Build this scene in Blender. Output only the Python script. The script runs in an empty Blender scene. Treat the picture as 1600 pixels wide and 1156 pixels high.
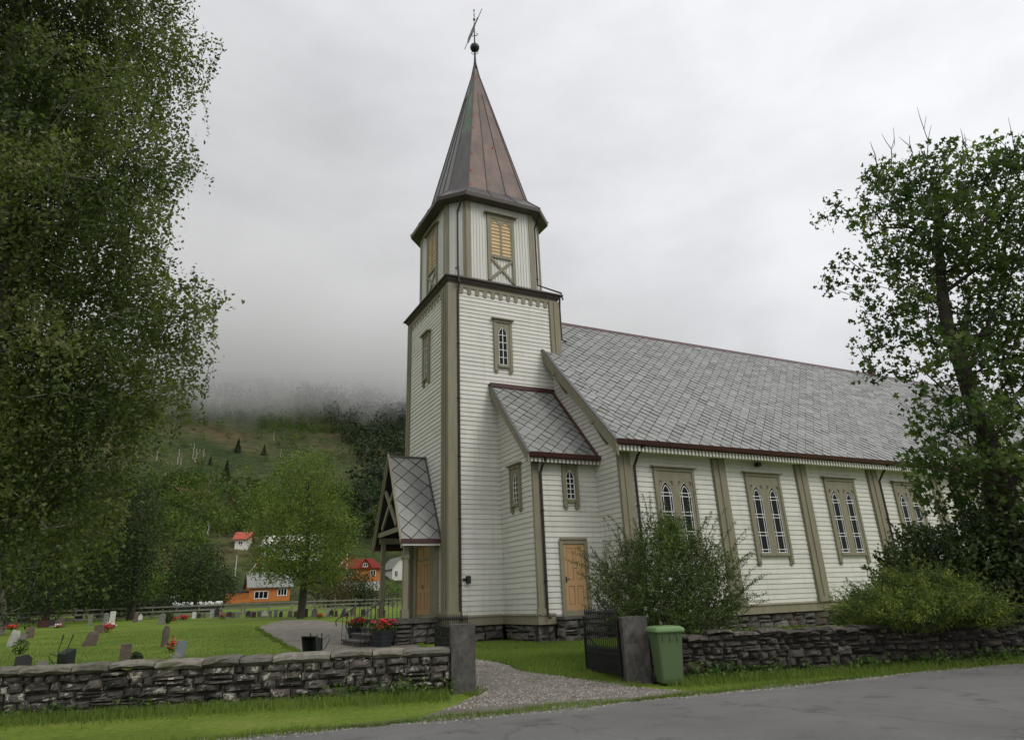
import bpy, bmesh, math, random
import numpy as np
from mathutils import Vector, Matrix
from mathutils.geometry import tessellate_polygon

random.seed(7)
rng = np.random.default_rng(11)
C = bpy.context.scene.collection
sc = bpy.context.scene
PI = math.pi

# ------------------------------------------------------------------ camera
RCAM = np.array([[0.8944224713556566, -0.44573603042836096, -0.03643945542961713],
                 [0.13087078722747836, 0.3387770942619877, -0.931720407340026],
                 [0.4276462086637737, 0.8285828091273506, 0.3613436710863061]])   # rows: right, down, forward
FPX = 1045.5243
EYE = np.array([0.0, 0.0, 1.65])
cam_d = bpy.data.cameras.new("camera")
cam = bpy.data.objects.new("camera", cam_d)
C.objects.link(cam)
r_, d_, f_ = RCAM
cam.matrix_world = Matrix(((r_[0], -d_[0], -f_[0], EYE[0]), (r_[1], -d_[1], -f_[1], EYE[1]),
                           (r_[2], -d_[2], -f_[2], EYE[2]), (0, 0, 0, 1)))
cam_d.sensor_width = 36.0
cam_d.lens = FPX / 1600 * 36.0
cam_d.shift_y = -45.0 / 1600
cam_d.clip_start = 0.1
cam_d.clip_end = 6000
sc.camera = cam

# ------------------------------------------------------------------ world and sun (overcast)
SUN_EL, SUN_AZ = math.radians(46), math.radians(-62)      # azimuth of the sun, from +X towards +Y
w = bpy.data.worlds.new("World")
sc.world = w
w.use_nodes = True
nt = w.node_tree
nt.nodes.clear()


def N(t, kind, **kw):
    n = t.nodes.new(kind)
    for k, v in kw.items():
        if k.startswith('i_'):
            key = k[2:]
            n.inputs[int(key) if key.isdigit() else key.replace('_', ' ')].default_value = v
        else:
            setattr(n, k, v)
    return n


def ramp(t, stops, interp='LINEAR'):
    n = t.nodes.new('ShaderNodeValToRGB')
    n.color_ramp.interpolation = interp
    e = n.color_ramp.elements
    while len(e) < len(stops):
        e.new(0.5)
    for el, (p, c) in zip(e, stops):
        el.position = p
        el.color = (c, c, c, 1) if not hasattr(c, '__len__') else (*c, 1)
    return n


sky = N(nt, 'ShaderNodeTexSky', sky_type='NISHITA', sun_disc=False)
sky.sun_elevation = SUN_EL
sky.sun_rotation = PI / 2 - SUN_AZ
tc = N(nt, 'ShaderNodeTexCoord')
DARK = np.array([0.06, 0.965, 0.25]); DARK /= np.linalg.norm(DARK)
dot = N(nt, 'ShaderNodeVectorMath', operation='DOT_PRODUCT')
dot.inputs[1].default_value = tuple(DARK)
nt.links.new(tc.outputs['Generated'], dot.inputs[0])
mp = N(nt, 'ShaderNodeMapping')
mp.inputs['Scale'].default_value = (1.0, 1.0, 2.2)
nt.links.new(tc.outputs['Generated'], mp.inputs[0])
nz = N(nt, 'ShaderNodeTexNoise', i_Scale=2.1, i_Detail=4.0, i_Roughness=0.5, i_Distortion=0.3)
nt.links.new(mp.outputs[0], nz.inputs['Vector'])
nzs = N(nt, 'ShaderNodeMath', operation='MULTIPLY_ADD')
nzs.inputs[1].default_value = 0.16
nzs.inputs[2].default_value = -0.08
nt.links.new(nz.outputs['Fac'], nzs.inputs[0])
add = N(nt, 'ShaderNodeMath', operation='ADD')
nt.links.new(dot.outputs['Value'], add.inputs[0])
nt.links.new(nzs.outputs[0], add.inputs[1])
rp = ramp(nt, [(0.0, (8.3, 8.3, 8.4)), (0.66, (7.6, 7.62, 7.8)), (0.82, (6.6, 6.62, 6.8)), (0.94, (5.4, 5.4, 5.5)),
               (1.0, (4.4, 4.4, 4.45))])
nt.links.new(add.outputs[0], rp.inputs[0])
nz2 = N(nt, 'ShaderNodeTexNoise', i_Scale=4.2, i_Detail=5.0, i_Roughness=0.55)
nt.links.new(mp.outputs[0], nz2.inputs['Vector'])
mr = N(nt, 'ShaderNodeMapRange')
mr.inputs['From Min'].default_value = 0.25
mr.inputs['From Max'].default_value = 0.75
mr.inputs['To Min'].default_value = 0.88
mr.inputs['To Max'].default_value = 1.1
nt.links.new(nz2.outputs['Fac'], mr.inputs['Value'])
sxz = N(nt, 'ShaderNodeSeparateXYZ')
nt.links.new(tc.outputs['Generated'], sxz.inputs[0])
hz = N(nt, 'ShaderNodeMapRange', interpolation_type='SMOOTHSTEP')
hz.inputs['From Min'].default_value = 0.0
hz.inputs['From Max'].default_value = 0.5
hz.inputs['To Min'].default_value = 0.50
hz.inputs['To Max'].default_value = 1.06
nt.links.new(sxz.outputs['Z'], hz.inputs['Value'])
mh = N(nt, 'ShaderNodeMath', operation='MULTIPLY')
nt.links.new(mr.outputs[0], mh.inputs[0])
nt.links.new(hz.outputs[0], mh.inputs[1])
mul = N(nt, 'ShaderNodeVectorMath', operation='SCALE')
nt.links.new(rp.outputs[0], mul.inputs[0])
nt.links.new(mh.outputs[0], mul.inputs['Scale'])
mix = N(nt, 'ShaderNodeMix', data_type='RGBA')
mix.inputs[0].default_value = 0.94
nt.links.new(sky.outputs[0], mix.inputs[6])
nt.links.new(mul.outputs[0], mix.inputs[7])
bg = N(nt, 'ShaderNodeBackground')
bg.inputs['Strength'].default_value = 0.1
nt.links.new(mix.outputs[2], bg.inputs[0])
wo = N(nt, 'ShaderNodeOutputWorld')
nt.links.new(bg.outputs[0], wo.inputs[0])

sun_d = bpy.data.lights.new("sun", 'SUN')
sun_d.energy = 0.9
sun_d.angle = math.radians(25)
sun_d.color = (1.0, 0.965, 0.9)
sun = bpy.data.objects.new("sun", sun_d)
C.objects.link(sun)
sv = Vector((math.cos(SUN_EL) * math.cos(SUN_AZ), math.cos(SUN_EL) * math.sin(SUN_AZ), math.sin(SUN_EL)))
sun.rotation_euler = sv.to_track_quat('Z', 'Y').to_euler()
sun.location = (0, -30, 60)

sc.view_settings.view_transform = 'Standard'
sc.view_settings.look = 'None'
sc.view_settings.exposure = 0.2
sc.view_settings.gamma = 1.0
sc.cycles.use_denoising = True
sc.cycles.max_bounces = 6
sc.cycles.diffuse_bounces = 3
sc.cycles.transparent_max_bounces = 8
sc.cycles.volume_bounces = 6

# ------------------------------------------------------------------ helpers


def at(px, py, dist):
    """the point a given distance from the photographer along a sight line (photo pixels)"""
    d = RCAM.T @ np.array([(px - 800) / FPX, (py - 533) / FPX, 1.0])
    d /= np.hypot(d[0], d[1])
    return EYE + d * dist


def smooth(t):
    t = np.clip(t, 0, 1)
    return t * t * (3 - 2 * t)


WTH = math.atan(-0.345)
WO = np.array([10.27, 11.94])
WU = np.array([math.cos(WTH), math.sin(WTH)])
WN = np.array([-math.sin(WTH), math.cos(WTH)])


def fbm(x, y):
    return (np.sin(x * 1.0 + 1.3 * np.sin(y * 0.7 + 1)) + np.sin(y * 1.15 + 1.7 * np.sin(x * 0.6 + 2)) +
            0.5 * np.sin(x * 2.3 + y * 1.9 + 0.5) + 0.5 * np.sin(x * 1.7 - y * 2.6 + 4)) / 3.0


def terrain(x, y):
    x = np.asarray(x, float); y = np.asarray(y, float)
    n = (x - WO[0]) * WN[0] + (y - WO[1]) * WN[1]
    z = 0.3 * smooth((n + 0.2) / 3.3)
    z = z + 0.0215 * np.clip(y - 28, 0, 92)
    lat = smooth((0.80 * y - x + 25) / 60.0)
    h = 0.16 * np.clip(y - 112, 0, 40) * smooth((y - 112) / 40) + 0.44 * np.clip(y - 150, 0, 480)
    h = h + smooth((y - 125) / 90) * (7 * fbm(x / 60, y / 60) + 2.5 * fbm(x / 21 + 3, y / 21))
    z = z + h * lat
    z = z + smooth((y - 30) / 40) * 0.10 * fbm(x / 9, y / 9)
    return z


def tz(x, y):
    return float(terrain(x, y))


def ground_at(px, py, lo=10, hi=2500):
    """where a sight line meets the ground"""
    d = RCAM.T @ np.array([(px - 800) / FPX, (py - 533) / FPX, 1.0])
    d /= np.hypot(d[0], d[1])
    ts = np.concatenate([np.arange(lo, 160, 0.1), np.arange(160, hi, 0.5)])
    p = EYE[None] + d[None] * ts[:, None]
    k = np.nonzero(p[:, 2] <= terrain(p[:, 0], p[:, 1]))[0]
    q = p[k[0]] if len(k) else p[-1]
    q[2] = tz(q[0], q[1])
    return q


class MB:
    def __init__(s):
        s.v = []; s.f = []; s.t = []; s.m = []

    def add(s, vs, fs, t=0.5, m=0):
        o = len(s.v)
        s.v += [tuple(p) for p in vs]
        for f in fs:
            s.f.append(tuple(i + o for i in f)); s.t.append(t); s.m.append(m)

    def poly(s, *ps, t=0.5, m=0):
        s.add(ps, [tuple(range(len(ps)))], t, m)

    def box(s, x0, x1, y0, y1, z0, z1, t=0.5, m=0):
        s.add([(x0, y0, z0), (x1, y0, z0), (x1, y1, z0), (x0, y1, z0), (x0, y0, z1), (x1, y0, z1), (x1, y1, z1), (x0, y1, z1)],
              [(0, 3, 2, 1), (4, 5, 6, 7), (0, 1, 5, 4), (1, 2, 6, 5), (2, 3, 7, 6), (3, 0, 4, 7)], t, m)

    def hexa(s, a, b, t=0.5, m=0):
        """a, b: two quads (4 points each), joined"""
        s.add(list(a) + list(b), [(0, 3, 2, 1), (4, 5, 6, 7), (0, 1, 5, 4), (1, 2, 6, 5), (2, 3, 7, 6), (3, 0, 4, 7)], t, m)

    def tube(s, pts, rad, n=8, t=0.5, m=0, cap=True):
        pts = [np.array(p, float) for p in pts]
        if not hasattr(rad, '__len__'):
            rad = [rad] * len(pts)
        rings = []
        ref = None
        for i, p in enumerate(pts):
            d = pts[min(i + 1, len(pts) - 1)] - pts[max(i - 1, 0)]
            d = d / (np.linalg.norm(d) + 1e-9)
            if ref is None:
                ref = np.array([1.0, 0, 0]) if abs(d[0]) < 0.8 else np.array([0, 1.0, 0])
            a = np.cross(d, ref); a /= np.linalg.norm(a) + 1e-9
            b = np.cross(d, a)
            ref = np.cross(a, d)
            rings.append([p + rad[i] * (math.cos(2 * PI * k / n) * a + math.sin(2 * PI * k / n) * b) for k in range(n)])
        vs = [q for r in rings for q in r]
        fs = []
        for i in range(len(pts) - 1):
            for k in range(n):
                k2 = (k + 1) % n
                fs.append((i * n + k, i * n + k2, (i + 1) * n + k2, (i + 1) * n + k))
        if cap:
            fs.append(tuple(range(n - 1, -1, -1)))
            fs.append(tuple((len(pts) - 1) * n + k for k in range(n)))
        s.add(vs, fs, t, m)

    def sphere(s, c, r, nu=12, nv=8, t=0.5, m=0, sq=(1, 1, 1), jit=0.0):
        vs = []
        for j in range(nv + 1):
            th = PI * j / nv
            for i in range(nu):
                ph = 2 * PI * i / nu
                k = r * (1 + random.uniform(-jit, jit))
                vs.append((c[0] + k * sq[0] * math.sin(th) * math.cos(ph), c[1] + k * sq[1] * math.sin(th) * math.sin(ph), c[2] + k * sq[2] * math.cos(th)))
        fs = []
        for j in range(nv):
            for i in range(nu):
                i2 = (i + 1) % nu
                fs.append((j * nu + i, (j + 1) * nu + i, (j + 1) * nu + i2, j * nu + i2))
        s.add(vs, fs, t, m)

    def build(s, name, mats, parent=None, smooth=False, bevel=0.0):
        me = bpy.data.meshes.new(name)
        me.from_pydata(s.v, [], s.f)
        at_ = me.attributes.new('tint', 'FLOAT', 'FACE')
        at_.data.foreach_set('value', np.array(s.t, dtype=np.float32))
        if not isinstance(mats, (list, tuple)):
            mats = [mats]
        for mm in mats:
            me.materials.append(mm)
        me.polygons.foreach_set('material_index', np.array(s.m, dtype=np.int32))
        if smooth:
            me.polygons.foreach_set('use_smooth', np.ones(len(s.f), dtype=bool))
        me.update()
        return link(name, me, parent, bevel)


def link(name, me, parent=None, bevel=0.0):
    o = bpy.data.objects.new(name, me)
    C.objects.link(o)
    if parent is not None:
        o.parent = parent
        if parent.type == 'EMPTY':
            o.matrix_parent_inverse = Matrix.Translation(-Vector(parent.location))
    if bevel:
        b = o.modifiers.new('bevel', 'BEVEL'); b.width = bevel; b.segments = 2; b.limit_method = 'ANGLE'
    return o


def mesh_np(name, V, F, tint, mat, parent=None, smooth=False):
    """V (n,3), F (m,k) faces all of k corners, tint (m,)"""
    V = np.ascontiguousarray(V, dtype=np.float32); F = np.ascontiguousarray(F, dtype=np.int32)
    m, k = F.shape
    me = bpy.data.meshes.new(name)
    me.vertices.add(len(V)); me.vertices.foreach_set('co', V.ravel())
    me.loops.add(m * k); me.loops.foreach_set('vertex_index', F.ravel())
    me.polygons.add(m); me.polygons.foreach_set('loop_start', np.arange(0, m * k, k, dtype=np.int32))
    if smooth:
        me.polygons.foreach_set('use_smooth', np.ones(m, dtype=bool))
    me.update(calc_edges=True)
    a = me.attributes.new('tint', 'FLOAT', 'FACE')
    a.data.foreach_set('value', np.ascontiguousarray(tint, dtype=np.float32))
    me.materials.append(mat)
    return link(name, me, parent)


def empty(name, loc):
    o = bpy.data.objects.new(name, None)
    o.location = tuple(float(x) for x in loc)
    o.empty_display_size = 0.3
    C.objects.link(o)
    return o


def tag(o, label=None, cat=None, group=None, kind=None):
    if label: o['label'] = label
    if cat: o['category'] = cat
    if group: o['group'] = group
    if kind: o['kind'] = kind
    return o


class Fr:
    """a wall's own frame: a along it, h up, d out of it"""
    def __init__(s, o, u, n):
        s.o = np.array(o, float); s.u = np.array(u, float); s.n = np.array(n, float)

    def p(s, a, h, d=0.0):
        return s.o + s.u * a + s.n * d + np.array([0, 0, h])

    def box(s, mb, a0, a1, h0, h1, d0, d1, t=0.5, m=0):
        mb.hexa([s.p(a0, h0, d0), s.p(a1, h0, d0), s.p(a1, h0, d1), s.p(a0, h0, d1)],
                [s.p(a0, h1, d0), s.p(a1, h1, d0), s.p(a1, h1, d1), s.p(a0, h1, d1)], t, m)

    def bar(s, mb, a0, h0, a1, h1, wd, d0, d1, t=0.5, m=0):
        """a straight strip from (a0,h0) to (a1,h1)"""
        L = math.hypot(a1 - a0, h1 - h0) or 1
        x, y = -(h1 - h0) / L * wd / 2, (a1 - a0) / L * wd / 2
        q = [(a0 + x, h0 + y), (a0 - x, h0 - y), (a1 - x, h1 - y), (a1 + x, h1 + y)]
        mb.hexa([s.p(a, h, d0) for a, h in q], [s.p(a, h, d1) for a, h in q], t, m)

    def plate(s, mb, outline, holes, d0, d1, t=0.5, m=0):
        loops = [outline] + list(holes)
        flat = [pt for l in loops for pt in l]
        tris = tessellate_polygon([[Vector((a, h, 0)) for a, h in l] for l in loops])
        o = len(mb.v)
        mb.add([s.p(a, h, d1) for a, h in flat], [tuple(tr) for tr in tris], t, m)
        for l in loops:
            k = len(l)
            vs = [s.p(a, h, d0) for a, h in l] + [s.p(a, h, d1) for a, h in l]
            mb.add(vs, [(i, (i + 1) % k, k + (i + 1) % k, k + i) for i in range(k)], t, m)


def siding(mb, F, rng_fn, h0, h1, pitch=0.185, depth=0.033):
    h = h0
    while h < h1 - 0.01:
        tp = min(h + pitch, h1)
        l0, r0 = rng_fn(h); l1, r1 = rng_fn(tp)
        if r0 - l0 > 0.02:
            if r1 < l1: l1 = r1 = (l1 + r1) / 2
            t = random.random()
            # boards are butted at random joints
            cuts = [0.0, 1.0]
            if r0 - l0 > 3:
                cuts = [0.0] + sorted(random.uniform(0.1, 0.9) for _ in range(max(1, int((r0 - l0) / 4.5)))) + [1.0]
            for c0, c1 in zip(cuts[:-1], cuts[1:]):
                A, B = l0 + (r0 - l0) * c0, l0 + (r0 - l0) * c1
                A1, B1 = l1 + (r1 - l1) * c0, l1 + (r1 - l1) * c1
                t = random.random()
                j = random.uniform(-0.003, 0.003)
                mb.poly(F.p(A, h, depth + j), F.p(B, h, depth + j), F.p(B1, tp, 0.006), F.p(A1, tp, 0.006), t=t)
                mb.poly(F.p(A, h, 0.0), F.p(B, h, 0.0), F.p(B, h, depth + j), F.p(A, h, depth + j), t=t)
        h = tp


def clip_poly(poly, clip):
    """convex clip (counter-clockwise) in 2d"""
    out = poly
    for i in range(len(clip)):
        a, b = clip[i], clip[(i + 1) % len(clip)]
        inp, out = out, []
        for j in range(len(inp)):
            p, q = inp[j], inp[(j + 1) % len(inp)]
            sp = (b[0] - a[0]) * (p[1] - a[1]) - (b[1] - a[1]) * (p[0] - a[0])
            sq = (b[0] - a[0]) * (q[1] - a[1]) - (b[1] - a[1]) * (q[0] - a[0])
            if sp >= 0: out.append(p)
            if (sp >= 0) != (sq >= 0):
                k = sp / (sp - sq)
                out.append((p[0] + (q[0] - p[0]) * k, p[1] + (q[1] - p[1]) * k))
        if not out: return []
    return out


def slates(mb, o, u, s, n, outline, diag=0.53, squash=1.0):
    """diamond slates laid on the plane o + a*u + b*s (s up the slope, n its normal)"""
    o, u, s, n = (np.array(q, float) for q in (o, u, s, n))
    amin = min(p[0] for p in outline); amax = max(p[0] for p in outline)
    bmin = min(p[1] for p in outline); bmax = max(p[1] for p in outline)
    area = sum(outline[i][0] * outline[(i + 1) % len(outline)][1] - outline[(i + 1) % len(outline)][0] * outline[i][1] for i in range(len(outline)))
    if area < 0: outline = outline[::-1]
    mb.add([o + u * a + s * b - n * 0.015 for a, b in outline], [tuple(range(len(outline)))], 0.0, 1)
    dv = diag * squash
    j = 0
    b = bmin - dv
    while b < bmax + dv:
        a = amin - diag + (diag / 2 if j % 2 else 0)
        while a < amax + diag:
            e = 0.478
            ja, jb = random.uniform(-0.006, 0.006), random.uniform(-0.006, 0.006)
            q = [(a + ja, b - dv * e + jb), (a + diag * e + ja, b + jb), (a + ja, b + dv * e + jb), (a - diag * e + ja, b + jb)]
            c = clip_poly(q, outline)
            if len(c) >= 3:
                t = random.random()
                lift = random.uniform(0.02, 0.034); tw = random.uniform(-0.012, 0.012)

                def hgt(p):
                    k = (p[1] - b) / (dv * 0.5)
                    return 0.012 + lift * 0.5 * (1 - k) + tw * (p[0] - a) / (diag * 0.5)
                top = [o + u * p[0] + s * p[1] + n * hgt(p) for p in c]
                bot = [o + u * p[0] + s * p[1] - n * 0.004 for p in c]
                k = len(c)
                mb.add(top, [tuple(range(k))], t, 0)
                mb.add(top + bot, [(i, (i + 1) % k, k + (i + 1) % k, k + i) for i in range(k)], t, 1)
            a += diag
        b += dv / 2
        j += 1

# ------------------------------------------------------------------ materials


def mat(name, col, rough=0.6, var=None, vscale=6.0, vdetail=4.0, vmix=0.5, bump=0.0, bscale=30.0, tint=0.0, metal=0.0, spec=0.5,
        stretch=(1, 1, 1), stain=None, stscale=1.2, stlo=0.5, sthi=0.7, trans=0.0):
    m = bpy.data.materials.new(name)
    m.use_nodes = True
    t = m.node_tree
    b = t.nodes['Principled BSDF']
    b.inputs['Roughness'].default_value = rough
    b.inputs['Metallic'].default_value = metal
    b.inputs['Specular IOR Level'].default_value = spec
    tc = N(t, 'ShaderNodeTexCoord')
    mp = N(t, 'ShaderNodeMapping')
    mp.inputs['Scale'].default_value = stretch
    t.links.new(tc.outputs['Object'], mp.inputs[0])
    cur = N(t, 'ShaderNodeRGB'); cur.outputs[0].default_value = (*col, 1)
    out = cur.outputs[0]
    if var is not None:
        nz = N(t, 'ShaderNodeTexNoise', i_Scale=vscale, i_Detail=vdetail, i_Roughness=0.6)
        t.links.new(mp.outputs[0], nz.inputs['Vector'])
        rr = ramp(t, [(0.35, 0.0), (0.68, 1.0)])
        t.links.new(nz.outputs['Fac'], rr.inputs[0])
        fac = N(t, 'ShaderNodeMath', operation='MULTIPLY'); fac.inputs[1].default_value = vmix
        t.links.new(rr.outputs[0], fac.inputs[0])
        mx = N(t, 'ShaderNodeMix', data_type='RGBA')
        t.links.new(fac.outputs[0], mx.inputs[0]); t.links.new(out, mx.inputs[6]); mx.inputs[7].default_value = (*var, 1)
        out = mx.outputs[2]
    if stain is not None:
        nz = N(t, 'ShaderNodeTexNoise', i_Scale=stscale, i_Detail=6.0, i_Roughness=0.65)
        t.links.new(mp.outputs[0], nz.inputs['Vector'])
        rr = ramp(t, [(stlo, 0.0), (sthi, 1.0)])
        t.links.new(nz.outputs['Fac'], rr.inputs[0])
        mx = N(t, 'ShaderNodeMix', data_type='RGBA')
        t.links.new(rr.outputs[0], mx.inputs[0]); t.links.new(out, mx.inputs[6]); mx.inputs[7].default_value = (*stain, 1)
        out = mx.outputs[2]
    if tint:
        a = N(t, 'ShaderNodeAttribute', attribute_name='tint')
        mrn = N(t, 'ShaderNodeMapRange')
        mrn.inputs['To Min'].default_value = 1 - tint; mrn.inputs['To Max'].default_value = 1 + tint
        t.links.new(a.outputs['Fac'], mrn.inputs['Value'])
        hs = N(t, 'ShaderNodeVectorMath', operation='SCALE')
        t.links.new(out, hs.inputs[0]); t.links.new(mrn.outputs[0], hs.inputs['Scale'])
        out = hs.outputs[0]
    t.links.new(out, b.inputs['Base Color'])
    if bump:
        nz = N(t, 'ShaderNodeTexNoise', i_Scale=bscale, i_Detail=6.0, i_Roughness=0.65)
        t.links.new(mp.outputs[0], nz.inputs['Vector'])
        bp = N(t, 'ShaderNodeBump', i_Strength=bump, i_Distance=0.05)
        t.links.new(nz.outputs['Fac'], bp.inputs['Height'])
        t.links.new(bp.outputs[0], b.inputs['Normal'])
    return m


def leaf_mat(name, dark, light, trans=0.25, rough=0.55, warm=None):
    m = bpy.data.materials.new(name)
    m.use_nodes = True
    t = m.node_tree
    b = t.nodes['Principled BSDF']
    a = N(t, 'ShaderNodeAttribute', attribute_name='tint')
    stops = [(0.0, dark), (0.75, light)] + ([(1.0, warm)] if warm else [])
    rr = ramp(t, stops)
    t.links.new(a.outputs['Fac'], rr.inputs[0])
    t.links.new(rr.outputs[0], b.inputs['Base Color'])
    b.inputs['Roughness'].default_value = rough
    b.inputs['Specular IOR Level'].default_value = 0.35
    tr = N(t, 'ShaderNodeBsdfTranslucent')
    br = N(t, 'ShaderNodeVectorMath', operation='MULTIPLY')
    br.inputs[1].default_value = (1.3, 1.5, 0.7)
    t.links.new(rr.outputs[0], br.inputs[0])
    t.links.new(br.outputs[0], tr.inputs[0])
    ms = N(t, 'ShaderNodeMixShader'); ms.inputs[0].default_value = trans
    t.links.new(b.outputs[0], ms.inputs[1]); t.links.new(tr.outputs[0], ms.inputs[2])
    t.links.new(ms.outputs[0], t.nodes['Material Output'].inputs['Surface'])
    return m


M = {}
M['white'] = mat('white_clapboard', (0.715, 0.705, 0.645), 0.55, var=(0.62, 0.61, 0.55), vscale=1.3, vmix=0.6, tint=0.05, stretch=(1, 1, 3),
                 stain=(0.62, 0.61, 0.53), stscale=0.8, stlo=0.6, sthi=0.85, bump=0.12, bscale=22)
for _k, _lo in (('white', 0.88), ('trim', 0.88)):
    if _k == 'trim':
        M['trim'] = mat('olive_trim', (0.272, 0.250, 0.170), 0.62, var=(0.215, 0.195, 0.13), vscale=3.5, vmix=0.8, tint=0.07, stretch=(1, 1, 0.3), bump=0.2, bscale=18)
    _t = M[_k].node_tree; _b = _t.nodes['Principled BSDF']; _src = _b.inputs['Base Color'].links[0].from_socket
    _tc = N(_t, 'ShaderNodeTexCoord'); _mp = N(_t, 'ShaderNodeMapping'); _mp.inputs['Scale'].default_value = (6.0, 6.0, 0.35); _t.links.new(_tc.outputs['Object'], _mp.inputs[0])
    _nz = N(_t, 'ShaderNodeTexNoise', i_Scale=1.0, i_Detail=5.0, i_Roughness=0.65); _t.links.new(_mp.outputs[0], _nz.inputs['Vector'])
    _cr = ramp(_t, [(0.32, _lo), (0.5, 1.0)]); _t.links.new(_nz.outputs['Fac'], _cr.inputs[0])
    _cm = N(_t, 'ShaderNodeVectorMath', operation='MULTIPLY'); _t.links.new(_src, _cm.inputs[0]); _t.links.new(_cr.outputs[0], _cm.inputs[1]); _t.links.new(_cm.outputs[0], _b.inputs['Base Color'])
M['batten'] = mat('white_boards', (0.72, 0.72, 0.675), 0.55, var=(0.62, 0.62, 0.56), vscale=3, vmix=0.5, tint=0.05, stretch=(1, 1, 0.15), bump=0.1)
M['brown'] = mat('brown_moulding', (0.085, 0.07, 0.055), 0.5, var=(0.05, 0.04, 0.035), vmix=0.6)
M['gutter'] = mat('oxblood_metal', (0.085, 0.028, 0.026), 0.38, var=(0.05, 0.02, 0.02), vscale=2, vmix=0.7)
M['pipe'] = mat('dark_pipe', (0.035, 0.02, 0.018), 0.4)
M['slate'] = mat('slate', (0.265, 0.268, 0.255), 0.42, var=(0.205, 0.21, 0.2), vscale=7, vmix=0.6, tint=0.16, bump=0.25, bscale=14,
                 stain=(0.29, 0.285, 0.25), stscale=0.9, stlo=0.55, sthi=0.75)
M['slateedge'] = mat('slate_edge', (0.022, 0.022, 0.022), 0.8)
M['ochre'] = mat('ochre_wood', (0.50, 0.315, 0.155), 0.5, var=(0.42, 0.25, 0.115), vscale=3, vmix=0.5, stretch=(3, 3, 0.4), bump=0.06)
M['louvre'] = mat('ochre_louvre', (0.60, 0.43, 0.21), 0.55, var=(0.5, 0.34, 0.155), vscale=3, vmix=0.5, tint=0.08)
M['verdigris'] = mat('verdigris', (0.23, 0.30, 0.26), 0.55, var=(0.13, 0.16, 0.15), vscale=3, vmix=0.8)
M['glass'] = mat('window_glass', (0.008, 0.008, 0.009), 0.06, bump=0.03, bscale=3.0, spec=0.22)
M['sash'] = mat('white_sash', (0.78, 0.78, 0.75), 0.45)
M['iron'] = mat('black_iron', (0.012, 0.012, 0.013), 0.45, bump=0.1, bscale=60)
M['zinc'] = mat('weathered_metal', (0.10, 0.10, 0.10), 0.4, var=(0.05, 0.05, 0.05), metal=0.3)

# copper: brown, with a green streak down one face and lead grey to the lower west
cu = bpy.data.materials.new('copper_sheet'); cu.use_nodes = True
t = cu.node_tree; b = t.nodes['Principled BSDF']
b.inputs['Roughness'].default_value = 0.45; b.inputs['Metallic'].default_value = 0.25
tcn = N(t, 'ShaderNodeTexCoord')
nz = N(t, 'ShaderNodeTexNoise', i_Scale=1.6, i_Detail=6.0, i_Roughness=0.65)
mpn = N(t, 'ShaderNodeMapping'); mpn.inputs['Scale'].default_value = (1.4, 1.4, 0.5)
t.links.new(tcn.outputs['Object'], mpn.inputs[0]); t.links.new(mpn.outputs[0], nz.inputs['Vector'])
rr = ramp(t, [(0.25, (0.045, 0.029, 0.024)), (0.5, (0.094, 0.057, 0.045)), (0.8, (0.145, 0.090, 0.066))])
t.links.new(nz.outputs['Fac'], rr.inputs[0])
at_n = N(t, 'ShaderNodeAttribute', attribute_name='tint')
# tint 0..0.4 copper (sheet to sheet), 0.5 lead grey, 1.0 green
rg = ramp(t, [(0.0, 0.82), (0.4, 1.2)])
t.links.new(at_n.outputs['Fac'], rg.inputs[0])
vm = N(t, 'ShaderNodeVectorMath', operation='MULTIPLY')
t.links.new(rr.outputs[0], vm.inputs[0]); t.links.new(rg.outputs[0], vm.inputs[1])
g1 = N(t, 'ShaderNodeMath', operation='GREATER_THAN'); g1.inputs[1].default_value = 0.45
t.links.new(at_n.outputs['Fac'], g1.inputs[0])
m1 = N(t, 'ShaderNodeMix', data_type='RGBA'); t.links.new(g1.outputs[0], m1.inputs[0]); t.links.new(vm.outputs[0], m1.inputs[6])
gr = ramp(t, [(0.5, (0.085, 0.08, 0.078)), (1.0, (0.085, 0.125, 0.085))])
t.links.new(at_n.outputs['Fac'], gr.inputs[0])
vm2 = N(t, 'ShaderNodeVectorMath', operation='MULTIPLY')
rn = ramp(t, [(0.3, 0.75), (0.7, 1.3)]); t.links.new(nz.outputs['Fac'], rn.inputs[0])
t.links.new(gr.outputs[0], vm2.inputs[0]); t.links.new(rn.outputs[0], vm2.inputs[1])
t.links.new(vm2.outputs[0], m1.inputs[7])
t.links.new(m1.outputs[2], b.inputs['Base Color'])
M['copper'] = cu

M['rubble'] = mat('foundation_stone', (0.15, 0.135, 0.12), 0.75, var=(0.06, 0.058, 0.055), vscale=5, vmix=0.9, tint=0.45, bump=0.7, bscale=12,
                  stain=(0.21, 0.13, 0.075), stscale=1.1, stlo=0.55, sthi=0.7)
M['mortar'] = mat('dark_joint', (0.03, 0.028, 0.025), 0.9)
M['fill'] = mat('mossy_fill', (0.075, 0.068, 0.055), 0.95, var=(0.03, 0.03, 0.02), vscale=6, vmix=0.9, bump=.8, bscale=20, stain=(0.16, 0.15, 0.12), stscale=6, stlo=.55, sthi=.65)


def wall_mat(name, base, lich, lo, hi):
    m = mat(name, base, 0.85, var=(0.022, 0.02, 0.018), vscale=5.5, vdetail=10, vmix=0.9, tint=0.6, bump=1.0, bscale=16,
            stain=lich, stscale=5.5, stlo=lo, sthi=hi)
    return m


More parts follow.
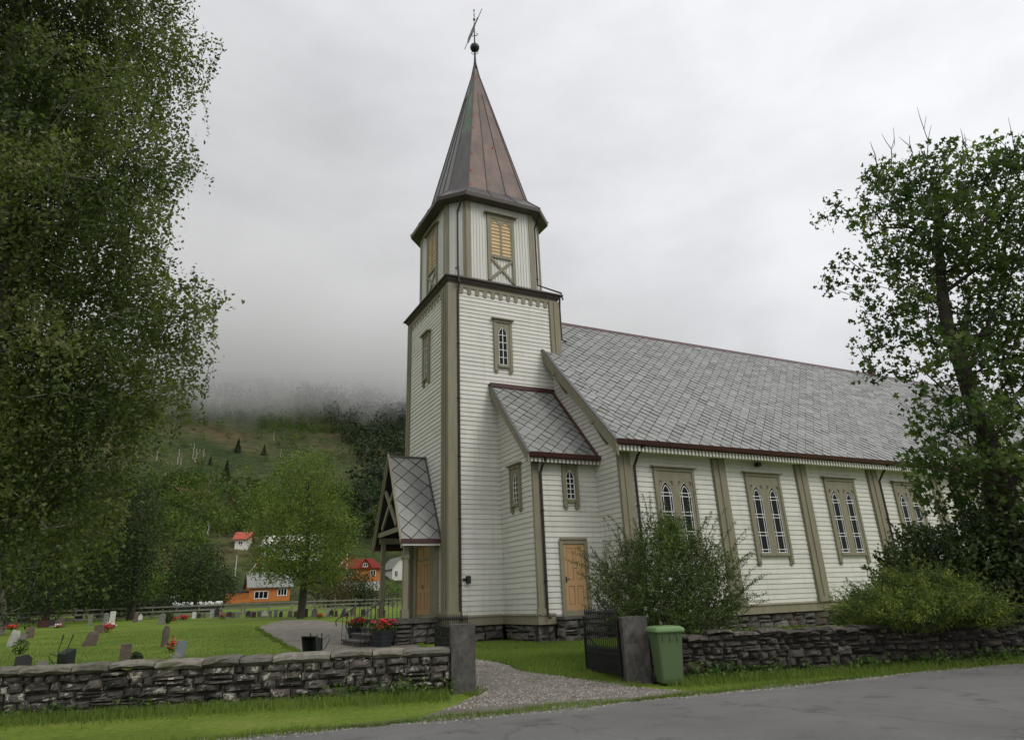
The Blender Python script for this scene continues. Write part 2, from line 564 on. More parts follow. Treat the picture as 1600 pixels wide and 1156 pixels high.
M['wallL'] = wall_mat('lichened_stone', (0.125, 0.11, 0.092), (0.42, 0.395, 0.33), 0.545, 0.60)
M['wallR'] = wall_mat('dark_stone', (0.085, 0.073, 0.062), (0.22, 0.19, 0.145), 0.57, 0.66)
M['wallcap'] = mat('cap_stone', (0.22, 0.205, 0.17), 0.85, var=(0.09, 0.083, 0.065), vscale=6, vmix=0.8, tint=0.3, bump=0.6, bscale=14,
                   stain=(0.10, 0.095, 0.03), stscale=2.0, stlo=0.55, sthi=0.7)
M['pillar'] = mat('pillar_granite', (0.115, 0.108, 0.098), 0.85, var=(0.042, 0.039, 0.036), vscale=9, vmix=0.8, bump=0.6, bscale=25,
                  stain=(0.22, 0.20, 0.13), stscale=2.0, stlo=0.58, sthi=0.72, stretch=(1, 1, 0.5))

# ground
gm = bpy.data.materials.new('lawn'); gm.use_nodes = True
t = gm.node_tree; b = t.nodes['Principled BSDF']; b.inputs['Roughness'].default_value = 0.85; b.inputs['Specular IOR Level'].default_value = 0.15
tcn = N(t, 'ShaderNodeTexCoord')
n1 = N(t, 'ShaderNodeTexNoise', i_Scale=0.45, i_Detail=5.0, i_Roughness=0.6)
n2 = N(t, 'ShaderNodeTexNoise', i_Scale=9.0, i_Detail=6.0, i_Roughness=0.7)
n3 = N(t, 'ShaderNodeTexNoise', i_Scale=0.016, i_Detail=6.0, i_Roughness=0.62)
for nn in (n1, n2, n3): t.links.new(tcn.outputs['Object'], nn.inputs['Vector'])
ra = ramp(t, [(0.3, (0.092, 0.142, 0.017)), (0.55, (0.142, 0.205, 0.026)), (0.70, (0.20, 0.235, 0.05)), (0.85, (0.21, 0.195, 0.07))])
t.links.new(n1.outputs['Fac'], ra.inputs[0])
rb = ramp(t, [(0.3, 0.62), (0.7, 1.3)])
t.links.new(n2.outputs['Fac'], rb.inputs[0])
mm = N(t, 'ShaderNodeVectorMath', operation='MULTIPLY'); t.links.new(ra.outputs[0], mm.inputs[0]); t.links.new(rb.outputs[0], mm.inputs[1])
# rough hillside: scrub, bracken, felled brown ground
rc = ramp(t, [(0.36, (0.026, 0.044, 0.011)), (0.48, (0.052, 0.066, 0.020)), (0.57, (0.088, 0.074, 0.032)), (0.70, (0.125, 0.080, 0.045))])
t.links.new(n3.outputs['Fac'], rc.inputs[0])
mm2 = N(t, 'ShaderNodeVectorMath', operation='MULTIPLY'); t.links.new(rc.outputs[0], mm2.inputs[0])
n4 = N(t, 'ShaderNodeTexNoise', i_Scale=0.35, i_Detail=8.0, i_Roughness=0.75); t.links.new(tcn.outputs['Object'], n4.inputs['Vector'])
rd = ramp(t, [(0.35, 0.35), (0.65, 1.5)]); t.links.new(n4.outputs['Fac'], rd.inputs[0]); t.links.new(rd.outputs[0], mm2.inputs[1])
sx = N(t, 'ShaderNodeSeparateXYZ'); t.links.new(tcn.outputs['Object'], sx.inputs[0])
mry = N(t, 'ShaderNodeMapRange'); mry.inputs['From Min'].default_value = 104; mry.inputs['From Max'].default_value = 122
t.links.new(sx.outputs['Y'], mry.inputs['Value'])
mg = N(t, 'ShaderNodeMix', data_type='RGBA'); t.links.new(mry.outputs[0], mg.inputs[0]); t.links.new(mm.outputs[0], mg.inputs[6]); t.links.new(mm2.outputs[0], mg.inputs[7])
mrs = N(t, 'ShaderNodeMapRange'); mrs.inputs['From Min'].default_value = -3; mrs.inputs['From Max'].default_value = -7  # unseen ground behind the camera, greyed to lessen green bounce light
t.links.new(sx.outputs['Y'], mrs.inputs['Value'])
ms_ = N(t, 'ShaderNodeMix', data_type='RGBA'); t.links.new(mrs.outputs[0], ms_.inputs[0]); t.links.new(mg.outputs[2], ms_.inputs[6]); ms_.inputs[7].default_value = (0.15, 0.14, 0.12, 1)
t.links.new(ms_.outputs[2], b.inputs['Base Color'])
bp = N(t, 'ShaderNodeBump', i_Strength=0.8, i_Distance=0.06); t.links.new(n2.outputs['Fac'], bp.inputs['Height']); t.links.new(bp.outputs[0], b.inputs['Normal'])
M['lawn'] = gm
M['gravel'] = mat('gravel', (0.265, 0.24, 0.205), 0.95, var=(0.15, 0.135, 0.11), vscale=2.2, vdetail=10, vmix=0.9, bump=1.0, bscale=55, stain=(0.14, 0.13, 0.085), stscale=0.7, stlo=0.54, sthi=0.7)
M['asphalt'] = mat('asphalt', (0.24, 0.236, 0.228), 0.85, var=(0.165, 0.162, 0.156), vscale=0.5, vdetail=9, vmix=0.8, bump=0.9, bscale=75, stain=(0.15, 0.145, 0.135), stscale=1.3, stlo=.56, sthi=.66)
_t = M['asphalt'].node_tree; _b = _t.nodes['Principled BSDF']
_src = _b.inputs['Base Color'].links[0].from_socket
_tc = N(_t, 'ShaderNodeTexCoord'); _nz = N(_t, 'ShaderNodeTexNoise', i_Scale=1.1, i_Detail=6.0); _t.links.new(_tc.outputs['Object'], _nz.inputs['Vector'])
_av = N(_t, 'ShaderNodeVectorMath', operation='MULTIPLY_ADD'); _av.inputs[1].default_value = (1.3, 1.3, 0); _t.links.new(_nz.outputs['Color'], _av.inputs[0]); _t.links.new(_tc.outputs['Object'], _av.inputs[2])
_vo = N(_t, 'ShaderNodeTexVoronoi', feature='DISTANCE_TO_EDGE', i_Scale=0.27); _t.links.new(_av.outputs[0], _vo.inputs['Vector'])
_cr = ramp(_t, [(0.0, 0.72), (0.004, 0.86), (0.009, 1.0)]); _t.links.new(_vo.outputs['Distance'], _cr.inputs[0])
_cm = N(_t, 'ShaderNodeVectorMath', operation='MULTIPLY'); _t.links.new(_src, _cm.inputs[0]); _t.links.new(_cr.outputs[0], _cm.inputs[1]); _t.links.new(_cm.outputs[0], _b.inputs['Base Color'])
M['shoulder'] = mat('gritty_soil', (0.13, 0.11, 0.085), 0.95, var=(0.06, 0.055, 0.035), vscale=2.5, vdetail=8, vmix=0.9, bump=0.9, bscale=40)
M['pebble'] = mat('pebbles', (0.24, 0.22, 0.19), 0.85, tint=0.6)
M['blade'] = leaf_mat('grass_blade', (0.085, 0.135, 0.017), (0.175, 0.245, 0.04), 0.2, 0.7)
M['weed'] = leaf_mat('weed_leaf', (0.035, 0.075, 0.012), (0.10, 0.17, 0.03), 0.25, 0.6)
M['birch'] = leaf_mat('birch_leaf', (0.044, 0.070, 0.018), (0.150, 0.188, 0.052), 0.42, 0.5, warm=(0.21, 0.22, 0.085))
M['maple'] = leaf_mat('maple_leaf', (0.032, 0.060, 0.016), (0.096, 0.142, 0.036), 0.4, 0.5, warm=(0.19, 0.235, 0.065))
M['mid'] = leaf_mat('mid_leaf', (0.058, 0.096, 0.016), (0.180, 0.240, 0.045), 0.34, 0.6, warm=(0.24, 0.28, 0.065))
M['fardark'] = leaf_mat('far_dark_leaf', (0.018, 0.034, 0.010), (0.050, 0.074, 0.020), 0.18, 0.7)
M['scrub'] = leaf_mat('scrub_leaf', (0.030, 0.060, 0.011), (0.122, 0.176, 0.030), 0.3, 0.7, warm=(0.20, 0.225, 0.045))
M['wood'] = leaf_mat('forest_leaf', (0.016, 0.030, 0.012), (0.036, 0.056, 0.020), 0.15, 0.7)
M['juniper'] = leaf_mat('golden_needles', (0.050, 0.086, 0.018), (0.165, 0.220, 0.040), 0.3, 0.6, warm=(0.28, 0.32, 0.06))
M['shrub'] = leaf_mat('shrub_leaf', (0.030, 0.054, 0.013), (0.090, 0.135, 0.028), 0.25, 0.55, warm=(0.14, 0.21, 0.04))
M['darkshrub'] = leaf_mat('dark_shrub_leaf', (0.026, 0.046, 0.016), (0.068, 0.100, 0.030), 0.28, 0.5)
M['copperleaf'] = leaf_mat('rusty_leaf', (0.040, 0.034, 0.015), (0.10, 0.075, 0.026), 0.2, 0.6)
M['bark'] = mat('bark', (0.060, 0.047, 0.036), 0.9, var=(0.025, 0.02, 0.017), vscale=6, vmix=0.8, bump=0.8, bscale=14, stretch=(1, 1, 0.25))
M['birchbark'] = mat('birch_bark', (0.30, 0.27, 0.23), 0.85, var=(0.035, 0.03, 0.026), vscale=2.2, vmix=1.0, bump=0.5, stretch=(1, 1, 0.6))
M['paletrunk'] = mat('dead_wood', (0.36, 0.33, 0.29), 0.85)
M['red'] = mat('red_petals', (0.50, 0.022, 0.018), 0.6, tint=0.5)
M['pink'] = mat('pink_petals', (0.55, 0.22, 0.17), 0.6, tint=0.4)
M['whitepetal'] = mat('white_petals', (0.8, 0.8, 0.76), 0.6)

# ------------------------------------------------------------------ ground
rad = np.concatenate([np.arange(1.0, 40, 0.45), 40 * np.exp(np.linspace(0, math.log(2400 / 40.0), 130))])
ang = np.radians(np.concatenate([np.linspace(-190, 20, 43)[:-1], np.linspace(20, 125, 211), np.linspace(125, 170, 10)[1:-1]]))
RR, AA = np.meshgrid(rad, ang, indexing='ij')
gx, gy = RR * np.cos(AA), RR * np.sin(AA)
gz = terrain(gx, gy)
V = np.stack([gx, gy, gz], -1).reshape(-1, 3)
na = len(ang)
ii, jj = np.meshgrid(np.arange(len(rad) - 1), np.arange(na), indexing='ij')
j2 = (jj + 1) % na
F = np.stack([ii * na + jj, (ii + 1) * na + jj, (ii + 1) * na + j2, ii * na + j2], -1).reshape(-1, 4)
cidx = len(V)
V = np.vstack([V, [[0, 0, tz(0, 0)]]])
go = mesh_np('ground', V, F, np.zeros(len(F)), M['lawn'], smooth=True)
mbc = MB(); mbc.v = [(0, 0, 0)] + [tuple(V[k]) for k in range(na)]
tag(go, kind='structure')
me = go.data
bm = bmesh.new(); bm.from_mesh(me); bm.verts.ensure_lookup_table()
cv = bm.verts[cidx]
for k in range(na):
    bm.faces.new((bm.verts[k], bm.verts[(k + 1) % na], cv))
bm.to_mesh(me); bm.free()


def strip(name, left, right, mat_, off, nl=60, nw=10, wob=0.0):
    """a sheet between two polylines, laid on the ground"""
    def res(pl):
        pl = np.array(pl, float)
        s = np.concatenate([[0], np.cumsum(np.hypot(*np.diff(pl, axis=0).T))])
        q = np.linspace(0, s[-1], nl)
        return np.stack([np.interp(q, s, pl[:, 0]), np.interp(q, s, pl[:, 1])], -1)
    L, R = res(left), res(right)
    if wob:
        L += wob * rng.uniform(-1, 1, L.shape); R += wob * rng.uniform(-1, 1, R.shape)
    k = np.linspace(0, 1, nw)[None, :, None]
    G = L[:, None] * (1 - k) + R[:, None] * k
    z = terrain(G[..., 0], G[..., 1]) + off
    V = np.concatenate([G, z[..., None]], -1).reshape(-1, 3)
    i, j = np.meshgrid(np.arange(nl - 1), np.arange(nw - 1), indexing='ij')
    F = np.stack([i * nw + j, (i + 1) * nw + j, (i + 1) * nw + j + 1, i * nw + j + 1], -1).reshape(-1, 4)
    o = mesh_np(name, V, F, np.zeros(len(F)), mat_, smooth=True)
    return tag(o, kind='structure')


def wl(u, n):
    p = WO + WU * u + WN * n
    return (p[0], p[1])


strip('road', [(-60, 22), (-5, 12.3), (5, 10.6), (12.0, 9.9), (14.3, 9.75), (16.9, 9.33), (30, 4.5), (80, -13)],
      [(-60, 10), (-5, 4.3), (5, 2.5), (12, 1.0), (14.3, 0.4), (16.9, -0.4), (30, -5.5), (80, -23)], M['asphalt'], 0.017, 160, 14)
pl = [tuple(ground_at(*q)[:2]) for q in ((466, 1018), (418, 992), (402, 981), (424, 972.5), (446, 968.5))]
pr = [tuple(ground_at(*q)[:2]) for q in ((655, 1006), (604, 994), (560, 978), (528, 972.5), (492, 968.5))]
PL = [wl(-6.6, -4.2), wl(-5.3, -1.9), wl(-4.75, -.5), wl(-4.6, 0.3), (5.0, 16.5), (4.2, 20.0)] + pl
PR = [wl(1.0, -4.2), wl(-.7, -1.9), wl(-1.6, -.6), wl(-1.7, 0.15), (7.5, 14.8), (7.6, 18.5), (7.8, 22)] + pr
PATH_POLY = [tuple(map(float, q)) for q in PL + PR[::-1]]
strip('road_shoulder', [(-60, 22.5), (-5, 12.75), (5, 11.05), (12.0, 10.2), (14.3, 9.95), (16.9, 9.5), (30, 4.7), (80, -12.7)],
      [(-60, 21.5), (-5, 12.1), (5, 10.4), (12, 9.75), (14.3, 9.6), (16.9, 9.2), (30, 4.3), (80, -13.3)], M['shoulder'], 0.006, 220, 4, 0.04)
strip('path', PL, PR, M['gravel'], 0.012, 140, 18, 0.03)

# ------------------------------------------------------------------ the church
TX0, TX1, TY0, TY1 = 9.68, 15.05, 24.51, 29.88
CX, CY = (TX0 + TX1) / 2, (TY0 + TY1) / 2
XJ, YV, XG, YN = 11.86, 21.73, 14.61, 20.17
YN2 = 2 * CY - YN
XE = 52.0
RIDGE = 14.87
PIT = 1.043                                     # rise over run of the nave roof
ZB, ZSK = 0.86, 1.20                            # skirting board
church = empty('church', (CX, CY, 0.35))
tag(church, 'white wooden church with tall copper spire, slate roof and olive trim', 'church')

FS = Fr((TX0, TY0, 0), (1, 0, 0), (0, -1, 0))           # tower south
FW = Fr((TX0, TY0, 0), (0, 1, 0), (-1, 0, 0))           # tower west
FNo = Fr((TX0, TY1, 0), (1, 0, 0), (0, 1, 0))
FE = Fr((TX1, TY0, 0), (0, 1, 0), (1, 0, 0))
VW = Fr((XJ, YV, 0), (0, 1, 0), (-1, 0, 0))             # vestibule west
VS = Fr((XJ, YV, 0), (1, 0, 0), (0, -1, 0))             # vestibule south
GW = Fr((XG, YN, 0), (0, 1, 0), (-1, 0, 0))             # nave gable
NS = Fr((XG, YN, 0), (1, 0, 0), (0, -1, 0))             # nave south
TW = TX1 - TX0
Z0W = ZSK - 0.04

mb = MB()
mb.box(TX0, TX1, TY0, TY1, ZB, 15.0, t=0.5)
for F_ in (FS, FW, FNo, FE):
    siding(mb, F_, lambda h: (0.0, TW), Z0W, 14.45)
mb.build('tower_wall', M['white'], church)

mb = MB()
zr = lambda y: RIDGE - 0.25 - abs(CY - y) * PIT
hw = YN2 - YN
mb.poly((XG, YN, ZB), (XG, YN2, ZB), (XG, YN2, zr(YN2)), (XG, CY, RIDGE - .25), (XG, YN, zr(YN)))
mb.poly((XE, YN, ZB), (XE, YN2, ZB), (XE, YN2, zr(YN2)), (XE, CY, RIDGE - .25), (XE, YN, zr(YN)))
mb.poly((XG, YN, ZB), (XE, YN, ZB), (XE, YN, zr(YN)), (XG, YN, zr(YN)))
mb.poly((XG, YN2, ZB), (XE, YN2, ZB), (XE, YN2, zr(YN2)), (XG, YN2, zr(YN2)))
siding(mb, NS, lambda h: (0.0, XE - XG), Z0W, zr(YN) + 0.1)
e0 = zr(YN)


def gable_rng(h):
    k = max(0.0, (h - e0) / PIT)
    return (k, hw - k)


siding(mb, GW, gable_rng, Z0W, RIDGE - .3)
mb.build('nave_wall', M['white'], church)

# vestibule with a single slope leaning on the tower
VZ1, VZ0 = 10.16, 6.62         # where the roof meets the tower; at the gutter
VOV = 0.42
VSL = (VZ1 - VZ0) / (TY0 - (YV - VOV))
vz = lambda y: VZ1 - 0.10 - (TY0 - y) * VSL
mb = MB()
mb.poly((XJ, YV, ZB), (XJ, TY0, ZB), (XJ, TY0, vz(TY0)), (XJ, YV, vz(YV)))
mb.poly((XJ, YV, ZB), (XG, YV, ZB), (XG, YV, vz(YV)), (XJ, YV, vz(YV)))
siding(mb, VW, lambda h: (max(0.0, (h - vz(YV)) / VSL), TY0 - YV), Z0W, vz(TY0) - .02)
siding(mb, VS, lambda h: (0.0, XG - XJ), Z0W, vz(YV))
mb.build('vestibule_wall', M['white'], church)

# skirting and foundation
mb = MB()


def skirt(F_, a0, a1):
    F_.box(mb, a0, a1, ZB, ZSK - 0.06, 0.0, 0.075)
    mb.hexa([F_.p(a0, ZSK - .06, 0), F_.p(a1, ZSK - .06, 0), F_.p(a1, ZSK - .06, .11), F_.p(a0, ZSK - .06, .11)],
            [F_.p(a0, ZSK + .03, 0), F_.p(a1, ZSK + .03, 0), F_.p(a1, ZSK - .03, .11), F_.p(a0, ZSK - .03, .11)])


skirt(FS, -0.07, XJ - TX0 - 0.075); skirt(FW, 0, TW + .1); skirt(VW, -0.07, TY0 - YV - .075); skirt(VS, 0, 0.62); skirt(VS, 2.35, XG - XJ - .075)
skirt(GW, -0.07, YV - YN - .075); skirt(NS, 0, XE - XG)
mb.build('skirting', M['trim'], church)


def stone_face(mb, F_, a0, a1, h0, h1, rows, wmin, wmax, dep, rough=0.035, cap=None, gap=0.014):
    """a face of irregular stones with bulging fronts; a core closes the joints"""
    hs = [h0]
    for r in range(rows):
        hs.append(hs[-1] + random.uniform(0.7, 1.35))
    k = (h1 - h0) / (hs[-1] - hs[0])
    hs = [h0 + (h - h0) * k for h in hs]
    for r in range(rows):
        a = a0
        while a < a1 - 0.02:
            wd = random.uniform(wmin, wmax)
            if a + wd > a1 - wmin * 0.6: wd = a1 - a
            b0 = hs[r] + (random.uniform(-.045, .03) if r else 0); b1 = hs[r + 1] + (random.uniform(-.03, .045) if r < rows - 1 else 0)
            pieces = [(a, a + wd, b0, b1)]
            if random.random() < 0.3 and wd > 0.3:
                c = (b0 + b1) / 2 + random.uniform(-.03, .03)
                pieces = [(a, a + wd, b0, c), (a, a + wd, c, b1)]
            for (x0, x1, y0, y1) in pieces:
                n = 5
                tl = [random.uniform(-.04, .04) * wd for _ in range(4)]
                bul = random.uniform(0.3, 1.0) * rough * 1.2
                base = random.uniform(-rough, rough) * 0.6
                vs = []
                for i in range(n):
                    for j in range(n):
                        u, v = i / (n - 1), j / (n - 1)
                        aa = x0 + gap + (x1 - x0 - 2 * gap) * u + tl[0] * (1 - u) * (v - .5) + tl[1] * u * (v - .5)
                        hh = y0 + gap + (y1 - y0 - 2 * gap) * v + tl[2] * v * (u - .5) * .5 + tl[3] * (1 - v) * (u - .5) * .5
                        edge = (4 * u * (1 - u)) ** 0.35 * (4 * v * (1 - v)) ** 0.35
                        inner = 0 < i < n - 1 and 0 < j < n - 1
                        if not inner:
                            aa += random.uniform(-1, 1) * gap * .9; hh += random.uniform(-1, 1) * gap * .9
                        dd = dep - 0.06 + (0.058 + bul) * edge ** .6 + base * (1 if inner else .4) + (random.uniform(-1, 1) * rough * 0.45 if inner else 0)
                        vs.append(F_.p(aa, hh, dd))
                fs = [(i * n + j, (i + 1) * n + j, (i + 1) * n + j + 1, i * n + j + 1) for i in range(n - 1) for j in range(n - 1)]
                mb.add(vs, fs, random.random(), 0)
            a += wd


mb = MB()
ZF = 0.0
for F_, a0, a1, dp in ((FS, 0, XJ - TX0, -.04), (FW, 0, TW, -.04), (VW, 0, TY0 - YV, -.04), (VS, 0, .66, -.04), (GW, 0, YV - YN, -.04), (NS, 0, XE - XG, -.04)):
    stone_face(mb, F_, a0, a1, ZF, ZB, 3, .35, .85, dp, 0.05)
    F_.box(mb, a0, a1, ZF - .3, ZB - .01, -.35, dp - .11, t=0, m=1)
for F_, a0, a1 in ((FNo, 0, TW),):
    F_.box(mb, a0, a1, -.3, ZB, -.3, -.04, t=.3)
mb.build('foundation', [M['rubble'], M['mortar']], church)

# stone step under the vestibule door
mb = MB()
stone_face(mb, Fr((XJ + .66, YV - .55, 0), (1, 0, 0), (0, -1, 0)), 0, 1.75, ZF, 1.0, 4, .3, .8, .05, .06)
stone_face(mb, Fr((XJ + .66, YV - .55, 0), (0, 1, 0), (-1, 0, 0)), 0, .55, ZF, 1.0, 4, .3, .5, .02, .05)
mb.box(XJ + .70, XJ + 2.38, YV - .53, YV + .1, -.2, .97, t=.2, m=1)
mb.box(XJ + .62, XJ + 2.42, YV - .64, YV - .02, 1.0, 1.10, t=.4, m=0)
mb.build('door_step', [M['rubble'], M['mortar']], church)

# roofs -----------------------------------------------------------------
nS = np.array([0, -PIT, 1.0]); nS /= np.linalg.norm(nS)
sS = np.array([0, 1.0, PIT]); sS /= np.linalg.norm(sS)
kS = math.hypot(1, PIT)
OVE, OVG = 0.62, 0.42
ZE = RIDGE - (CY - YN + OVE) * PIT
XG0 = XG - OVG
mb = MB()
top = (CY - YN + OVE) * kS
at0 = (TY0 - YN + OVE) * kS                          # height up the slope where the tower wall begins
slates(mb, (XG0, YN - OVE, ZE), (1, 0, 0), sS, nS, [(TX1 - XG0, 0), (XE - XG0, 0), (XE - XG0, top), (TX1 - XG0, top)])
slates(mb, (XG0, YN - OVE, ZE), (1, 0, 0), sS, nS, [(0, 0), (TX1 - XG0, 0), (TX1 - XG0, at0 - .03), (0, at0 - .03)])
nN = nS * np.array([1, -1, 1]); sN = sS * np.array([1, -1, 1])
mb.poly((XG0, YN2 + OVE, ZE), (XE, YN2 + OVE, ZE), (XE, CY, RIDGE), (TX1, CY, RIDGE), (TX1, TY1, RIDGE - (TY1 - CY) * PIT), (XG0, TY1, RIDGE - (TY1 - CY) * PIT), t=.5)
roof = mb.build('nave_roof', [M['slate'], M['slateedge']], church)
mb = MB()
mb.hexa([(TX1 - .2, CY - .17, RIDGE - .13), (XE + .2, CY - .17, RIDGE - .13), (XE + .2, CY + .17, RIDGE - .13), (TX1 - .2, CY + .17, RIDGE - .13)],
        [(TX1 - .2, CY - .05, RIDGE + .07), (XE + .2, CY - .05, RIDGE + .07), (XE + .2, CY + .05, RIDGE + .07), (TX1 - .2, CY + .05, RIDGE + .07)])
mb.build('ridge_cap', M['gutter'], roof)
# soffit under the eave and the verge
mb = MB()
mb.box(XG0 + .1, XE, YN - OVE + .10, YN, ZE - .26, ZE - .20)
mb.poly((XG0 + .05, YN - OVE, ZE - .06), (XG + .02, YN - OVE, ZE - .06), (XG + .02, TY0, RIDGE - (CY - TY0) * PIT - .06), (XG0 + .05, TY0, RIDGE - (CY - TY0) * PIT - .06))
mb.build('soffit', M['batten'], roof)


def rake(mb, x0, x1, ya, za, yb, zb, hgt, t=.5):
    """barge board between two points of a verge"""
    mb.hexa([(x0, ya, za - hgt), (x1, ya, za - hgt), (x1, yb, zb - hgt), (x0, yb, zb - hgt)], [(x0, ya, za), (x1, ya, za), (x1, yb, zb), (x0, yb, zb)], t)


mb = MB()
zt = RIDGE - (CY - TY0) * PIT
rake(mb, XG0 - .05, XG0, YN - OVE - .06, ZE - .03, TY0 - .02, zt - .0, .52)
rake(mb, XG0 - .085, XG0 - .05, YN - OVE - .06, ZE + .0, TY0 - .02, zt + .03, .20)
mb.build('barge_board', M['trim'], roof)
mb = MB()
rake(mb, XG0 - .10, XG0 + .05, YN - OVE - .06, ZE + .055, TY0 - .02, zt + .085, .05)
mb.build('verge_strip', M['zinc'], roof)
# carved brackets under the verge
for yy in (TY0 - .95, YN + .75):
    zz = RIDGE - (CY - yy) * PIT - .50
    mb = MB()
    pts = [(XG0 + .02, yy, zz + .14), (XG0 + .02, yy - .06, zz - .10), (XG0 + .1, yy - .16, zz - .35), (XG0 + .25, yy - .2, zz - .62), (XG, yy - .2, zz - .8)]
    mb.tube(pts, [.08, .06, .05, .05, .04], 6)
    mb.box(XG0 - .14, XG, yy - .07, yy + .07, zz + .02, zz + .14)
    mb.build('bracket', M['trim'], church)
# gutter, valance with light and dark teeth
mb = MB()
mb.hexa([(XG0 - .05, YN - OVE - .10, ZE - .09), (XE, YN - OVE - .10, ZE - .09), (XE, YN - OVE + .05, ZE - .09), (XG0 - .05, YN - OVE + .05, ZE - .09)],
        [(XG0 - .05, YN - OVE - .16, ZE + .07), (XE, YN - OVE - .16, ZE + .07), (XE, YN - OVE + .02, ZE + .03), (XG0 - .05, YN - OVE + .02, ZE + .03)])
mb.build('gutter', M['gutter'], roof)


def valance(name, x0, x1, y, z0, z1, parent):
    mb = MB()
    mb.box(x0, x1, y, y + .03, z0 + .02, z1, t=.5, m=0)
    x = x0 + .04
    while x < x1 - .06:
        mb.hexa([(x, y - .022, z0), (x + .085, y - .022, z0), (x + .085, y - .002, z0), (x, y - .002, z0)],
                [(x, y - .022, z1 - .02), (x + .085, y - .022, z1 - .02), (x + .085, y - .002, z1 - .02), (x, y - .002, z1 - .02)], t=random.random(), m=1)
        x += .17
    return mb.build(name, [M['trim'], M['batten']], parent)


valance('valance', XG0 + .05, XE, YN - OVE + .04, ZE - .32, ZE - .10, roof)

# vestibule roof
nV = np.array([0, -VSL, 1.0]); nV /= np.linalg.norm(nV)
sV = np.array([0, 1.0, VSL]); sV /= np.linalg.norm(sV)
VX0 = XJ - .36
LV = (TY0 - YV + VOV) * math.hypot(1, VSL)
mb = MB()
slates(mb, (VX0, YV - VOV, VZ0), (1, 0, 0), sV, nV, [(0, 0), (XG - VX0 - .0, 0), (XG - VX0 - .0, LV - .04), (0, LV - .04)])
mb.poly((VX0 + .02, YV - VOV, VZ0 - .05), (XG, YV - VOV, VZ0 - .05), (XG, TY0, VZ1 - .05), (VX0 + .02, TY0, VZ1 - .05), t=.1, m=1)
vroof = mb.build('vestibule_roof', [M['slate'], M['slateedge']], church)
mb = MB()
rake(mb, VX0 - .05, VX0, YV - VOV - .05, VZ0 - .02, TY0 - .01, VZ1 - .01, .34)
mb.build('barge_board', M['trim'], vroof)
mb = MB()
rake(mb, VX0 - .08, VX0 + .05, YV - VOV - .05, VZ0 + .06, TY0 - .01, VZ1 + .06, .05)
mb.build('verge_strip', M['zinc'], vroof)
mb = MB()
mb.box(VX0 - .02, XG, TY0 - .16, TY0 - .03, VZ1 - .08, VZ1 + .10)
rake(mb, XG - .16, XG - .03, YV - VOV, VZ0 + .10, TY0 - .02, VZ1 + .10, .10)
mb.build('flashing', M['gutter'], vroof)
mb = MB()
mb.hexa([(VX0 + .02, YV - VOV - .09, VZ0 - .09), (XG - .05, YV - VOV - .09, VZ0 - .09), (XG - .05, YV - VOV + .05, VZ0 - .09), (VX0 + .02, YV - VOV + .05, VZ0 - .09)],
        [(VX0 + .02, YV - VOV - .15, VZ0 + .07), (XG - .05, YV - VOV - .15, VZ0 + .07), (XG - .05, YV - VOV + .02, VZ0 + .03), (VX0 + .02, YV - VOV + .02, VZ0 + .03)])
mb.build('gutter', M['gutter'], vroof)
valance('valance', VX0 + .05, XG - .05, YV - VOV + .05, VZ0 - .26, VZ0 - .10, vroof)

# pilasters ---------------------------------------------------------------


def pilaster(F_, a0, a1, h0, h1, d, grooves=1, name='pilaster'):
    mb = MB()
    F_.box(mb, a0, a1, h0, h1, 0.0, d, t=.5)
    wd = a1 - a0
    F_.box(mb, a0 - .035, a0 + wd * .22, h0, h1, 0.002, d * .55, t=.2)
    F_.box(mb, a1 - wd * .22, a1 + .035, h0, h1, 0.002, d * .55, t=.8)
    for g in range(grooves):
        c = a0 + wd * (g + 1) / (grooves + 1)
        F_.box(mb, c - .05, c + .05, h0 + .04, h1 - .04, 0.004, d + .035, t=.6)
    F_.box(mb, a0 - .06, a1 + .06, h0 - .02, h0 + .16, 0.0, d + .05, t=.4)
    return mb.build(name, M['trim'], church)


zc1 = 14.62
pilaster(FS, -.09, .30, ZSK, zc1, .09, 0)
pilaster(FW, .0, .75, ZSK, zc1, .085, 2)
pilaster(FS, TW - .42, TW + .09, ZSK, zc1, .09, 1)
pilaster(FW, TW - .40, TW + .05, ZSK, zc1, .085, 1)
pilaster(FE, .0, .45, 11, zc1, .085, 1)
pilaster(VS, -.04, .20, ZSK, vz(YV) - .06, .06, 0)
pilaster(NS, -.04, .48, ZSK, ZE - .22, .09, 1)
BAY = 4.60
for k in range(1, 9):
    a = 4.78 + (k - 1) * BAY
    if a < XE - XG - .6:
        pilaster(NS, a - .31, a + .31, ZSK, ZE - .22, .12, 1)

# downpipes -----------------------------------------------------------------


def pipe(pts, r=.05, name='downpipe'):
    mb = MB()
    mb.tube(pts, r, 8)
    zs = sorted(p[2] for p in pts)
    n = int((zs[-1] - zs[0]) / 2.4)
    for k in range(n):
        z = zs[0] + 1.2 + 2.4 * k
        for a, b_ in zip(pts[:-1], pts[1:]):
            if min(a[2], b_[2]) < z < max(a[2], b_[2]) and abs(a[0] - b_[0]) + abs(a[1] - b_[1]) < .05:
                mb.tube([(a[0], a[1], z - .03), (a[0], a[1], z + .03)], r * 1.35, 8)
    return mb.build(name, M['pipe'], church)


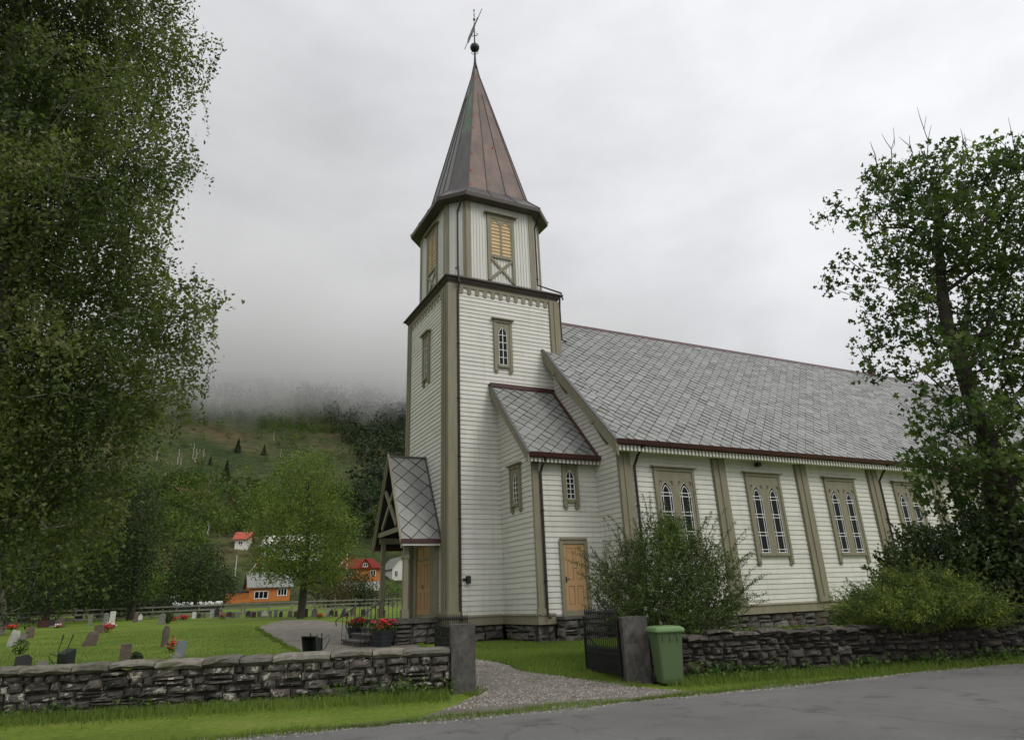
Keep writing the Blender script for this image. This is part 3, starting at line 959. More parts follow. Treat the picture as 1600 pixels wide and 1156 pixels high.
pipe([(TX0 + .40, TY0 - .22, 14.75), (TX0 + .38, TY0 - .10, 14.3), (TX0 + .38, TY0 - .10, 1.25), (TX0 + .38, TY0 - .25, 1.05)])
pipe([(TX1 + .14, TY0 - .12, 14.8), (TX1 + .14, TY0 - .06, 14.3), (TX1 + .14, TY0 - .06, 12.75), (TX1 + .3, TY0 - .2, 12.6)])
pipe([(XJ + .34, YV - VOV - .02, VZ0 - .08), (XJ + .28, YV - .3, VZ0 - .32), (XJ + .27, YV - .10, VZ0 - .6), (XJ + .27, YV - .10, 1.25), (XJ + .29, YV - .24, 1.05)])
pipe([(XG + .72, YN - OVE - .02, ZE - .09), (XG + .66, YN - .35, ZE - .4), (XG + .63, YN - .11, ZE - .75), (XG + .63, YN - .11, 1.3), (XG + .66, YN - .25, 1.1)])
a = XG + 4.78 + 2 * BAY + .40
pipe([(a + .10, YN - OVE - .02, ZE - .09), (a + .05, YN - .35, ZE - .4), (a, YN - .11, ZE - .75), (a, YN - .11, 1.3), (a, YN - .25, 1.1)])

# windows ----------------------------------------------------------------------


def lancet(a0, a1, h0, h1, n=9):
    """pointed-arch outline; the arch starts where its two arcs do"""
    wd = a1 - a0
    R = wd * 1.12
    rise = math.sqrt(R * R - (R - wd / 2) ** 2)
    hs = h1 - rise
    c = (a0 + a1) / 2
    pts = [(a0, h0), (a1, h0), (a1, hs)]
    for k in range(1, n):
        th = k / n * math.acos((R - wd / 2) / R)
        pts.append((a1 - R + R * math.cos(th), hs + R * math.sin(th)))
    pts.append((c, h1))
    for k in range(n - 1, 0, -1):
        th = k / n * math.acos((R - wd / 2) / R)
        pts.append((a0 + R - R * math.cos(th), hs + R * math.sin(th)))
    pts.append((a0, hs))
    return pts, hs


def outline_bars(F_, mb, pts, wd, d0, d1, skip=()):
    k = len(pts)
    for i in range(k):
        if i in skip: continue
        p, q = pts[i], pts[(i + 1) % k]
        F_.bar(mb, p[0], p[1], q[0], q[1], wd, d0, d1)


def window(F_, a0, a1, h0, h1, lights, bars, legs=.32, margin=.16, hood=.1, topband=.42, gothic=True, head=.05, sub_lat=True):
    """frame plate with pointed lights; glass and white bars are its sub-parts"""
    mb = MB()
    wd = a1 - a0
    ln = len(lights)
    holes = []; arches = []
    for (l0, l1) in lights:
        pts, hs = lancet(l0, l1, h0 + .12, h1 - topband)
        holes.append(pts); arches.append(hs)
        if gothic:                                        # little pierced spandrels either side of the arch head
            for s_ in (-1, 1):
                cxh = (l0 + l1) / 2 + s_ * (l1 - l0) * .47
                ch = h1 - topband - .10
                holes.append([(cxh - s_ * .085, ch + .085), (cxh - s_ * .01, ch + .12), (cxh + s_ * .07, ch + .09), (cxh + s_ * .075, ch + .0), (cxh + s_ * .06, ch - .09), (cxh + s_ * .01, ch + .0)])
    lw = .15
    out = [(a0, h1), (a0, h0 - legs), (a0 + lw * .5, h0 - legs - .05), (a0 + lw, h0 - legs), (a0 + lw, h0), (a1 - lw, h0), (a1 - lw, h0 - legs), (a1 - lw * .5, h0 - legs - .05), (a1, h0 - legs), (a1, h1)]
    F_.plate(mb, out, holes, .0, .085, t=.5)
    for (a, b_) in ((a0 - .03, a0 + .09), (a1 - .09, a1 + .03)):
        F_.box(mb, a, b_, h0 - legs + .04, h1, .002, .11, t=.35)
    F_.box(mb, a0 - .02, a1 + .02, h1 - .02, h1 + .10, 0, .13, t=.4)
    mb.hexa([F_.p(a0 - .12, h1 + .10, 0), F_.p(a1 + .12, h1 + .10, 0), F_.p(a1 + .12, h1 + .10, .22), F_.p(a0 - .12, h1 + .10, .22)],
            [F_.p(a0 - .12, h1 + .19, 0), F_.p(a1 + .12, h1 + .19, 0), F_.p(a1 + .12, h1 + .14, .22), F_.p(a0 - .12, h1 + .14, .22)], t=0.05)
    F_.box(mb, a0 + lw, a1 - lw, h0 + .0, h0 + .10, .087, .13, t=.45)
    fr = mb.build('window', M['trim'], church)
    mb = MB()
    for (l0, l1) in lights:
        pts, hs = lancet(l0 - .01, l1 + .01, h0 + .11, h1 - topband + .01)
        mb.add([F_.p(a, h, .036) for a, h in pts], [tuple(range(len(pts)))])
    mb.build('pane', M['glass'], fr)
    mb = MB()
    for (l0, l1), hs in zip(lights, arches):
        bars(F_, mb, l0, l1, h0 + .12, h1 - topband, hs)
    mb.build('glazing_bars', M['sash'], fr)
    return fr


def bars_nave(F_, mb, l0, l1, h0, h1, hs):
    wd = l1 - l0
    pts, _ = lancet(l0 + .012, l1 - .012, h0 + .012, h1 - .02)
    outline_bars(F_, mb, pts, .032, .038, .066)
    i0, i1 = l0 + wd * .21, l1 - wd * .21
    ip, ihs = lancet(i0, i1, h0 + .02, h1 - wd * .28)
    outline_bars(F_, mb, ip, .026, .038, .062, skip=(0,))
    H = hs - h0
    for k, f in enumerate((.0, .315, .65, .985)):
        z = h0 + H * f + (.13 if f == 0 else 0)
        F_.box(mb, l0, l1, z - .014, z + .014, .039, .060)
        if f:
            F_.box(mb, l0, l1, z + .125 - .014, z + .125 + .014, .039, .060)


def bars_tower(F_, mb, l0, l1, h0, h1, hs):
    pts, _ = lancet(l0 + .012, l1 - .012, h0 + .012, h1 - .02)
    outline_bars(F_, mb, pts, .032, .038, .066)
    c = (l0 + l1) / 2
    F_.box(mb, c - .016, c + .016, h0, h1 - .05, .039, .060)
    n = 4
    for k in range(1, n + 1):
        z = h0 + (hs - h0) * k / n
        F_.box(mb, l0, l1, z - .014, z + .014, .040, .061)


def window_nave(xc):
    a = xc - XG
    window(NS, a - .93, a + .93, 2.92, 6.05, [(a - .73, a - .17), (a + .17, a + .73)], bars_nave, topband=.40)


for k in range(8):
    window_nave(17.08 + k * BAY)
window(FS, 2.08, 2.90, 11.02, 13.12, [(2.28, 2.70)], bars_tower, gothic=False, topband=.20, legs=.22)
window(FW, 2.28, 3.10, 11.02, 13.12, [(2.48, 2.90)], bars_tower, gothic=False, topband=.20, legs=.22)
window(VS, 1.24, 1.86, 4.98, 6.30, [(1.37, 1.73)], bars_tower, gothic=False, topband=.10, legs=.22)
window(VW, .92, 1.72, 4.98, 6.42, [(1.12, 1.52)], bars_tower, gothic=False, topband=.18, legs=.20)

# doors -------------------------------------------------------------------------


def door(F_, a0, a1, h0, h1, leaves, frame_w, transom=0.0, sill=.2):
    fb = MB()
    F_.box(fb, a0 - frame_w, a0, h0 - sill, h1 + frame_w, 0, .10, t=.4)
    F_.box(fb, a1, a1 + frame_w, h0 - sill, h1 + frame_w, 0, .10, t=.4)
    F_.box(fb, a0, a1, h1, h1 + frame_w * 1.0, 0, .10, t=.45)
    F_.box(fb, a0, a1, h0 - sill, h0, 0, .07, t=.5)
    F_.box(fb, a0 - frame_w + .04, a1 + frame_w - .04, h1 + frame_w, h1 + frame_w + .07, 0, .14, t=.5)
    mb = MB()
    hd = h1 - transom
    n = leaves
    for k in range(n):
        l0 = a0 + (a1 - a0) * k / n + .008; l1 = a0 + (a1 - a0) * (k + 1) / n - .008
        wd = l1 - l0
        F_.box(mb, l0, l1, h0, hd - .01, 0.01, .035, t=.4)
        st = .10 if n > 1 else .13
        cols = [(l0 + st, (l0 + l1) / 2 - st * .4), ((l0 + l1) / 2 + st * .4, l1 - st)]
        rows = [(h0 + .17, h0 + .80), (h0 + .98, hd - .14)]
        # rails and stiles stand proud of the panels
        F_.box(mb, l0, l0 + st, h0, hd - .01, .035, .06); F_.box(mb, l1 - st, l1, h0, hd - .01, .035, .06)
        F_.box(mb, cols[0][1], cols[1][0], h0, hd - .01, .035, .06)
        for (q0, q1) in ((h0, h0 + .17), (h0 + .80, h0 + .98), (hd - .14, hd - .01)):
            for c0, c1 in cols:
                F_.box(mb, c0, c1, q0, q1, .035, .06)
        for c0, c1 in cols:
            for r0, r1 in rows:
                F_.box(mb, c0 + .035, c1 - .035, r0 + .035, r1 - .035, .035, .05)
    if transom:
        F_.box(mb, a0, a1, hd + .03, h1, .01, .035)
        c = (a0 + a1) / 2
        for c0, c1 in ((a0 + .08, c - .06), (c + .06, a1 - .08)):
            F_.box(mb, c0, c1, hd + .12, h1 - .08, .035, .05)
        F_.box(fb, a0, a1, hd - .005, hd + .05, .036, .09, t=.5)
    d = mb.build('door', M['ochre'], church)
    fb.build('door_frame', M['trim'], d)
    hb = MB()
    xh = a0 + .07 if n == 1 else (a0 + a1) / 2 + .05
    F_.box(hb, xh - .025, xh + .025, h0 + .92, h0 + 1.12, .06, .07)
    hb.tube([F_.p(xh, h0 + 1.03, .06), F_.p(xh, h0 + 1.03, .12), F_.p(xh + .12, h0 + 1.03, .12)], .012, 6)
    hb.build('handle', M['iron'], d)


door(VS, 1.05, 1.95, 1.27, 3.50, 1, .14, sill=.17)
door(FW, 26.44 - TY0, 28.07 - TY0, 1.28, 3.86, 2, .34, transom=.55, sill=.1)

# tower cornice and frieze -------------------------------------------------------
mb = MB()
for F_ in (FS, FW, FNo, FE):
    F_.box(mb, -.02, TW + .02, 14.52, 14.66, 0.0, .055, t=.4)
    n = 12
    for k in range(n):
        a = .36 + (TW - .78) * (k + .5) / n
        F_.plate(mb, [(a - .095, 14.54), (a - .095, 14.27), (a - .05, 14.22), (a + .05, 14.22), (a + .095, 14.27), (a + .095, 14.54)], [], .026, .050, t=random.random())
mb.build('frieze', M['trim'], church)
mb = MB()


def ring(mb, e0, z0, e1, z1, t=.5):
    a = [(TX0 - e0, TY0 - e0, z0), (TX1 + e0, TY0 - e0, z0), (TX1 + e0, TY1 + e0, z0), (TX0 - e0, TY1 + e0, z0)]
    b_ = [(TX0 - e1, TY0 - e1, z1), (TX1 + e1, TY0 - e1, z1), (TX1 + e1, TY1 + e1, z1), (TX0 - e1, TY1 + e1, z1)]
    mb.hexa(a, b_, t)


ring(mb, .06, 14.66, .10, 14.76); ring(mb, .13, 14.762, .17, 14.86); ring(mb, .21, 14.862, .25, 14.93)
mb.build('cornice', M['brown'], church)
BAP, BH = 2.44, 1.72                                # belfry: distance of its main faces, half width of them


def octo(ap, h, z):
    return [(CX + a, CY + b_, z) for a, b_ in ((-h, -ap), (h, -ap), (ap, -h), (ap, h), (h, ap), (-h, ap), (-ap, h), (-ap, -h))]


BZ0, BZ1 = 14.93, 19.42
mb = MB()
e = .27
sq = [(TX0 - e, TY0 - e, 14.935), (TX1 + e, TY0 - e, 14.935), (TX1 + e, TY1 + e, 14.935), (TX0 - e, TY1 + e, 14.935)]
oc = octo(BAP + .03, BH + .02, 15.24)
mb.add(sq + oc, [(0, 1, 5, 4), (1, 2, 7, 6), (2, 3, 9, 8), (3, 0, 11, 10)], m=1)
mb.add(sq + oc, [(1, 6, 5), (2, 8, 7), (3, 10, 9), (0, 4, 11)])
mb.add([(x, y, z - .04) for x, y, z in sq] + sq, [(0, 1, 5, 4), (1, 2, 6, 5), (2, 3, 7, 6), (3, 0, 4, 7)], m=1)
mb.build('copper_skirt_roof', [M['verdigris'], M['brown']], church)

# belfry -------------------------------------------------------------------------
belf = MB()
lo = octo(BAP, BH, BZ0); hi = octo(BAP, BH, BZ1)
for i in range(8):
    j = (i + 1) % 8
    belf.poly(lo[i], lo[j], hi[j], hi[i], t=.5)
    u = np.array(lo[j]) - np.array(lo[i]); L = np.linalg.norm(u); u /= L
    n = np.array([u[1], -u[0], 0])
    F_ = Fr((lo[i][0], lo[i][1], 0), u, n)
    k = int(round(L / .15))
    for q in range(k):
        a = (q + .5) * L / k
        F_.box(belf, a - .028, a + .028, BZ0, BZ1 - .01, .0, .03, t=random.random())
bell = belf.build('belfry_wall', M['batten'], church)
for i in range(8):
    c = np.array(lo[i][:2])
    mb = MB()
    p = np.array(lo[i - 1][:2]); q = np.array(lo[(i + 1) % 8][:2])
    main_next = i % 2 == 0                            # main faces run from even corner to the next
    tgt = q if main_next else p
    d1 = (tgt - c) / np.linalg.norm(tgt - c)
    n1 = np.array([d1[1], -d1[0]]) * (1 if main_next else -1)
    o = np.array([c[0], c[1], 0.0])
    F_ = Fr(o, (*d1, 0), (*n1, 0))
    F_.box(mb, -.05, .20, BZ0 + .1, BZ1 - .02, -.02, .065, t=.6)
    tg2 = p if main_next else q
    d2 = (tg2 - c) / np.linalg.norm(tg2 - c); n2 = np.array([d2[1], -d2[0]]) * (-1 if main_next else 1)
    F2 = Fr(o, (*d2, 0), (*n2, 0))
    F2.box(mb, -.02, .14, BZ0 + .1, BZ1 - .02, -.02, .06, t=.3)
    mb.build('corner_post', M['trim'], bell)
for k, (ox, oy, u, n) in enumerate(((-BH, -BAP, (1, 0, 0), (0, -1, 0)), (-BAP, -BH, (0, 1, 0), (-1, 0, 0)), (-BH, BAP, (1, 0, 0), (0, 1, 0)), (BAP, -BH, (0, 1, 0), (1, 0, 0)))):
    F_ = Fr((CX + ox, CY + oy, 0), u, n)
    c = BH
    mb = MB()
    z0, z1, z2 = 15.36, 16.52, 18.52
    F_.box(mb, c - .70, c - .56, z0 - .1, z2, .03, .10, t=.5); F_.box(mb, c + .56, c + .70, z0 - .1, z2, .03, .10, t=.5)
    F_.box(mb, c - .56, c + .56, z1 - .06, z1 + .06, .03, .10, t=.5)
    F_.box(mb, c - .70, c + .70, z2, z2 + .22, .03, .11, t=.4)
    F_.bar(mb, c - .55, z0 + .0, c + .55, z1 - .08, .12, .035, .085, t=.5); F_.bar(mb, c - .55, z1 - .08, c + .55, z0, .12, .036, .080, t=.7)
    heads = []
    for l0, l1 in ((c - .50, c - .05), (c + .05, c + .50)):
        heads.append(lancet(l0, l1, z1 + .10, z2 - .08)[0])
    F_.plate(mb, [(c - .56, z1 + .06), (c + .56, z1 + .06), (c + .56, z2), (c - .56, z2)], heads, .03, .085, t=.5)
    mb.hexa([F_.p(c - .84, z2 + .22, 0), F_.p(c + .84, z2 + .22, 0), F_.p(c + .84, z2 + .22, .26), F_.p(c - .84, z2 + .22, .26)],
            [F_.p(c - .84, z2 + .32, 0), F_.p(c + .84, z2 + .32, 0), F_.p(c + .84, z2 + .27, .26), F_.p(c - .84, z2 + .27, .26)], t=0)
    fr = mb.build('louvre_frame', M['trim'], bell)
    for l0, l1 in ((c - .50, c - .05), (c + .05, c + .50)):
        mb = MB()
        n_ = 10
        for q in range(n_):
            h0 = z1 + .08 + (z2 - z1 - .14) * q / n_; h1 = z1 + .08 + (z2 - z1 - .14) * (q + 1) / n_
            t_ = random.random()
            mb.poly(F_.p(l0 - .03, h0, .078), F_.p(l1 + .03, h0, .078), F_.p(l1 + .03, h1, .045), F_.p(l0 - .03, h1, .045), t=t_)
            mb.poly(F_.p(l0 - .03, h0, .04), F_.p(l1 + .03, h0, .04), F_.p(l1 + .03, h0, .078), F_.p(l0 - .03, h0, .078), t=t_)
        mb.build('louvre', M['louvre'], fr)

# belfry downpipes bend out over the skirt roof
pipe([(CX - BH - .30, CY - BAP - .36, 19.25), (CX - BH - .33, CY - BAP + .28, 18.7), (CX - BH - .33, CY - BAP + .28, 15.75), (CX - BH - .60, CY - BAP - .12, 15.5), (TX0 + .30, TY0 - .30, 15.3), (TX0 + .34, TY0 - .32, 14.6)], .045)
pipe([(CX + BH + .30, CY - BAP - .36, 19.25), (CX + BH + .30, CY - BAP + .22, 18.7), (CX + BH + .30, CY - BAP + .22, 15.6), (TX1 + .2, TY0 - .2, 15.05), (TX1 + .24, TY0 - .24, 14.7)], .045)

# spire -----------------------------------------------------------------------------
SZ = 30.1
E0 = (2.98, 1.95)
lev = [(E0[0], E0[1], 19.40), (2.62, 1.74, 19.78), (2.24, 1.50, 20.22)]
mb = MB()
prof = lev + [(2.24 * (1 - k / 12) * (1.0 if k < 11 else .95), 1.50 * (1 - k / 12), 20.22 + (SZ - 20.22) * k / 12) for k in range(1, 12)] + [(.055, .035, SZ)]
for a, b_ in zip(prof[:-1], prof[1:]):
    A, B = octo(*a), octo(*b_)
    for i in range(8):
        j = (i + 1) % 8
        zm = (a[2] + b_[2]) / 2
        # faces: 0 south, 1 south-east, 2 east, 3 ne, 4 north, 5 nw, 6 west, 7 south-west
        if zm < 20.3: t_ = .50
        elif i == 7: t_ = .98 if zm > 24.6 else (.75 if zm > 24.0 else .5)
        elif i == 6: t_ = .56
        elif i == 5: t_ = .55
        else: t_ = random.uniform(0, .4)
        nq = 3 if i % 2 == 0 else 1
        for q in range(nq):
            k0, k1 = q / nq, (q + 1) / nq
            lp = lambda P, Q, k: tuple(np.array(P) * (1 - k) + np.array(Q) * k)
            tt = t_ if t_ > .45 else random.uniform(0, .4)
            mb.poly(lp(A[i], A[j], k0), lp(A[i], A[j], k1), lp(B[i], B[j], k1), lp(B[i], B[j], k0), t=tt)
spire = mb.build('spire', M['copper'], church)
mb = MB()
for i in range(8):
    for nq, ks in ((3, (0, 1, 2)) if i % 2 == 0 else (1, (0,)),):
        for q in ks:
            k = q / nq
            pts = []
            for ap, h, z in prof:
                O = octo(ap + .012, h + .01, z)
                pts.append(np.array(O[i]) * (1 - k) + np.array(O[(i + 1) % 8]) * k)
            if q: pts = pts[:-3]
            mb.tube(pts, [.028] * len(pts), 5, t=.5 if i in (5, 6, 7) else .1)
mb.build('standing_seams', M['brown'], spire)
mb = MB()
o1 = octo(E0[0], E0[1], 19.40); o0 = octo(E0[0] - .02, E0[1] - .02, 19.22); oi = octo(BAP - .05, BH - .05, 19.22); 
for i in range(8):
    j = (i + 1) % 8
    mb.poly(o0[i], o0[j], o1[j], o1[i]); mb.poly(oi[i], oi[j], o0[j], o0[i])
mb.build('eave_fascia', M['brown'], spire)
# small red paint marks and patches along a seam
mb = MB()
for zz, kk in ((20.35, .02), (21.3, .03), (22.6, .03), (23.4, .6), (25.6, .04), (27.3, .05), (28.9, .06), (24.6, .05)):
    fr_ = (zz - 20.22) / (SZ - 20.22)
    O = octo(2.24 * (1 - fr_) + .005, 1.5 * (1 - fr_) + .0, zz)
    c = np.array(O[0]) * (1 - kk) + np.array(O[1]) * kk
    mb = MB(); mb.sphere(c - np.array([0, .0, .0]), .075, 7, 5, sq=(.75, .3, 1.1), jit=.35); mb.build('red_paint_mark', M['red'], spire)

# finial and weather vane
mb = MB()
mb.tube([(CX, CY, SZ - .25), (CX, CY, SZ + .25), (CX, CY, SZ + .9), (CX, CY, SZ + 1.3)], [.13, .075, .05, .05], 10)
mb.sphere((CX, CY, 31.42), .27, 20, 14)
mb.tube([(CX, CY, 31.6), (CX, CY, 34.3)], [.04, .02], 8)
mb.sphere((CX, CY, 33.55), .075, 10, 8); mb.sphere((CX, CY, 34.28), .05, 8, 6); mb.sphere((CX, CY, 33.9), .04, 8, 6)
for s_ in (-1, 1):
    mb.tube([(CX, CY, 31.0), (CX + s_ * .10, CY - s_ * .06, 30.93), (CX + s_ * .17, CY - s_ * .1, 31.05), (CX + s_ * .13, CY - s_ * .08, 31.13)], .018, 5)
    mb.tube([(CX, CY, 32.35), (CX + s_ * .10, CY - s_ * .06, 32.28), (CX + s_ * .17, CY - s_ * .1, 32.42), (CX + s_ * .10, CY - s_ * .06, 32.48)], .022, 5)
fin = mb.build('finial', M['iron'], spire, smooth=True)
vd = np.array([-RCAM[0][0] * .36 + .9 * RCAM[2][0], -RCAM[0][1] * .36 + .9 * RCAM[2][1], 0]); vd /= np.linalg.norm(vd)
mb = MB()
vc = np.array([CX, CY, 33.0])
mb.tube([vc + vd * 1.75 + (0, 0, -.08), vc - vd * 1.3 + (0, 0, .06)], .02, 6)
for z0 in (-.0,):
    sidev = np.array([-vd[1], vd[0], 0]) * .012
    q = [vc + vd * .1 + (0, 0, -.24), vc + vd * 1.1 + (0, 0, -.22), vc + vd * 1.25 + (0, 0, -.05), vc + vd * 1.1 + (0, 0, .2), vc + vd * .1 + (0, 0, .24)]
    mb.add([p + sidev for p in q] + [p - sidev for p in q], [(0, 1, 2, 3, 4), (9, 8, 7, 6, 5)] + [(i, (i + 1) % 5, 5 + (i + 1) % 5, 5 + i) for i in range(5)])
mb.tube([vc - vd * .0 + (0, 0, .0), vc - vd * .55 + (0, 0, .16)], .03, 6)
mb.build('weather_vane', M['zinc'], fin)

# porch ------------------------------------------------------------------------------
PX, PZE, PZR = 8.06, 3.98, 7.46
PHW = 1.88
PSL = (PZR - PZE) / PHW
proof = MB()
for s_ in (-1, 1):
    sv_ = np.array([0, -s_ * 1.0, PSL]); L = math.hypot(1, PSL); sv_ /= L
    nv_ = np.array([0, s_ * PSL, 1.0]) / L
    slates(proof, (PX, CY + s_ * PHW, PZE), (1, 0, 0), sv_, nv_, [(0, 0), (TX0 - PX, 0), (TX0 - PX, PHW * L), (0, PHW * L)], diag=.72)
    proof.hexa([(PX + .05, CY + s_ * (PHW - .02), PZE - .08), (TX0, CY + s_ * (PHW - .02), PZE - .08), (TX0, CY, PZR - .1), (PX + .05, CY, PZR - .1)],
               [(PX + .05, CY + s_ * (PHW - .02), PZE - .03), (TX0, CY + s_ * (PHW - .02), PZE - .03), (TX0, CY, PZR - .03), (PX + .05, CY, PZR - .03)], t=.1, m=1)
proofo = proof.build('porch_roof', [M['slate'], M['slateedge']], church)
mb = MB()
mb.box(PX - .02, TX0 - .03, CY - .07, CY + .07, PZR - .02, PZR + .06)
for s_ in (-1, 1):
    rake(mb, TX0 - .10, TX0 - .032, CY + s_ * PHW, PZE + .10, CY, PZR + .10, .10)
mb.build('flashing', M['zinc'], proofo)
mb = MB()
for s_ in (-1, 1):
    rake(mb, PX - .06, PX + .0, CY + s_ * (PHW + .06), PZE - .02, CY, PZR + .09, .30, t=.4)
    rake(mb, PX - .10, PX - .06, CY + s_ * (PHW + .06), PZE + .04, CY, PZR + .14, .12, t=.7)
FP = Fr((PX + .1, CY, 0), (0, 1, 0), (-1, 0, 0))
FP.bar(mb, -.98, 4.6, .62, 6.1, .15, .0, .09, t=.6)
FP.bar(mb, .98, 4.6, -.62, 6.1, .15, .011, .08, t=.3)
FP.box(mb, -1.5, 1.5, 4.32, 4.5, .0, .07, t=.2)
mb.build('barge_board', M['trim'], proofo)
for y0, y1 in ((CY - PHW - .11, CY - PHW + .05), (CY + PHW - .05, CY + PHW + .11)):
    mb = MB(); mb.box(PX - .04, TX0 - .1, y0, y1, PZE - .16, PZE + .0); mb.build('gutter', M['gutter'], proofo)
mb = MB()
mb.box(PX + .0, TX0 - .1, CY - PHW - .07, CY - PHW + .04, PZE - .24, PZE - .163)
mb.build('eave_board', M['batten'], proofo)
mb = MB()                                          # tie beams and dark boarded soffit
for s_ in (-1, 1):
    mb.box(PX + .12, TX0, CY + s_ * 1.5 - .08, CY + s_ * 1.5 + .08, PZE + .1, PZE + .32)
mb.box(PX + .9, PX + 1.05, CY - 1.5, CY + 1.5, PZE + .12, PZE + .3)
mb.build('porch_beam', M['trim'], church)
for (xx, yy) in ((PX + .28, CY - 1.5), (PX + .28, CY + 1.5), (TX0 - .12, CY - 1.5), (TX0 - .12, CY + 1.5)):
    mb = MB()
    r = .085
    mb.box(xx - r, xx + r, yy - r, yy + r, 1.2, PZE + .1)
    mb.box(xx - r - .05, xx + r + .05, yy - r - .05, yy + r + .05, 1.2, 1.5); mb.box(xx - r - .03, xx + r + .03, yy - r - .03, yy + r + .03, 3.3, 3.42)
    mb.build('porch_post', M['trim'], church)
# porch platform and steps
mb = MB()
PFX = PX - .15
for F_, a0, a1 in ((Fr((PFX, CY - 1.85, 0), (1, 0, 0), (0, -1, 0)), 0, TX0 - PFX), (Fr((PFX, CY - 1.85, 0), (0, 1, 0), (-1, 0, 0)), 0, 3.7)):
    stone_face(mb, F_, a0, a1, .1, 1.02, 4, .3, .8, .0, .05)
mb.box(PFX + .03, TX0 - .06, CY - 1.8, CY + 1.8, -.2, 1.0, m=1, t=0)
mb.box(PFX - .08, TX0 - .06, CY - 1.93, CY + 1.93, 1.02, 1.17, t=.25)
mb.build('porch_platform', [M['rubble'], M['mortar']], church)
mb = MB()
for k in range(3):
    z1 = .84 - k * .2
    mb.box(PFX - .42 - .36 * k, PFX - .085 - .36 * k, CY - 1.3, CY + 1.3, -.1, z1, t=.3 + .2 * k)
    mb.box(PFX - .47 - .36 * k, PFX - .087 - .36 * k, CY - 1.35, CY + 1.35, z1, z1 + .07, t=.9)
mb.build('porch_step', [M['pillar'], M['mortar']], church, bevel=.012)
# lamp and cable at the tower corner
mb = MB()
FS.box(mb, .62, .78, 2.32, 2.58, .03, .16); FS.box(mb, .50, .62, 2.42, 2.50, .03, .07)
mb.build('wall_lamp', M['iron'], church)
mb = MB()
mb.box(XG + 6.9 - .09, XG + 6.9 + .09, YN - .24, YN - .03, 6.43, 6.58)
mb.build('flood_lamp', M['iron'], church)
# snow-guard hook / vent on the ridge
mb = MB()
mb.box(40.9, 41.3, CY - .15, CY + .15, RIDGE - .1, RIDGE + .24)
mb.box(40.85, 41.35, CY - .2, CY + .2, RIDGE + .24, RIDGE + .29)
mb.build('roof_vent', M['gutter'], roof)

#PARTB
# ------------------------------------------------------------------ dry stone walls and gate
WF = Fr((WO[0], WO[1], 0), (WU[0], WU[1], 0), (-WN[0], -WN[1], 0))     # d points to the road


def stone_wall(name, u0, u1, H, cap, mats, label, rows, wmin, wmax, rough):
    mb = MB()
    top = H - .14 if cap else H - .03
    stone_face(mb, WF, u0, u1, -.06, top, rows, wmin, wmax, 0.0, rough, gap=.009)
    B = Fr(WF.p(0, 0, -.56), WF.u, -WF.n)
    stone_face(mb, B, u0, u1, .1, top, max(2, rows - 1), wmin, wmax, 0.0, rough)
    WF.box(mb, u0 + .03, u1 - .03, -.2, top - .03, -.46, -.10, m=1)
    for ue, un in ((u1, WF.u), (u0, -WF.u)):
        E_ = Fr(WF.p(ue, 0, 0), -WF.n, un)
        stone_face(mb, E_, 0.0, .56, -.06, top, rows, .25, .5, 0.0, rough)
    u = u0
    while u < u1 - .01:                                    # top course, seen from above
        wd = random.uniform(.5, 1.25) if cap else random.uniform(.22, .6)
        if u + wd > u1 - .3: wd = u1 - u
        n = max(3, int(wd / .16) + 1)
        th = random.uniform(.12, .17) if cap else random.uniform(.06, .14)
        zt = H + random.uniform(-.02, .015) if cap else H + random.uniform(-.05, .045)
        over = random.uniform(.0, .05)
        vs = []
        prof = [(.03 + over - .05, -th), (.055 + over, -th * .6), (.04 + over, -.025), (-.02, .0), (-.28, .012), (-.52, 0), (-.58 - over * .5, -.04), (-.57, -th)]
        for i in range(n):
            for d, z in prof:
                e = .02 if i in (0, n - 1) else 0
                vs.append(WF.p(u + (wd * i / (n - 1)) + (.012 if i == 0 else (-.012 if i == n - 1 else random.uniform(-.02, .02))), zt + z - e * (z > -.1) + random.uniform(-.012, .012), d + random.uniform(-.018, .018)))
        k = len(prof)
        fs = [(i * k + j, i * k + j + 1, (i + 1) * k + j + 1, (i + 1) * k + j) for i in range(n - 1) for j in range(k - 1)]
        fs += [tuple(range(k)), tuple((n - 1) * k + j for j in range(k - 1, -1, -1))]
        mb.add(vs, fs, random.random(), 2)
        u += wd
    o = mb.build(name, mats, None)
    return tag(o, label, 'stone wall')


stone_wall('stone_wall', -42, -5.16, .85, True, [M['wallL'], M['fill'], M['wallcap']],
           'low lichened stone wall with flat cap stones in front of the graveyard, left of the gate', 5, .16, .58, .05)
stone_wall('stone_wall', -1.08, 44, .88, False, [M['wallR'], M['fill'], M['wallR']],
           'dark dry stone wall along the road, right of the gate and below the nave', 6, .14, .44, .045)


def pillar(u0, u1, d0, d1, z, label):
    mb = MB()
    nu, nz = 5, 9
    for F_, w_ in ((Fr(WF.p(u0, 0, d1), WF.u, WF.n), u1 - u0), (Fr(WF.p(u0, 0, d0), WF.n, -WF.u), d1 - d0), (Fr(WF.p(u1, 0, d0), WF.n, WF.u), d1 - d0), (Fr(WF.p(u0, 0, d0), WF.u, -WF.n), u1 - u0)):
        vs = [F_.p(w_ * i / (nu - 1), -.1 + (z + .1) * j / (nz - 1), (0 if i in (0, nu - 1) or j == nz - 1 else random.uniform(-.022, .022))) for i in range(nu) for j in range(nz)]
        mb.add(vs, [(i * nz + j, (i + 1) * nz + j, (i + 1) * nz + j + 1, i * nz + j + 1) for i in range(nu - 1) for j in range(nz - 1)])
    mb.poly(WF.p(u0, z, d0), WF.p(u1, z, d0), WF.p(u1, z, d1), WF.p(u0, z, d1))
    o = mb.build('gate_pillar', M['pillar'])
    tag(o, label, 'gate pillar', 'granite pillars of the churchyard gate')


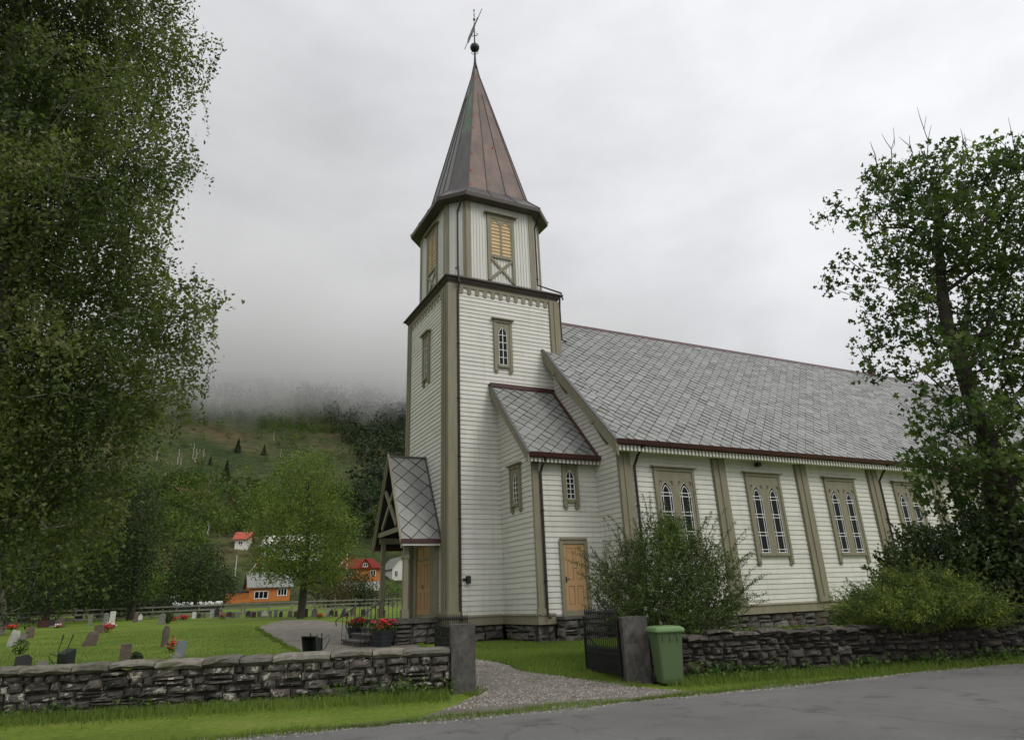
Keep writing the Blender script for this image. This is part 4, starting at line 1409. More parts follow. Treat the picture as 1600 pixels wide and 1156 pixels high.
pillar(-5.15, -4.67, -.52, .03, 1.25, 'rough square granite gate pillar at the end of the lichened wall')
pillar(-1.62, -1.09, -.50, .03, 1.25, 'rough square granite gate pillar beside the green wheelie bin')


def gate_leaf(a, b, z0, z1, label):
    a = np.array(a); b = np.array(b)
    u = (b - a); L = np.linalg.norm(u); u /= L
    F_ = Fr((a[0], a[1], 0), (u[0], u[1], 0), (-u[1], u[0], 0))
    root = empty('gate_leaf', (a[0], a[1], z0))
    tag(root, label, 'iron gate', 'leaves of the iron churchyard gate')
    mb = MB()
    for zz in (z0 + .06, z0 + .42, z1 - .30, z1 - .12):
        F_.box(mb, 0, L, zz - .02, zz + .02, -.018, .018)
    F_.box(mb, 0, .045, z0, z1 + .02, -.025, .025); F_.box(mb, L - .045, L, z0, z1 + .02, -.025, .025)
    F_.bar(mb, .03, z0 + .08, L - .03, z1 - .3, .03, .019, .028)
    mb.build('gate_frame', M['iron'], root)
    n = int(L / .085)
    for k in range(n):
        x = .09 + (L - .18) * k / (n - 1)
        mb = MB()
        mb.tube([F_.p(x, z0 + .02), F_.p(x, z1 + .06)], .0115, 6)
        mb.tube([F_.p(x, z1 + .06), F_.p(x, z1 + .10), F_.p(x, z1 + .2)], [.013, .022, .003], 6)
        mb.build('picket', M['iron'], root)
    # close lower infill pickets
    mb = MB()
    for k in range(n - 1):
        x = .09 + (L - .18) * (k + .5) / (n - 1)
        mb.tube([F_.p(x, z0 + .03), F_.p(x, z0 + .5), F_.p(x, z0 + .58)], [.010, .010, .002], 5)
    mb.build('dog_bars', M['iron'], root)
    return root


gate_leaf(wl(-4.76, .28), wl(-5.42, 1.55), .34, 1.24, 'black spiked iron gate leaf folded back behind the left granite pillar')
gate_leaf(wl(-1.66, .15), wl(-2.05, 1.62), .12, 1.24, 'black spiked iron gate leaf standing open against the right granite pillar')

# ------------------------------------------------------------------ wheelie bin
M['binplastic'] = mat('green_plastic', (0.098, 0.148, 0.064), 0.5, var=(0.08, 0.125, 0.054), vscale=2.0, vmix=0.7, bump=0.06, bscale=60, stain=(0.09, 0.135, 0.06), stscale=2.5, stlo=.58, sthi=.75)
M['binlid'] = mat('green_lid', (0.16, 0.27, 0.10), 0.45, var=(0.13, 0.22, 0.085), vmix=0.6, bump=0.05)
M['rubber'] = mat('rubber', (0.015, 0.015, 0.015), 0.7)
bx, by = wl(-.87, -.42)
bin_ = empty('wheelie_bin', (bx, by, 0.01))
tag(bin_, 'green plastic wheelie bin standing against the wall beside the right gate pillar', 'wheelie bin')
BF = Fr((bx, by, 0), (WU[0] * .92, WU[1] * .92, 0), (-WN[0] * .92, -WN[1] * .92, 0))


def rrect(x0, x1, y0, y1, r, n=4):
    pts = []
    for cx_, cy_, a0 in ((x1 - r, y1 - r, 0), (x0 + r, y1 - r, 90), (x0 + r, y0 + r, 180), (x1 - r, y0 + r, 270)):
        for k in range(n + 1):
            a = math.radians(a0 + 90 * k / n)
            pts.append((cx_ + r * math.cos(a), cy_ + r * math.sin(a)))
    return pts


def loft(mb, F_, secs, t=.5, caps=True, m=0):
    """secs: list of (outline in (a, d), height)"""
    k = len(secs[0][0])
    vs = [F_.p(a, h, d) for pts, h in secs for a, d in pts]
    fs = [(i * k + j, i * k + (j + 1) % k, (i + 1) * k + (j + 1) % k, (i + 1) * k + j) for i in range(len(secs) - 1) for j in range(k)]
    if caps:
        fs += [tuple(range(k - 1, -1, -1)), tuple((len(secs) - 1) * k + j for j in range(k))]
    mb.add(vs, fs, t, m)


mb = MB()
loft(mb, BF, [(rrect(-.23, .23, -.25, .24, .05), .05), (rrect(-.235, .235, -.26, .26, .05), .12), (rrect(-.275, .275, -.30, .335, .045), .86), (rrect(-.28, .28, -.305, .345, .045), .93),
              (rrect(-.305, .305, -.32, .365, .045), .945), (rrect(-.305, .305, -.32, .365, .045), .985)])
for q in range(3):
    BF.box(mb, -.16 + q * .16 - .01, -.16 + q * .16 + .01, .80, .945, .325, .362)
mb.build('bin_body', M['binplastic'], bin_, bevel=.004)
mb = MB()
loft(mb, BF, [(rrect(-.33, .33, -.34, .395, .05), .965), (rrect(-.335, .335, -.34, .40, .05), .99), (rrect(-.325, .325, -.335, .39, .06), 1.035), (rrect(-.27, .27, -.28, .33, .08), 1.065), (rrect(-.20, .20, -.22, .24, .1), 1.072)])
mb.build('bin_lid', M['binlid'], bin_, bevel=.004)
mb = MB()
mb.tube([BF.p(-.24, .99, -.36), BF.p(-.24, .985, -.42), BF.p(.24, .985, -.42), BF.p(.24, .99, -.36)], .016, 8)
mb.build('handle_bar', M['binplastic'], bin_)
for s_ in (-1, 1):
    mb = MB()
    mb.tube([BF.p(s_ * .23, .10, -.27), BF.p(s_ * .29, .10, -.27)], .10, 18)
    mb.build('wheel', M['rubber'], bin_)

# ------------------------------------------------------------------ foliage tools


def rotations(n, tilt=1.0):
    """random leaf frames (n,3,3); tilt 1 = any attitude, 0 = flat"""
    a = rng.uniform(0, 2 * PI, n)
    z = 1 - rng.uniform(0, 1, n) * (1 + tilt * 0.9)
    z = np.clip(z, -1, 1); s = np.sqrt(1 - z * z)
    nrm = np.stack([s * np.cos(a), s * np.sin(a), z], -1)
    h = rng.normal(size=(n, 3))
    u = np.cross(nrm, h); u /= np.linalg.norm(u, axis=1, keepdims=True) + 1e-9
    v = np.cross(nrm, u)
    return np.stack([u, v, nrm], 1)


LEAF_RHOMB = (np.array([[-.5, 0, 0], [0, -.30, .07], [.5, 0, -.05], [0, .30, .07]]), np.array([[0, 1, 2, 3]]))
LEAF_LOBED = (np.array([[0, 0, .03], [-.12, -.10, 0], [-.38, -.30, -.04], [-.06, -.27, 0], [.12, -.46, -.05], [.22, -.24, 0], [.54, 0, -.08], [.22, .24, 0],
                        [.12, .46, -.05], [-.06, .27, 0], [-.38, .30, -.04], [-.12, .10, 0]]),
              np.array([[0, 1, 2, 3], [0, 3, 4, 5], [0, 5, 6, 7], [0, 7, 8, 9], [0, 9, 10, 11], [0, 11, 1, 1]])[:5])
BLADE = (np.array([[-.5, 0, 0], [.5, 0, 0], [.22, .0, .55], [.0, .12, 1.0]]), np.array([[0, 1, 2, 3]]))
LEAF_NARROW = (np.array([[-.5, 0, 0], [0, -.13, .03], [.5, 0, -.05], [0, .13, .03]]), np.array([[0, 1, 2, 3]]))


def leaves(pos, size, tmpl, tint, rot=None, tilt=1.0):
    n = len(pos)
    if rot is None: rot = rotations(n, tilt)
    tv, tf = tmpl
    sz = np.broadcast_to(np.asarray(size, float), (n,))
    V = np.einsum('kc,ncd->nkd', tv, rot) * sz[:, None, None] + pos[:, None, :]
    F = tf[None] + (np.arange(n) * len(tv))[:, None, None]
    return V.reshape(-1, 3), F.reshape(-1, tf.shape[1]), np.repeat(tint, len(tf))


def blobs_sample(blobs, n):
    """points spread through a union of ellipsoids (centre, radii), thicker towards the skin"""
    vol = np.array([b[1][0] * b[1][1] * b[1][2] for b in blobs]) ** 0.8
    idx = rng.choice(len(blobs), n, p=vol / vol.sum())
    d = rng.normal(size=(n, 3)); d /= np.linalg.norm(d, axis=1, keepdims=True)
    r = rng.uniform(0, 1, n) ** 0.42
    c = np.array([b[0] for b in blobs])[idx]; rd = np.array([b[1] for b in blobs])[idx]
    return c + d * r[:, None] * rd


def thin(pts, dmin):
    """keep points no closer than dmin"""
    keep = []
    cell = {}
    for p in pts:
        k = tuple((p // dmin).astype(int))
        ok = True
        for dx in (-1, 0, 1):
            for dy in (-1, 0, 1):
                for dz in (-1, 0, 1):
                    for q in cell.get((k[0] + dx, k[1] + dy, k[2] + dz), ()):
                        if ((q - p) ** 2).sum() < dmin * dmin: ok = False
        if ok:
            keep.append(p); cell.setdefault(k, []).append(p)
    return np.array(keep)


def skeleton(trunk, tips, r_tip, r_base, mb, n=6, sag=0.12, max_r=None):
    """limbs from a trunk polyline to every tip, each tip joined to the nearest wood already grown"""
    trunk = [np.array(p, float) for p in trunk]
    nodes = list(trunk); par = [-1] + list(range(len(trunk) - 1))
    tr = np.array(trunk)
    order = np.argsort([np.min(np.linalg.norm(tr - t_, axis=1)) for t_ in tips])
    for k in order:
        t_ = tips[k]
        A = np.array(nodes)
        dv = t_ - A
        d = np.linalg.norm(dv, axis=1) + np.where(dv[:, 2] < 0.2, 0.9 * np.abs(dv[:, 2] - .2), 0)
        j = int(np.argmin(d))
        p = nodes[j]; L = np.linalg.norm(t_ - p)
        m = max(1, int(L / 0.8))
        prev = j
        for q in range(1, m + 1):
            f = q / m
            pt = p + (t_ - p) * f + np.array([0, 0, sag * L * math.sin(f * PI) * (1 if L > 1 else .3)]) + (rng.normal(size=3) * .045 * L if q < m else 0)
            nodes.append(pt); par.append(prev); prev = len(nodes) - 1
    cnt = np.zeros(len(nodes))
    haschild = set(par)
    for i in range(len(nodes) - 1, -1, -1):
        if i not in haschild: cnt[i] += 1
        if par[i] >= 0: cnt[par[i]] += cnt[i]
    tot = cnt[0]
    ex = math.log(r_base / r_tip) / math.log(max(tot, 2))
    rr = r_tip * cnt ** ex
    # draw chains
    kids = {}
    for i, p in enumerate(par): kids.setdefault(p, []).append(i)
    stack = [(0, None)]
    while stack:
        i, prv = stack.pop()
        ch = [nodes[i]] if prv is None else [nodes[prv], nodes[i]]
        rs = [rr[i]] if prv is None else [min(rr[prv], rr[i] * 1.5), rr[i]]
        while True:
            k = kids.get(i, [])
            if not k: break
            k = sorted(k, key=lambda q: -cnt[q])
            for q in k[1:]: stack.append((q, i))
            i = k[0]; ch.append(nodes[i]); rs.append(rr[i])
        if len(ch) > 1:
            nn = n if rs[0] < .06 else n + 4
            mb.tube(ch, rs, nn, cap=False)
    return nodes


def tint_for(pos, base_noise=0.35, n_freq=0.9):
    """each leaf its own green; the clump drift also paints in lit foliage"""
    c = np.sin(pos[:, 0] * n_freq * 1.7 + 2 * np.sin(pos[:, 2] * n_freq)) * np.sin(pos[:, 1] * n_freq * 1.5 + 1.3 * np.sin(pos[:, 2] * n_freq * 1.4 + 1))
    return np.clip(.42 + base_noise * .5 * c + rng.normal(0, .17, len(pos)), 0, 1)


def make_tree(name, loc, label, cat, group, trunk, tips, crown, leafmat, barkmat, r_tip, r_base, crown_name='crown', sag=.12, tmpl_tint=None):
    """crown = (V, F, tint)"""
    root = empty(name, loc)
    tag(root, label, cat, group)
    mb = MB()
    skeleton(trunk, tips, r_tip, r_base, mb, sag=sag)
    mb.build('trunk', barkmat, root, smooth=True)
    if crown is not None:
        mesh_np(crown_name, crown[0], crown[1], crown[2], leafmat, root)
    return root


def cluster_leaves(tips, per, rad, size, tmpl, tilt=1.0, flat=.7, drop=0.0, noise=.5, freq=.9, szvar=.25):
    n = len(tips) * per
    c = np.repeat(tips, per, axis=0)
    off = rng.normal(size=(n, 3)) * rad * np.array([1, 1, flat])
    pos = c + off
    if drop:
        pos[:, 2] -= drop * rng.uniform(0, 1, n) ** 1.5
    s = size * (1 + szvar * rng.uniform(-1, 1, n))
    return leaves(pos, s, tmpl, tint_for(pos, noise, freq), tilt=tilt)


def px_blob(px, py, rx, ry, D, deep=1.0):
    """an ellipsoid seen rx by ry photo pixels wide from the camera, D metres away"""
    p = at(px, py, D)
    k = np.linalg.norm(p - EYE) / FPX
    # radii across, in depth and up; the frame is nearly the world's for round clumps
    return (p, np.array([rx * k, rx * k * deep, ry * k]))


def join(*parts):
    V, F, T = [], [], []
    o = 0
    for v, f, t_ in parts:
        V.append(v); F.append(f + o); T.append(t_); o += len(v)
    return np.vstack(V), np.vstack(F), np.concatenate(T)


def strands(tips, k, lmin, lmax, per_m, size, tmpl, wander=.12):
    """hanging birch twigs with leaves down their length"""
    P = []; lines = []
    for t_ in tips:
        for _ in range(k):
            L = rng.uniform(lmin, lmax)
            st = t_ + rng.normal(size=3) * np.array([.36, .36, .25])
            m = max(3, int(L * per_m))
            f = rng.uniform(0, 1, m)
            drift = rng.normal(size=2) * wander
            x = st[0] + drift[0] * f * L + rng.normal(0, .05 + .05 * f, m)
            y = st[1] + drift[1] * f * L + rng.normal(0, .05 + .05 * f, m)
            z = st[2] - f * L
            P.append(np.stack([x, y, z], -1))
            lines.append((st, st + np.array([drift[0] * L, drift[1] * L, -L])))
    pos = np.vstack(P)
    s = size * (1 + .3 * rng.uniform(-1, 1, len(pos)))
    return leaves(pos, s, tmpl, tint_for(pos, .9, .75), tilt=1.0), lines


# ------------------------------------------------------------------ the big birch on the left
D0 = 21.0
bl = []
for (px, py, rx, ry, dd) in ((60, -110, 170, 120, 0), (205, 10, 36, 36, -1), (190, 70, 95, 62, 1), (262, 82, 34, 26, 0), (312, 64, 14, 7, 0), (288, 66, 16, 10, 0), (195, 150, 55, 50, 0), (60, 60, 120, 110, 2),
                             (110, 200, 140, 85, 0), (220, 222, 62, 48, -1), (280, 208, 20, 22, -1), (60, 330, 160, 105, 0), (180, 325, 72, 60, 0), (245, 325, 22, 32, 0), (110, 450, 150, 105, 1), (225, 455, 70, 42, -1),
                             (288, 462, 48, 30, -1), (338, 468, 18, 20, -1), (330, 440, 16, 10, -1), (262, 530, 56, 36, 0), (318, 515, 16, 24, -1), (170, 560, 120, 75, 0), (40, 560, 120, 95, 0), (210, 615, 36, 34, 0), (262, 590, 18, 26, 0),
                             (110, 670, 105, 70, 0), (10, 720, 110, 85, 1), (185, 680, 32, 36, 0), (140, 750, 50, 44, 1), (50, 800, 100, 55, 1), (-90, 200, 190, 290, 3), (-80, 620, 140, 190, 2)):
    bl.append(px_blob(px, py, rx, ry, D0 + dd, 1.0))
tips = thin(blobs_sample(bl, 5200), .60)
base = at(-75, 990, 22.5); base[2] = tz(base[0], base[1])
top = at(60, -150, 21.5)
trunk = [base + (top - base) * f + np.array([.3 * math.sin(f * 5), .2 * math.cos(f * 4), 0]) for f in np.linspace(0, 1, 14)]
cr1 = cluster_leaves(tips, 46, .25, .13, LEAF_RHOMB, noise=.9, freq=.75, szvar=.4)  # strong wide tint drift puts lit and darker clumps into the leaf colour
cr2, lines = strands(tips, 4, .6, 1.9, 20, .12, LEAF_RHOMB)
root = make_tree('birch_tree', base, 'large weeping birch filling the left edge, its leafy branches hanging over the graveyard', 'tree', None, trunk, tips, join(cr1, cr2), M['birch'], M['birchbark'], .012, .36)
mb = MB()
for a, b_ in lines[::6]:
    mb.tube([a, (a + b_) / 2 + rng.normal(size=3) * .04, b_], [.007, .006, .003], 3, cap=False)
mb.build('hanging_twigs', M['bark'], root)

# ------------------------------------------------------------------ the maple on the right
MD = 20.6
bl = []
for (px, py, rx, ry, dd) in ((1398, 275, 34, 28, 0), (1450, 290, 55, 45, .5), (1538, 268, 50, 32, 0), (1590, 300, 50, 60, 1), (1378, 325, 38, 34, 0), (1308, 330, 26, 9, 0), (1348, 340, 20, 12, 0), (1470, 375, 75, 50, 0), (1570, 390, 70, 60, 1),
                             (1395, 400, 42, 34, 0), (1318, 412, 16, 16, 0), (1285, 452, 10, 7, 0), (1302, 432, 18, 10, 0), (1345, 440, 20, 13, 0), (1420, 470, 50, 32, 0), (1348, 478, 20, 22, 0), (1342, 532, 14, 9, 0), (1385, 522, 26, 16, 0), (1440, 530, 40, 18, 0),
                             (1326, 564, 13, 8, 0), (1362, 558, 18, 10, 0), (1354, 588, 12, 7, 0), (1418, 572, 26, 14, 0), (1560, 500, 66, 40, 1), (1600, 580, 46, 60, 1), (1500, 598, 44, 18, 0), (1452, 626, 26, 16, 0), (1446, 668, 26, 16, 0), (1572, 655, 44, 26, 0),
                             (1600, 730, 50, 46, 0), (1490, 712, 46, 26, -.3), (1450, 706, 28, 20, 0), (1530, 645, 46, 24, -1.2), (1500, 555, 46, 24, -1), (1468, 745, 36, 22, -.4), (1530, 720, 44, 24, -1.3), (1466, 780, 26, 20, 0), (1545, 770, 56, 34, 0), (1610, 830, 50, 46, 0), (1660, 500, 60, 200, 1)):
    bl.append(px_blob(px, py, rx, ry, MD + dd, 1.1))
tips = thin(blobs_sample(bl, 4200), .43)
base = at(1568, 960, MD); base[2] = tz(base[0], base[1])
kp = [at(1562, 800, MD - .1), at(1546, 690, MD - .1), at(1518, 620, MD - .1), at(1492, 540, MD), at(1474, 470, MD + .1), at(1468, 390, MD + .2), at(1462, 300, MD + .3)]
trunk = [base] + kp
k2 = []
for a, b_ in zip(trunk[:-1], trunk[1:]):
    k2 += [a, (a + b_) / 2 + rng.normal(size=3) * .03]
trunk = k2 + [trunk[-1]]
cr = cluster_leaves(tips, 28, .18, .162, LEAF_LOBED, tilt=.75, flat=.8, noise=.8, freq=1.3, szvar=.5)
root = make_tree('maple_tree', base, 'tall dark maple with a leaning trunk in front of the nave', 'tree', None, trunk, tips, cr, M['maple'], M['bark'], .010, .29)
mb = MB()
for (px, py, qx, qy, n_) in ((1392, 262, 1396, 200, 3), (1450, 262, 1447, 182, 3), (1372, 262, 1360, 222, 2), (1421, 250, 1421, 212, 2), (1512, 250, 1508, 214, 3), (1583, 250, 1592, 208, 3), (1572, 240, 1572, 222, 2)):
    a, b_ = at(px, py, MD), at(qx, qy, MD + random.uniform(-.5, .5))
    pts = [a + (b_ - a) * f + rng.normal(size=3) * .035 * (0 < f < 1) for f in np.linspace(0, 1, 5)]
    mb.tube(pts, [.02, .016, .013, .010, .006], 4, cap=False)
    for q in range(n_):
        s0 = pts[1 + q % 3]; e_ = s0 + rng.normal(size=3) * .2 + np.array([0, 0, .28])
        mb.tube([s0, (s0 + e_) / 2 + rng.normal(size=3) * .02, e_], [.011, .009, .004], 4, cap=False)
mb.build('dead_twigs', M['bark'], root)

# ------------------------------------------------------------------ shrubs behind the right wall


def shrub(name, blobs, label, cat, dmin, per, rad_, size, tmpl, lm, base, nsamp=1500, tilt=1.0, sprays=0, spray_len=.6, noise=.6, freq=2.0, r_base=.05, spray_mat=None):
    tips = thin(blobs_sample(blobs, nsamp), dmin)
    parts = [cluster_leaves(tips, per, rad_, size, tmpl, tilt=tilt, noise=noise, freq=freq)]
    base = np.array(base, float); base[2] = tz(base[0], base[1])
    tw = MB()
    if sprays:
        c = np.mean([b[0] for b in blobs], axis=0)
        ids = rng.choice(len(tips), sprays)
        P = []
        for i in ids:
            d = tips[i] - base; d = d / np.linalg.norm(d) + rng.normal(size=3) * .25; d[2] += .15; d /= np.linalg.norm(d)
            L = spray_len * rng.uniform(.5, 1.3)
            m = int(L * 42)
            f = rng.uniform(0, 1, m)
            P.append(tips[i] + d * (f * L)[:, None] + np.array([0, 0, -.25]) * (f * f * L)[:, None] + rng.normal(size=(m, 3)) * .025)
            tw.tube([tips[i], tips[i] + d * L * .5 + np.array([0, 0, -.06 * L]), tips[i] + d * L + np.array([0, 0, -.25 * L])], [.006, .005, .002], 3, cap=False)
        pos = np.vstack(P)
        parts.append(leaves(pos, size * rng.uniform(.6, 1.1, len(pos)), tmpl, np.clip(tint_for(pos, noise, freq) + .1, 0, 1), tilt=tilt))
    root = empty(name, base)
    tag(root, label, cat)
    mb = MB()
    stems = [base, base + np.array([0, 0, .12])]
    skeleton(stems, tips[::3], .005, r_base, mb, n=5, sag=.05)
    mb.build('stem', M['bark'], root)
    if sprays: tw.build('twigs', M['bark'], root)
    V, F, T = join(*parts)
    mesh_np('foliage', V, F, T, lm, root)
    return root


D1 = 17.2
bl = [px_blob(*q, D1, 1.0) for q in ((1045, 905, 80, 62), (985, 925, 55, 45), (1100, 930, 55, 50), (1040, 850, 45, 45), (1045, 960, 95, 35), (950, 905, 25, 25), (1000, 870, 35, 35), (1095, 880, 40, 35))]
r0 = shrub('berry_shrub', bl, 'loose arching green shrub with a few white blossoms behind the wall by the wheelie bin', 'shrub', .16, 27, .10, .085, LEAF_NARROW, M['shrub'], at(1040, 990, D1), 3600, sprays=330, spray_len=.95)
# bright fresh shoots at its top and a few blossoms are parts of the same shrub
tp = thin(blobs_sample([px_blob(1045, 835, 26, 24, D1 - .4), px_blob(1038, 812, 12, 14, D1 - .4), px_blob(1068, 850, 20, 12, D1 - .4)], 160), .10)
V, F, T = cluster_leaves(tp, 16, .07, .085, LEAF_NARROW, noise=.3, freq=2)
mesh_np('fresh_shoots', V, F, np.clip(T + .45, 0, 1), M['shrub'], r0)
mb = MB()
for (px, py) in ((1009, 951), (1024, 952), (1012, 962), (1047, 904), (1033, 973), (1080, 955), (992, 966)):
    c = at(px, py, D1 - .75)
    for q in range(5):
        a = 2 * PI * q / 5
        mb.sphere(c + np.array([.025 * math.cos(a), 0, .025 * math.sin(a)]), .022, 6, 4)
mb.build('blossom', M['whitepetal'], r0)

D2 = 18.7
bl = [px_blob(*q, D2, .8) for q in ((1430, 950, 100, 26), (1370, 950, 46, 26), (1428, 920, 44, 20), (1488, 938, 50, 24), (1330, 964, 28, 15), (1540, 956, 36, 18), (1382, 914, 20, 14), (1462, 905, 22, 12), (1345, 940, 18, 14))]
shrub('golden_juniper', bl, 'low spreading golden green juniper spilling over the dark stone wall', 'shrub', .13, 34, .075, .085, LEAF_NARROW, M['juniper'], at(1430, 985, D2), 2400, sprays=620, spray_len=.5, noise=.9, freq=3.2)
D3 = 20.6
bl = [px_blob(*q, D3, .8) for q in ((1450, 870, 60, 40), (1520, 880, 80, 55), (1590, 900, 60, 70), (1420, 895, 40, 25), (1500, 930, 90, 40), (1390, 905, 22, 20), (1560, 830, 50, 40))]
shrub('dark_laurel', bl, 'dense dark leafy shrub under the maple behind the golden juniper', 'shrub', .2, 22, .12, .11, LEAF_RHOMB, M['darkshrub'], at(1530, 975, D3), 2600, sprays=110, spray_len=.55, noise=.6, freq=2)
#PARTC
# ------------------------------------------------------------------ graveyard
SM = {}
for nm, c, v in (('grey', (0.22, 0.215, 0.20), (0.13, 0.125, 0.115)), ('pale', (0.46, 0.45, 0.42), (0.33, 0.32, 0.29)), ('dark', (0.045, 0.043, 0.042), (0.025, 0.025, 0.025)),
                 ('brown', (0.15, 0.11, 0.085), (0.09, 0.07, 0.055)), ('slateblue', (0.23, 0.25, 0.29), (0.17, 0.18, 0.21)), ('maroon', (0.085, 0.03, 0.03), (0.05, 0.02, 0.02)), ('white', (0.66, 0.65, 0.62), (0.5, 0.5, 0.47))):
    SM[nm] = mat(nm + '_gravestone', c, 0.75 if nm not in ('dark', 'maroon') else 0.3, var=v, vscale=6, vmix=0.8, bump=0.4 if nm not in ('dark', 'maroon') else .02, bscale=22,
                 stain=(0.16, 0.17, 0.10) if nm in ('grey', 'brown', 'pale') else None, stscale=3, stlo=.58, sthi=.72)


def slab(style, w_, h_, d_):
    """a gravestone standing at its own origin"""
    mb = MB()
    if style in ('round', 'flat', 'shoulder', 'slant'):
        if style == 'round':
            pts = [(-w_ / 2, 0), (w_ / 2, 0), (w_ / 2, h_ * .78)] + [(w_ / 2 * math.cos(a), h_ * .78 + h_ * .22 * math.sin(a)) for a in np.linspace(.25, PI - .25, 8)] + [(-w_ / 2, h_ * .78)]
        elif style == 'flat':
            pts = [(-w_ / 2, 0), (w_ / 2, 0), (w_ / 2 * .97, h_ * .96), (w_ / 2 * .85, h_), (-w_ / 2 * .85, h_), (-w_ / 2 * .97, h_ * .96)]
        elif style == 'shoulder':
            pts = [(-w_ / 2, 0), (w_ / 2, 0), (w_ / 2, h_ * .72), (w_ / 2 * .6, h_ * .80), (w_ / 2 * .35, h_ * .96), (0, h_), (-w_ / 2 * .35, h_ * .96), (-w_ / 2 * .6, h_ * .80), (-w_ / 2, h_ * .72)]
        else:
            pts = [(-w_ / 2, 0), (w_ / 2, 0), (w_ / 2, h_ * .85), (w_ * .2, h_), (-w_ / 2, h_ * .94)]
        F_ = Fr((0, 0, 0), (1, 0, 0), (0, -1, 0))
        F_.plate(mb, pts, [], -d_ / 2, d_ / 2)
        mb.add([F_.p(a, h, -d_ / 2) for a, h in pts], [tuple(range(len(pts)))])
    else:                                                  # rough standing stone
        n, m = 8, 6
        rr = [1.0, .95, .93, .9, .86, .62, .12] if style == 'rough' else [1.0, 1.05, .95, .8, .55, .3, .1]
        vs = []
        for j in range(len(rr)):
            for i in range(n):
                a = 2 * PI * i / n + .3
                k = rr[j] * random.uniform(.86, 1.12)
                z = h_ * (j / (len(rr) - 2) if j < len(rr) - 1 else 1.02) * random.uniform(.97, 1.02)
                ca, sa = math.cos(a), math.sin(a)
                q = (abs(ca) ** 3 + abs(sa) ** 3) ** (-1 / 3)
                vs.append((w_ / 2 * k * q * ca, d_ / 2 * k * q * sa, min(z, h_ * 1.03)))
        fs = [(j * n + i, j * n + (i + 1) % n, (j + 1) * n + (i + 1) % n, (j + 1) * n + i) for j in range(len(rr) - 1) for i in range(n)]
        fs.append(tuple((len(rr) - 1) * n + i for i in range(n)))
        mb.add(vs, fs)
    return mb


def place_px(x0, x1, yt, yb, D=None):
    c = (x0 + x1) / 2
    if D is None:
        g = ground_at(c, yb)
    else:
        g = at(c, yb, D); g[2] = tz(g[0], g[1])
    k = np.linalg.norm(g - EYE) / FPX
    t_ = at(c, yt, math.hypot(g[0], g[1]))
    h = max(.2, t_[2] - g[2])
    az = math.atan2(g[1], g[0])
    return g, k, (x1 - x0) * k, h, az


GROUP_ST = 'headstones standing in the churchyard'


def headstone(x0, x1, yt, yb, style, col, label, D=None, lean=0.0, plinth=False, yaw=0.0, dep=None, group=GROUP_ST):
    g, k, w_, h_, az = place_px(x0, x1, yt, yb, D)
    root = slab(style, w_, h_, dep or max(.12, min(.3, w_ * .55))).build('headstone', SM[col], None, bevel=.012 if style in ('round', 'flat', 'shoulder', 'slant') else 0)
    root.location = (g[0], g[1], g[2] - .03)
    root.rotation_euler = (0, lean, az - PI / 2 + yaw)
    tag(root, label, 'headstone', group)
    if plinth or style in ('round', 'shoulder'):
        mb = MB(); mb.box(-w_ * .62, w_ * .62, -.17, .17, -.05, .13)
        p = mb.build('plinth', SM['grey'], None, bevel=.01); p.parent = root
    return root


def flowers(x0, x1, yt, yb, mats, label, D=None, group='flowers laid on the graves'):
    g, k, w_, h_, az = place_px(x0, x1, yt, yb, D)
    root = empty('grave_flowers', (g[0], g[1], g[2]))
    tag(root, label, 'flowers', group)
    n = max(14, int(60 * w_))
    for q, mm_ in enumerate(mats):
        mb = MB()
        for _ in range(n // len(mats) + 5):
            c = np.array([g[0], g[1], g[2]]) + np.array([random.gauss(0, w_ * .25), random.gauss(0, w_ * .2), abs(random.gauss(h_ * .62, h_ * .2))])
            mb.sphere(c, random.uniform(.035, .06) * max(1, w_ / .5), 6, 4, t=random.random(), sq=(1, 1, .7), jit=.2)
        mb.build('blooms', mm_, root)
    pos = np.array([g[0], g[1], g[2]]) + rng.normal(size=(n * 3, 3)) * np.array([w_ * .28, w_ * .22, h_ * .2]) + np.array([0, 0, h_ * .35])
    V, F, T = leaves(pos, .10, LEAF_RHOMB, rng.uniform(0, 1, len(pos)))
    mesh_np('leaves', V, F, T, M['shrub'], root)
    return root


def plant(x0, x1, yt, yb, label, lm='shrub', D=None, n=260, size=.085, name='grave_plant', cat='plant', group=None):
    g, k, w_, h_, az = place_px(x0, x1, yt, yb, D)
    root = empty(name, (g[0], g[1], g[2])); tag(root, label, cat, group)
    d = rng.normal(size=(n, 3)); d /= np.linalg.norm(d, axis=1, keepdims=True)
    pos = g + d * (rng.uniform(.2, 1, n) ** .5)[:, None] * np.array([w_ / 2, w_ / 2, h_ / 2]) + np.array([0, 0, h_ / 2])
    V, F, T = leaves(pos, size, LEAF_RHOMB, tint_for(pos, .6, 3))
    mesh_np('foliage', V, F, T, M[lm], root)
    mb = MB(); mb.tube([g - np.array([0, 0, .05]), g + np.array([0, 0, h_ * .7])], [.03, .012], 5); mb.build('stem', M['bark'], root)
    return root


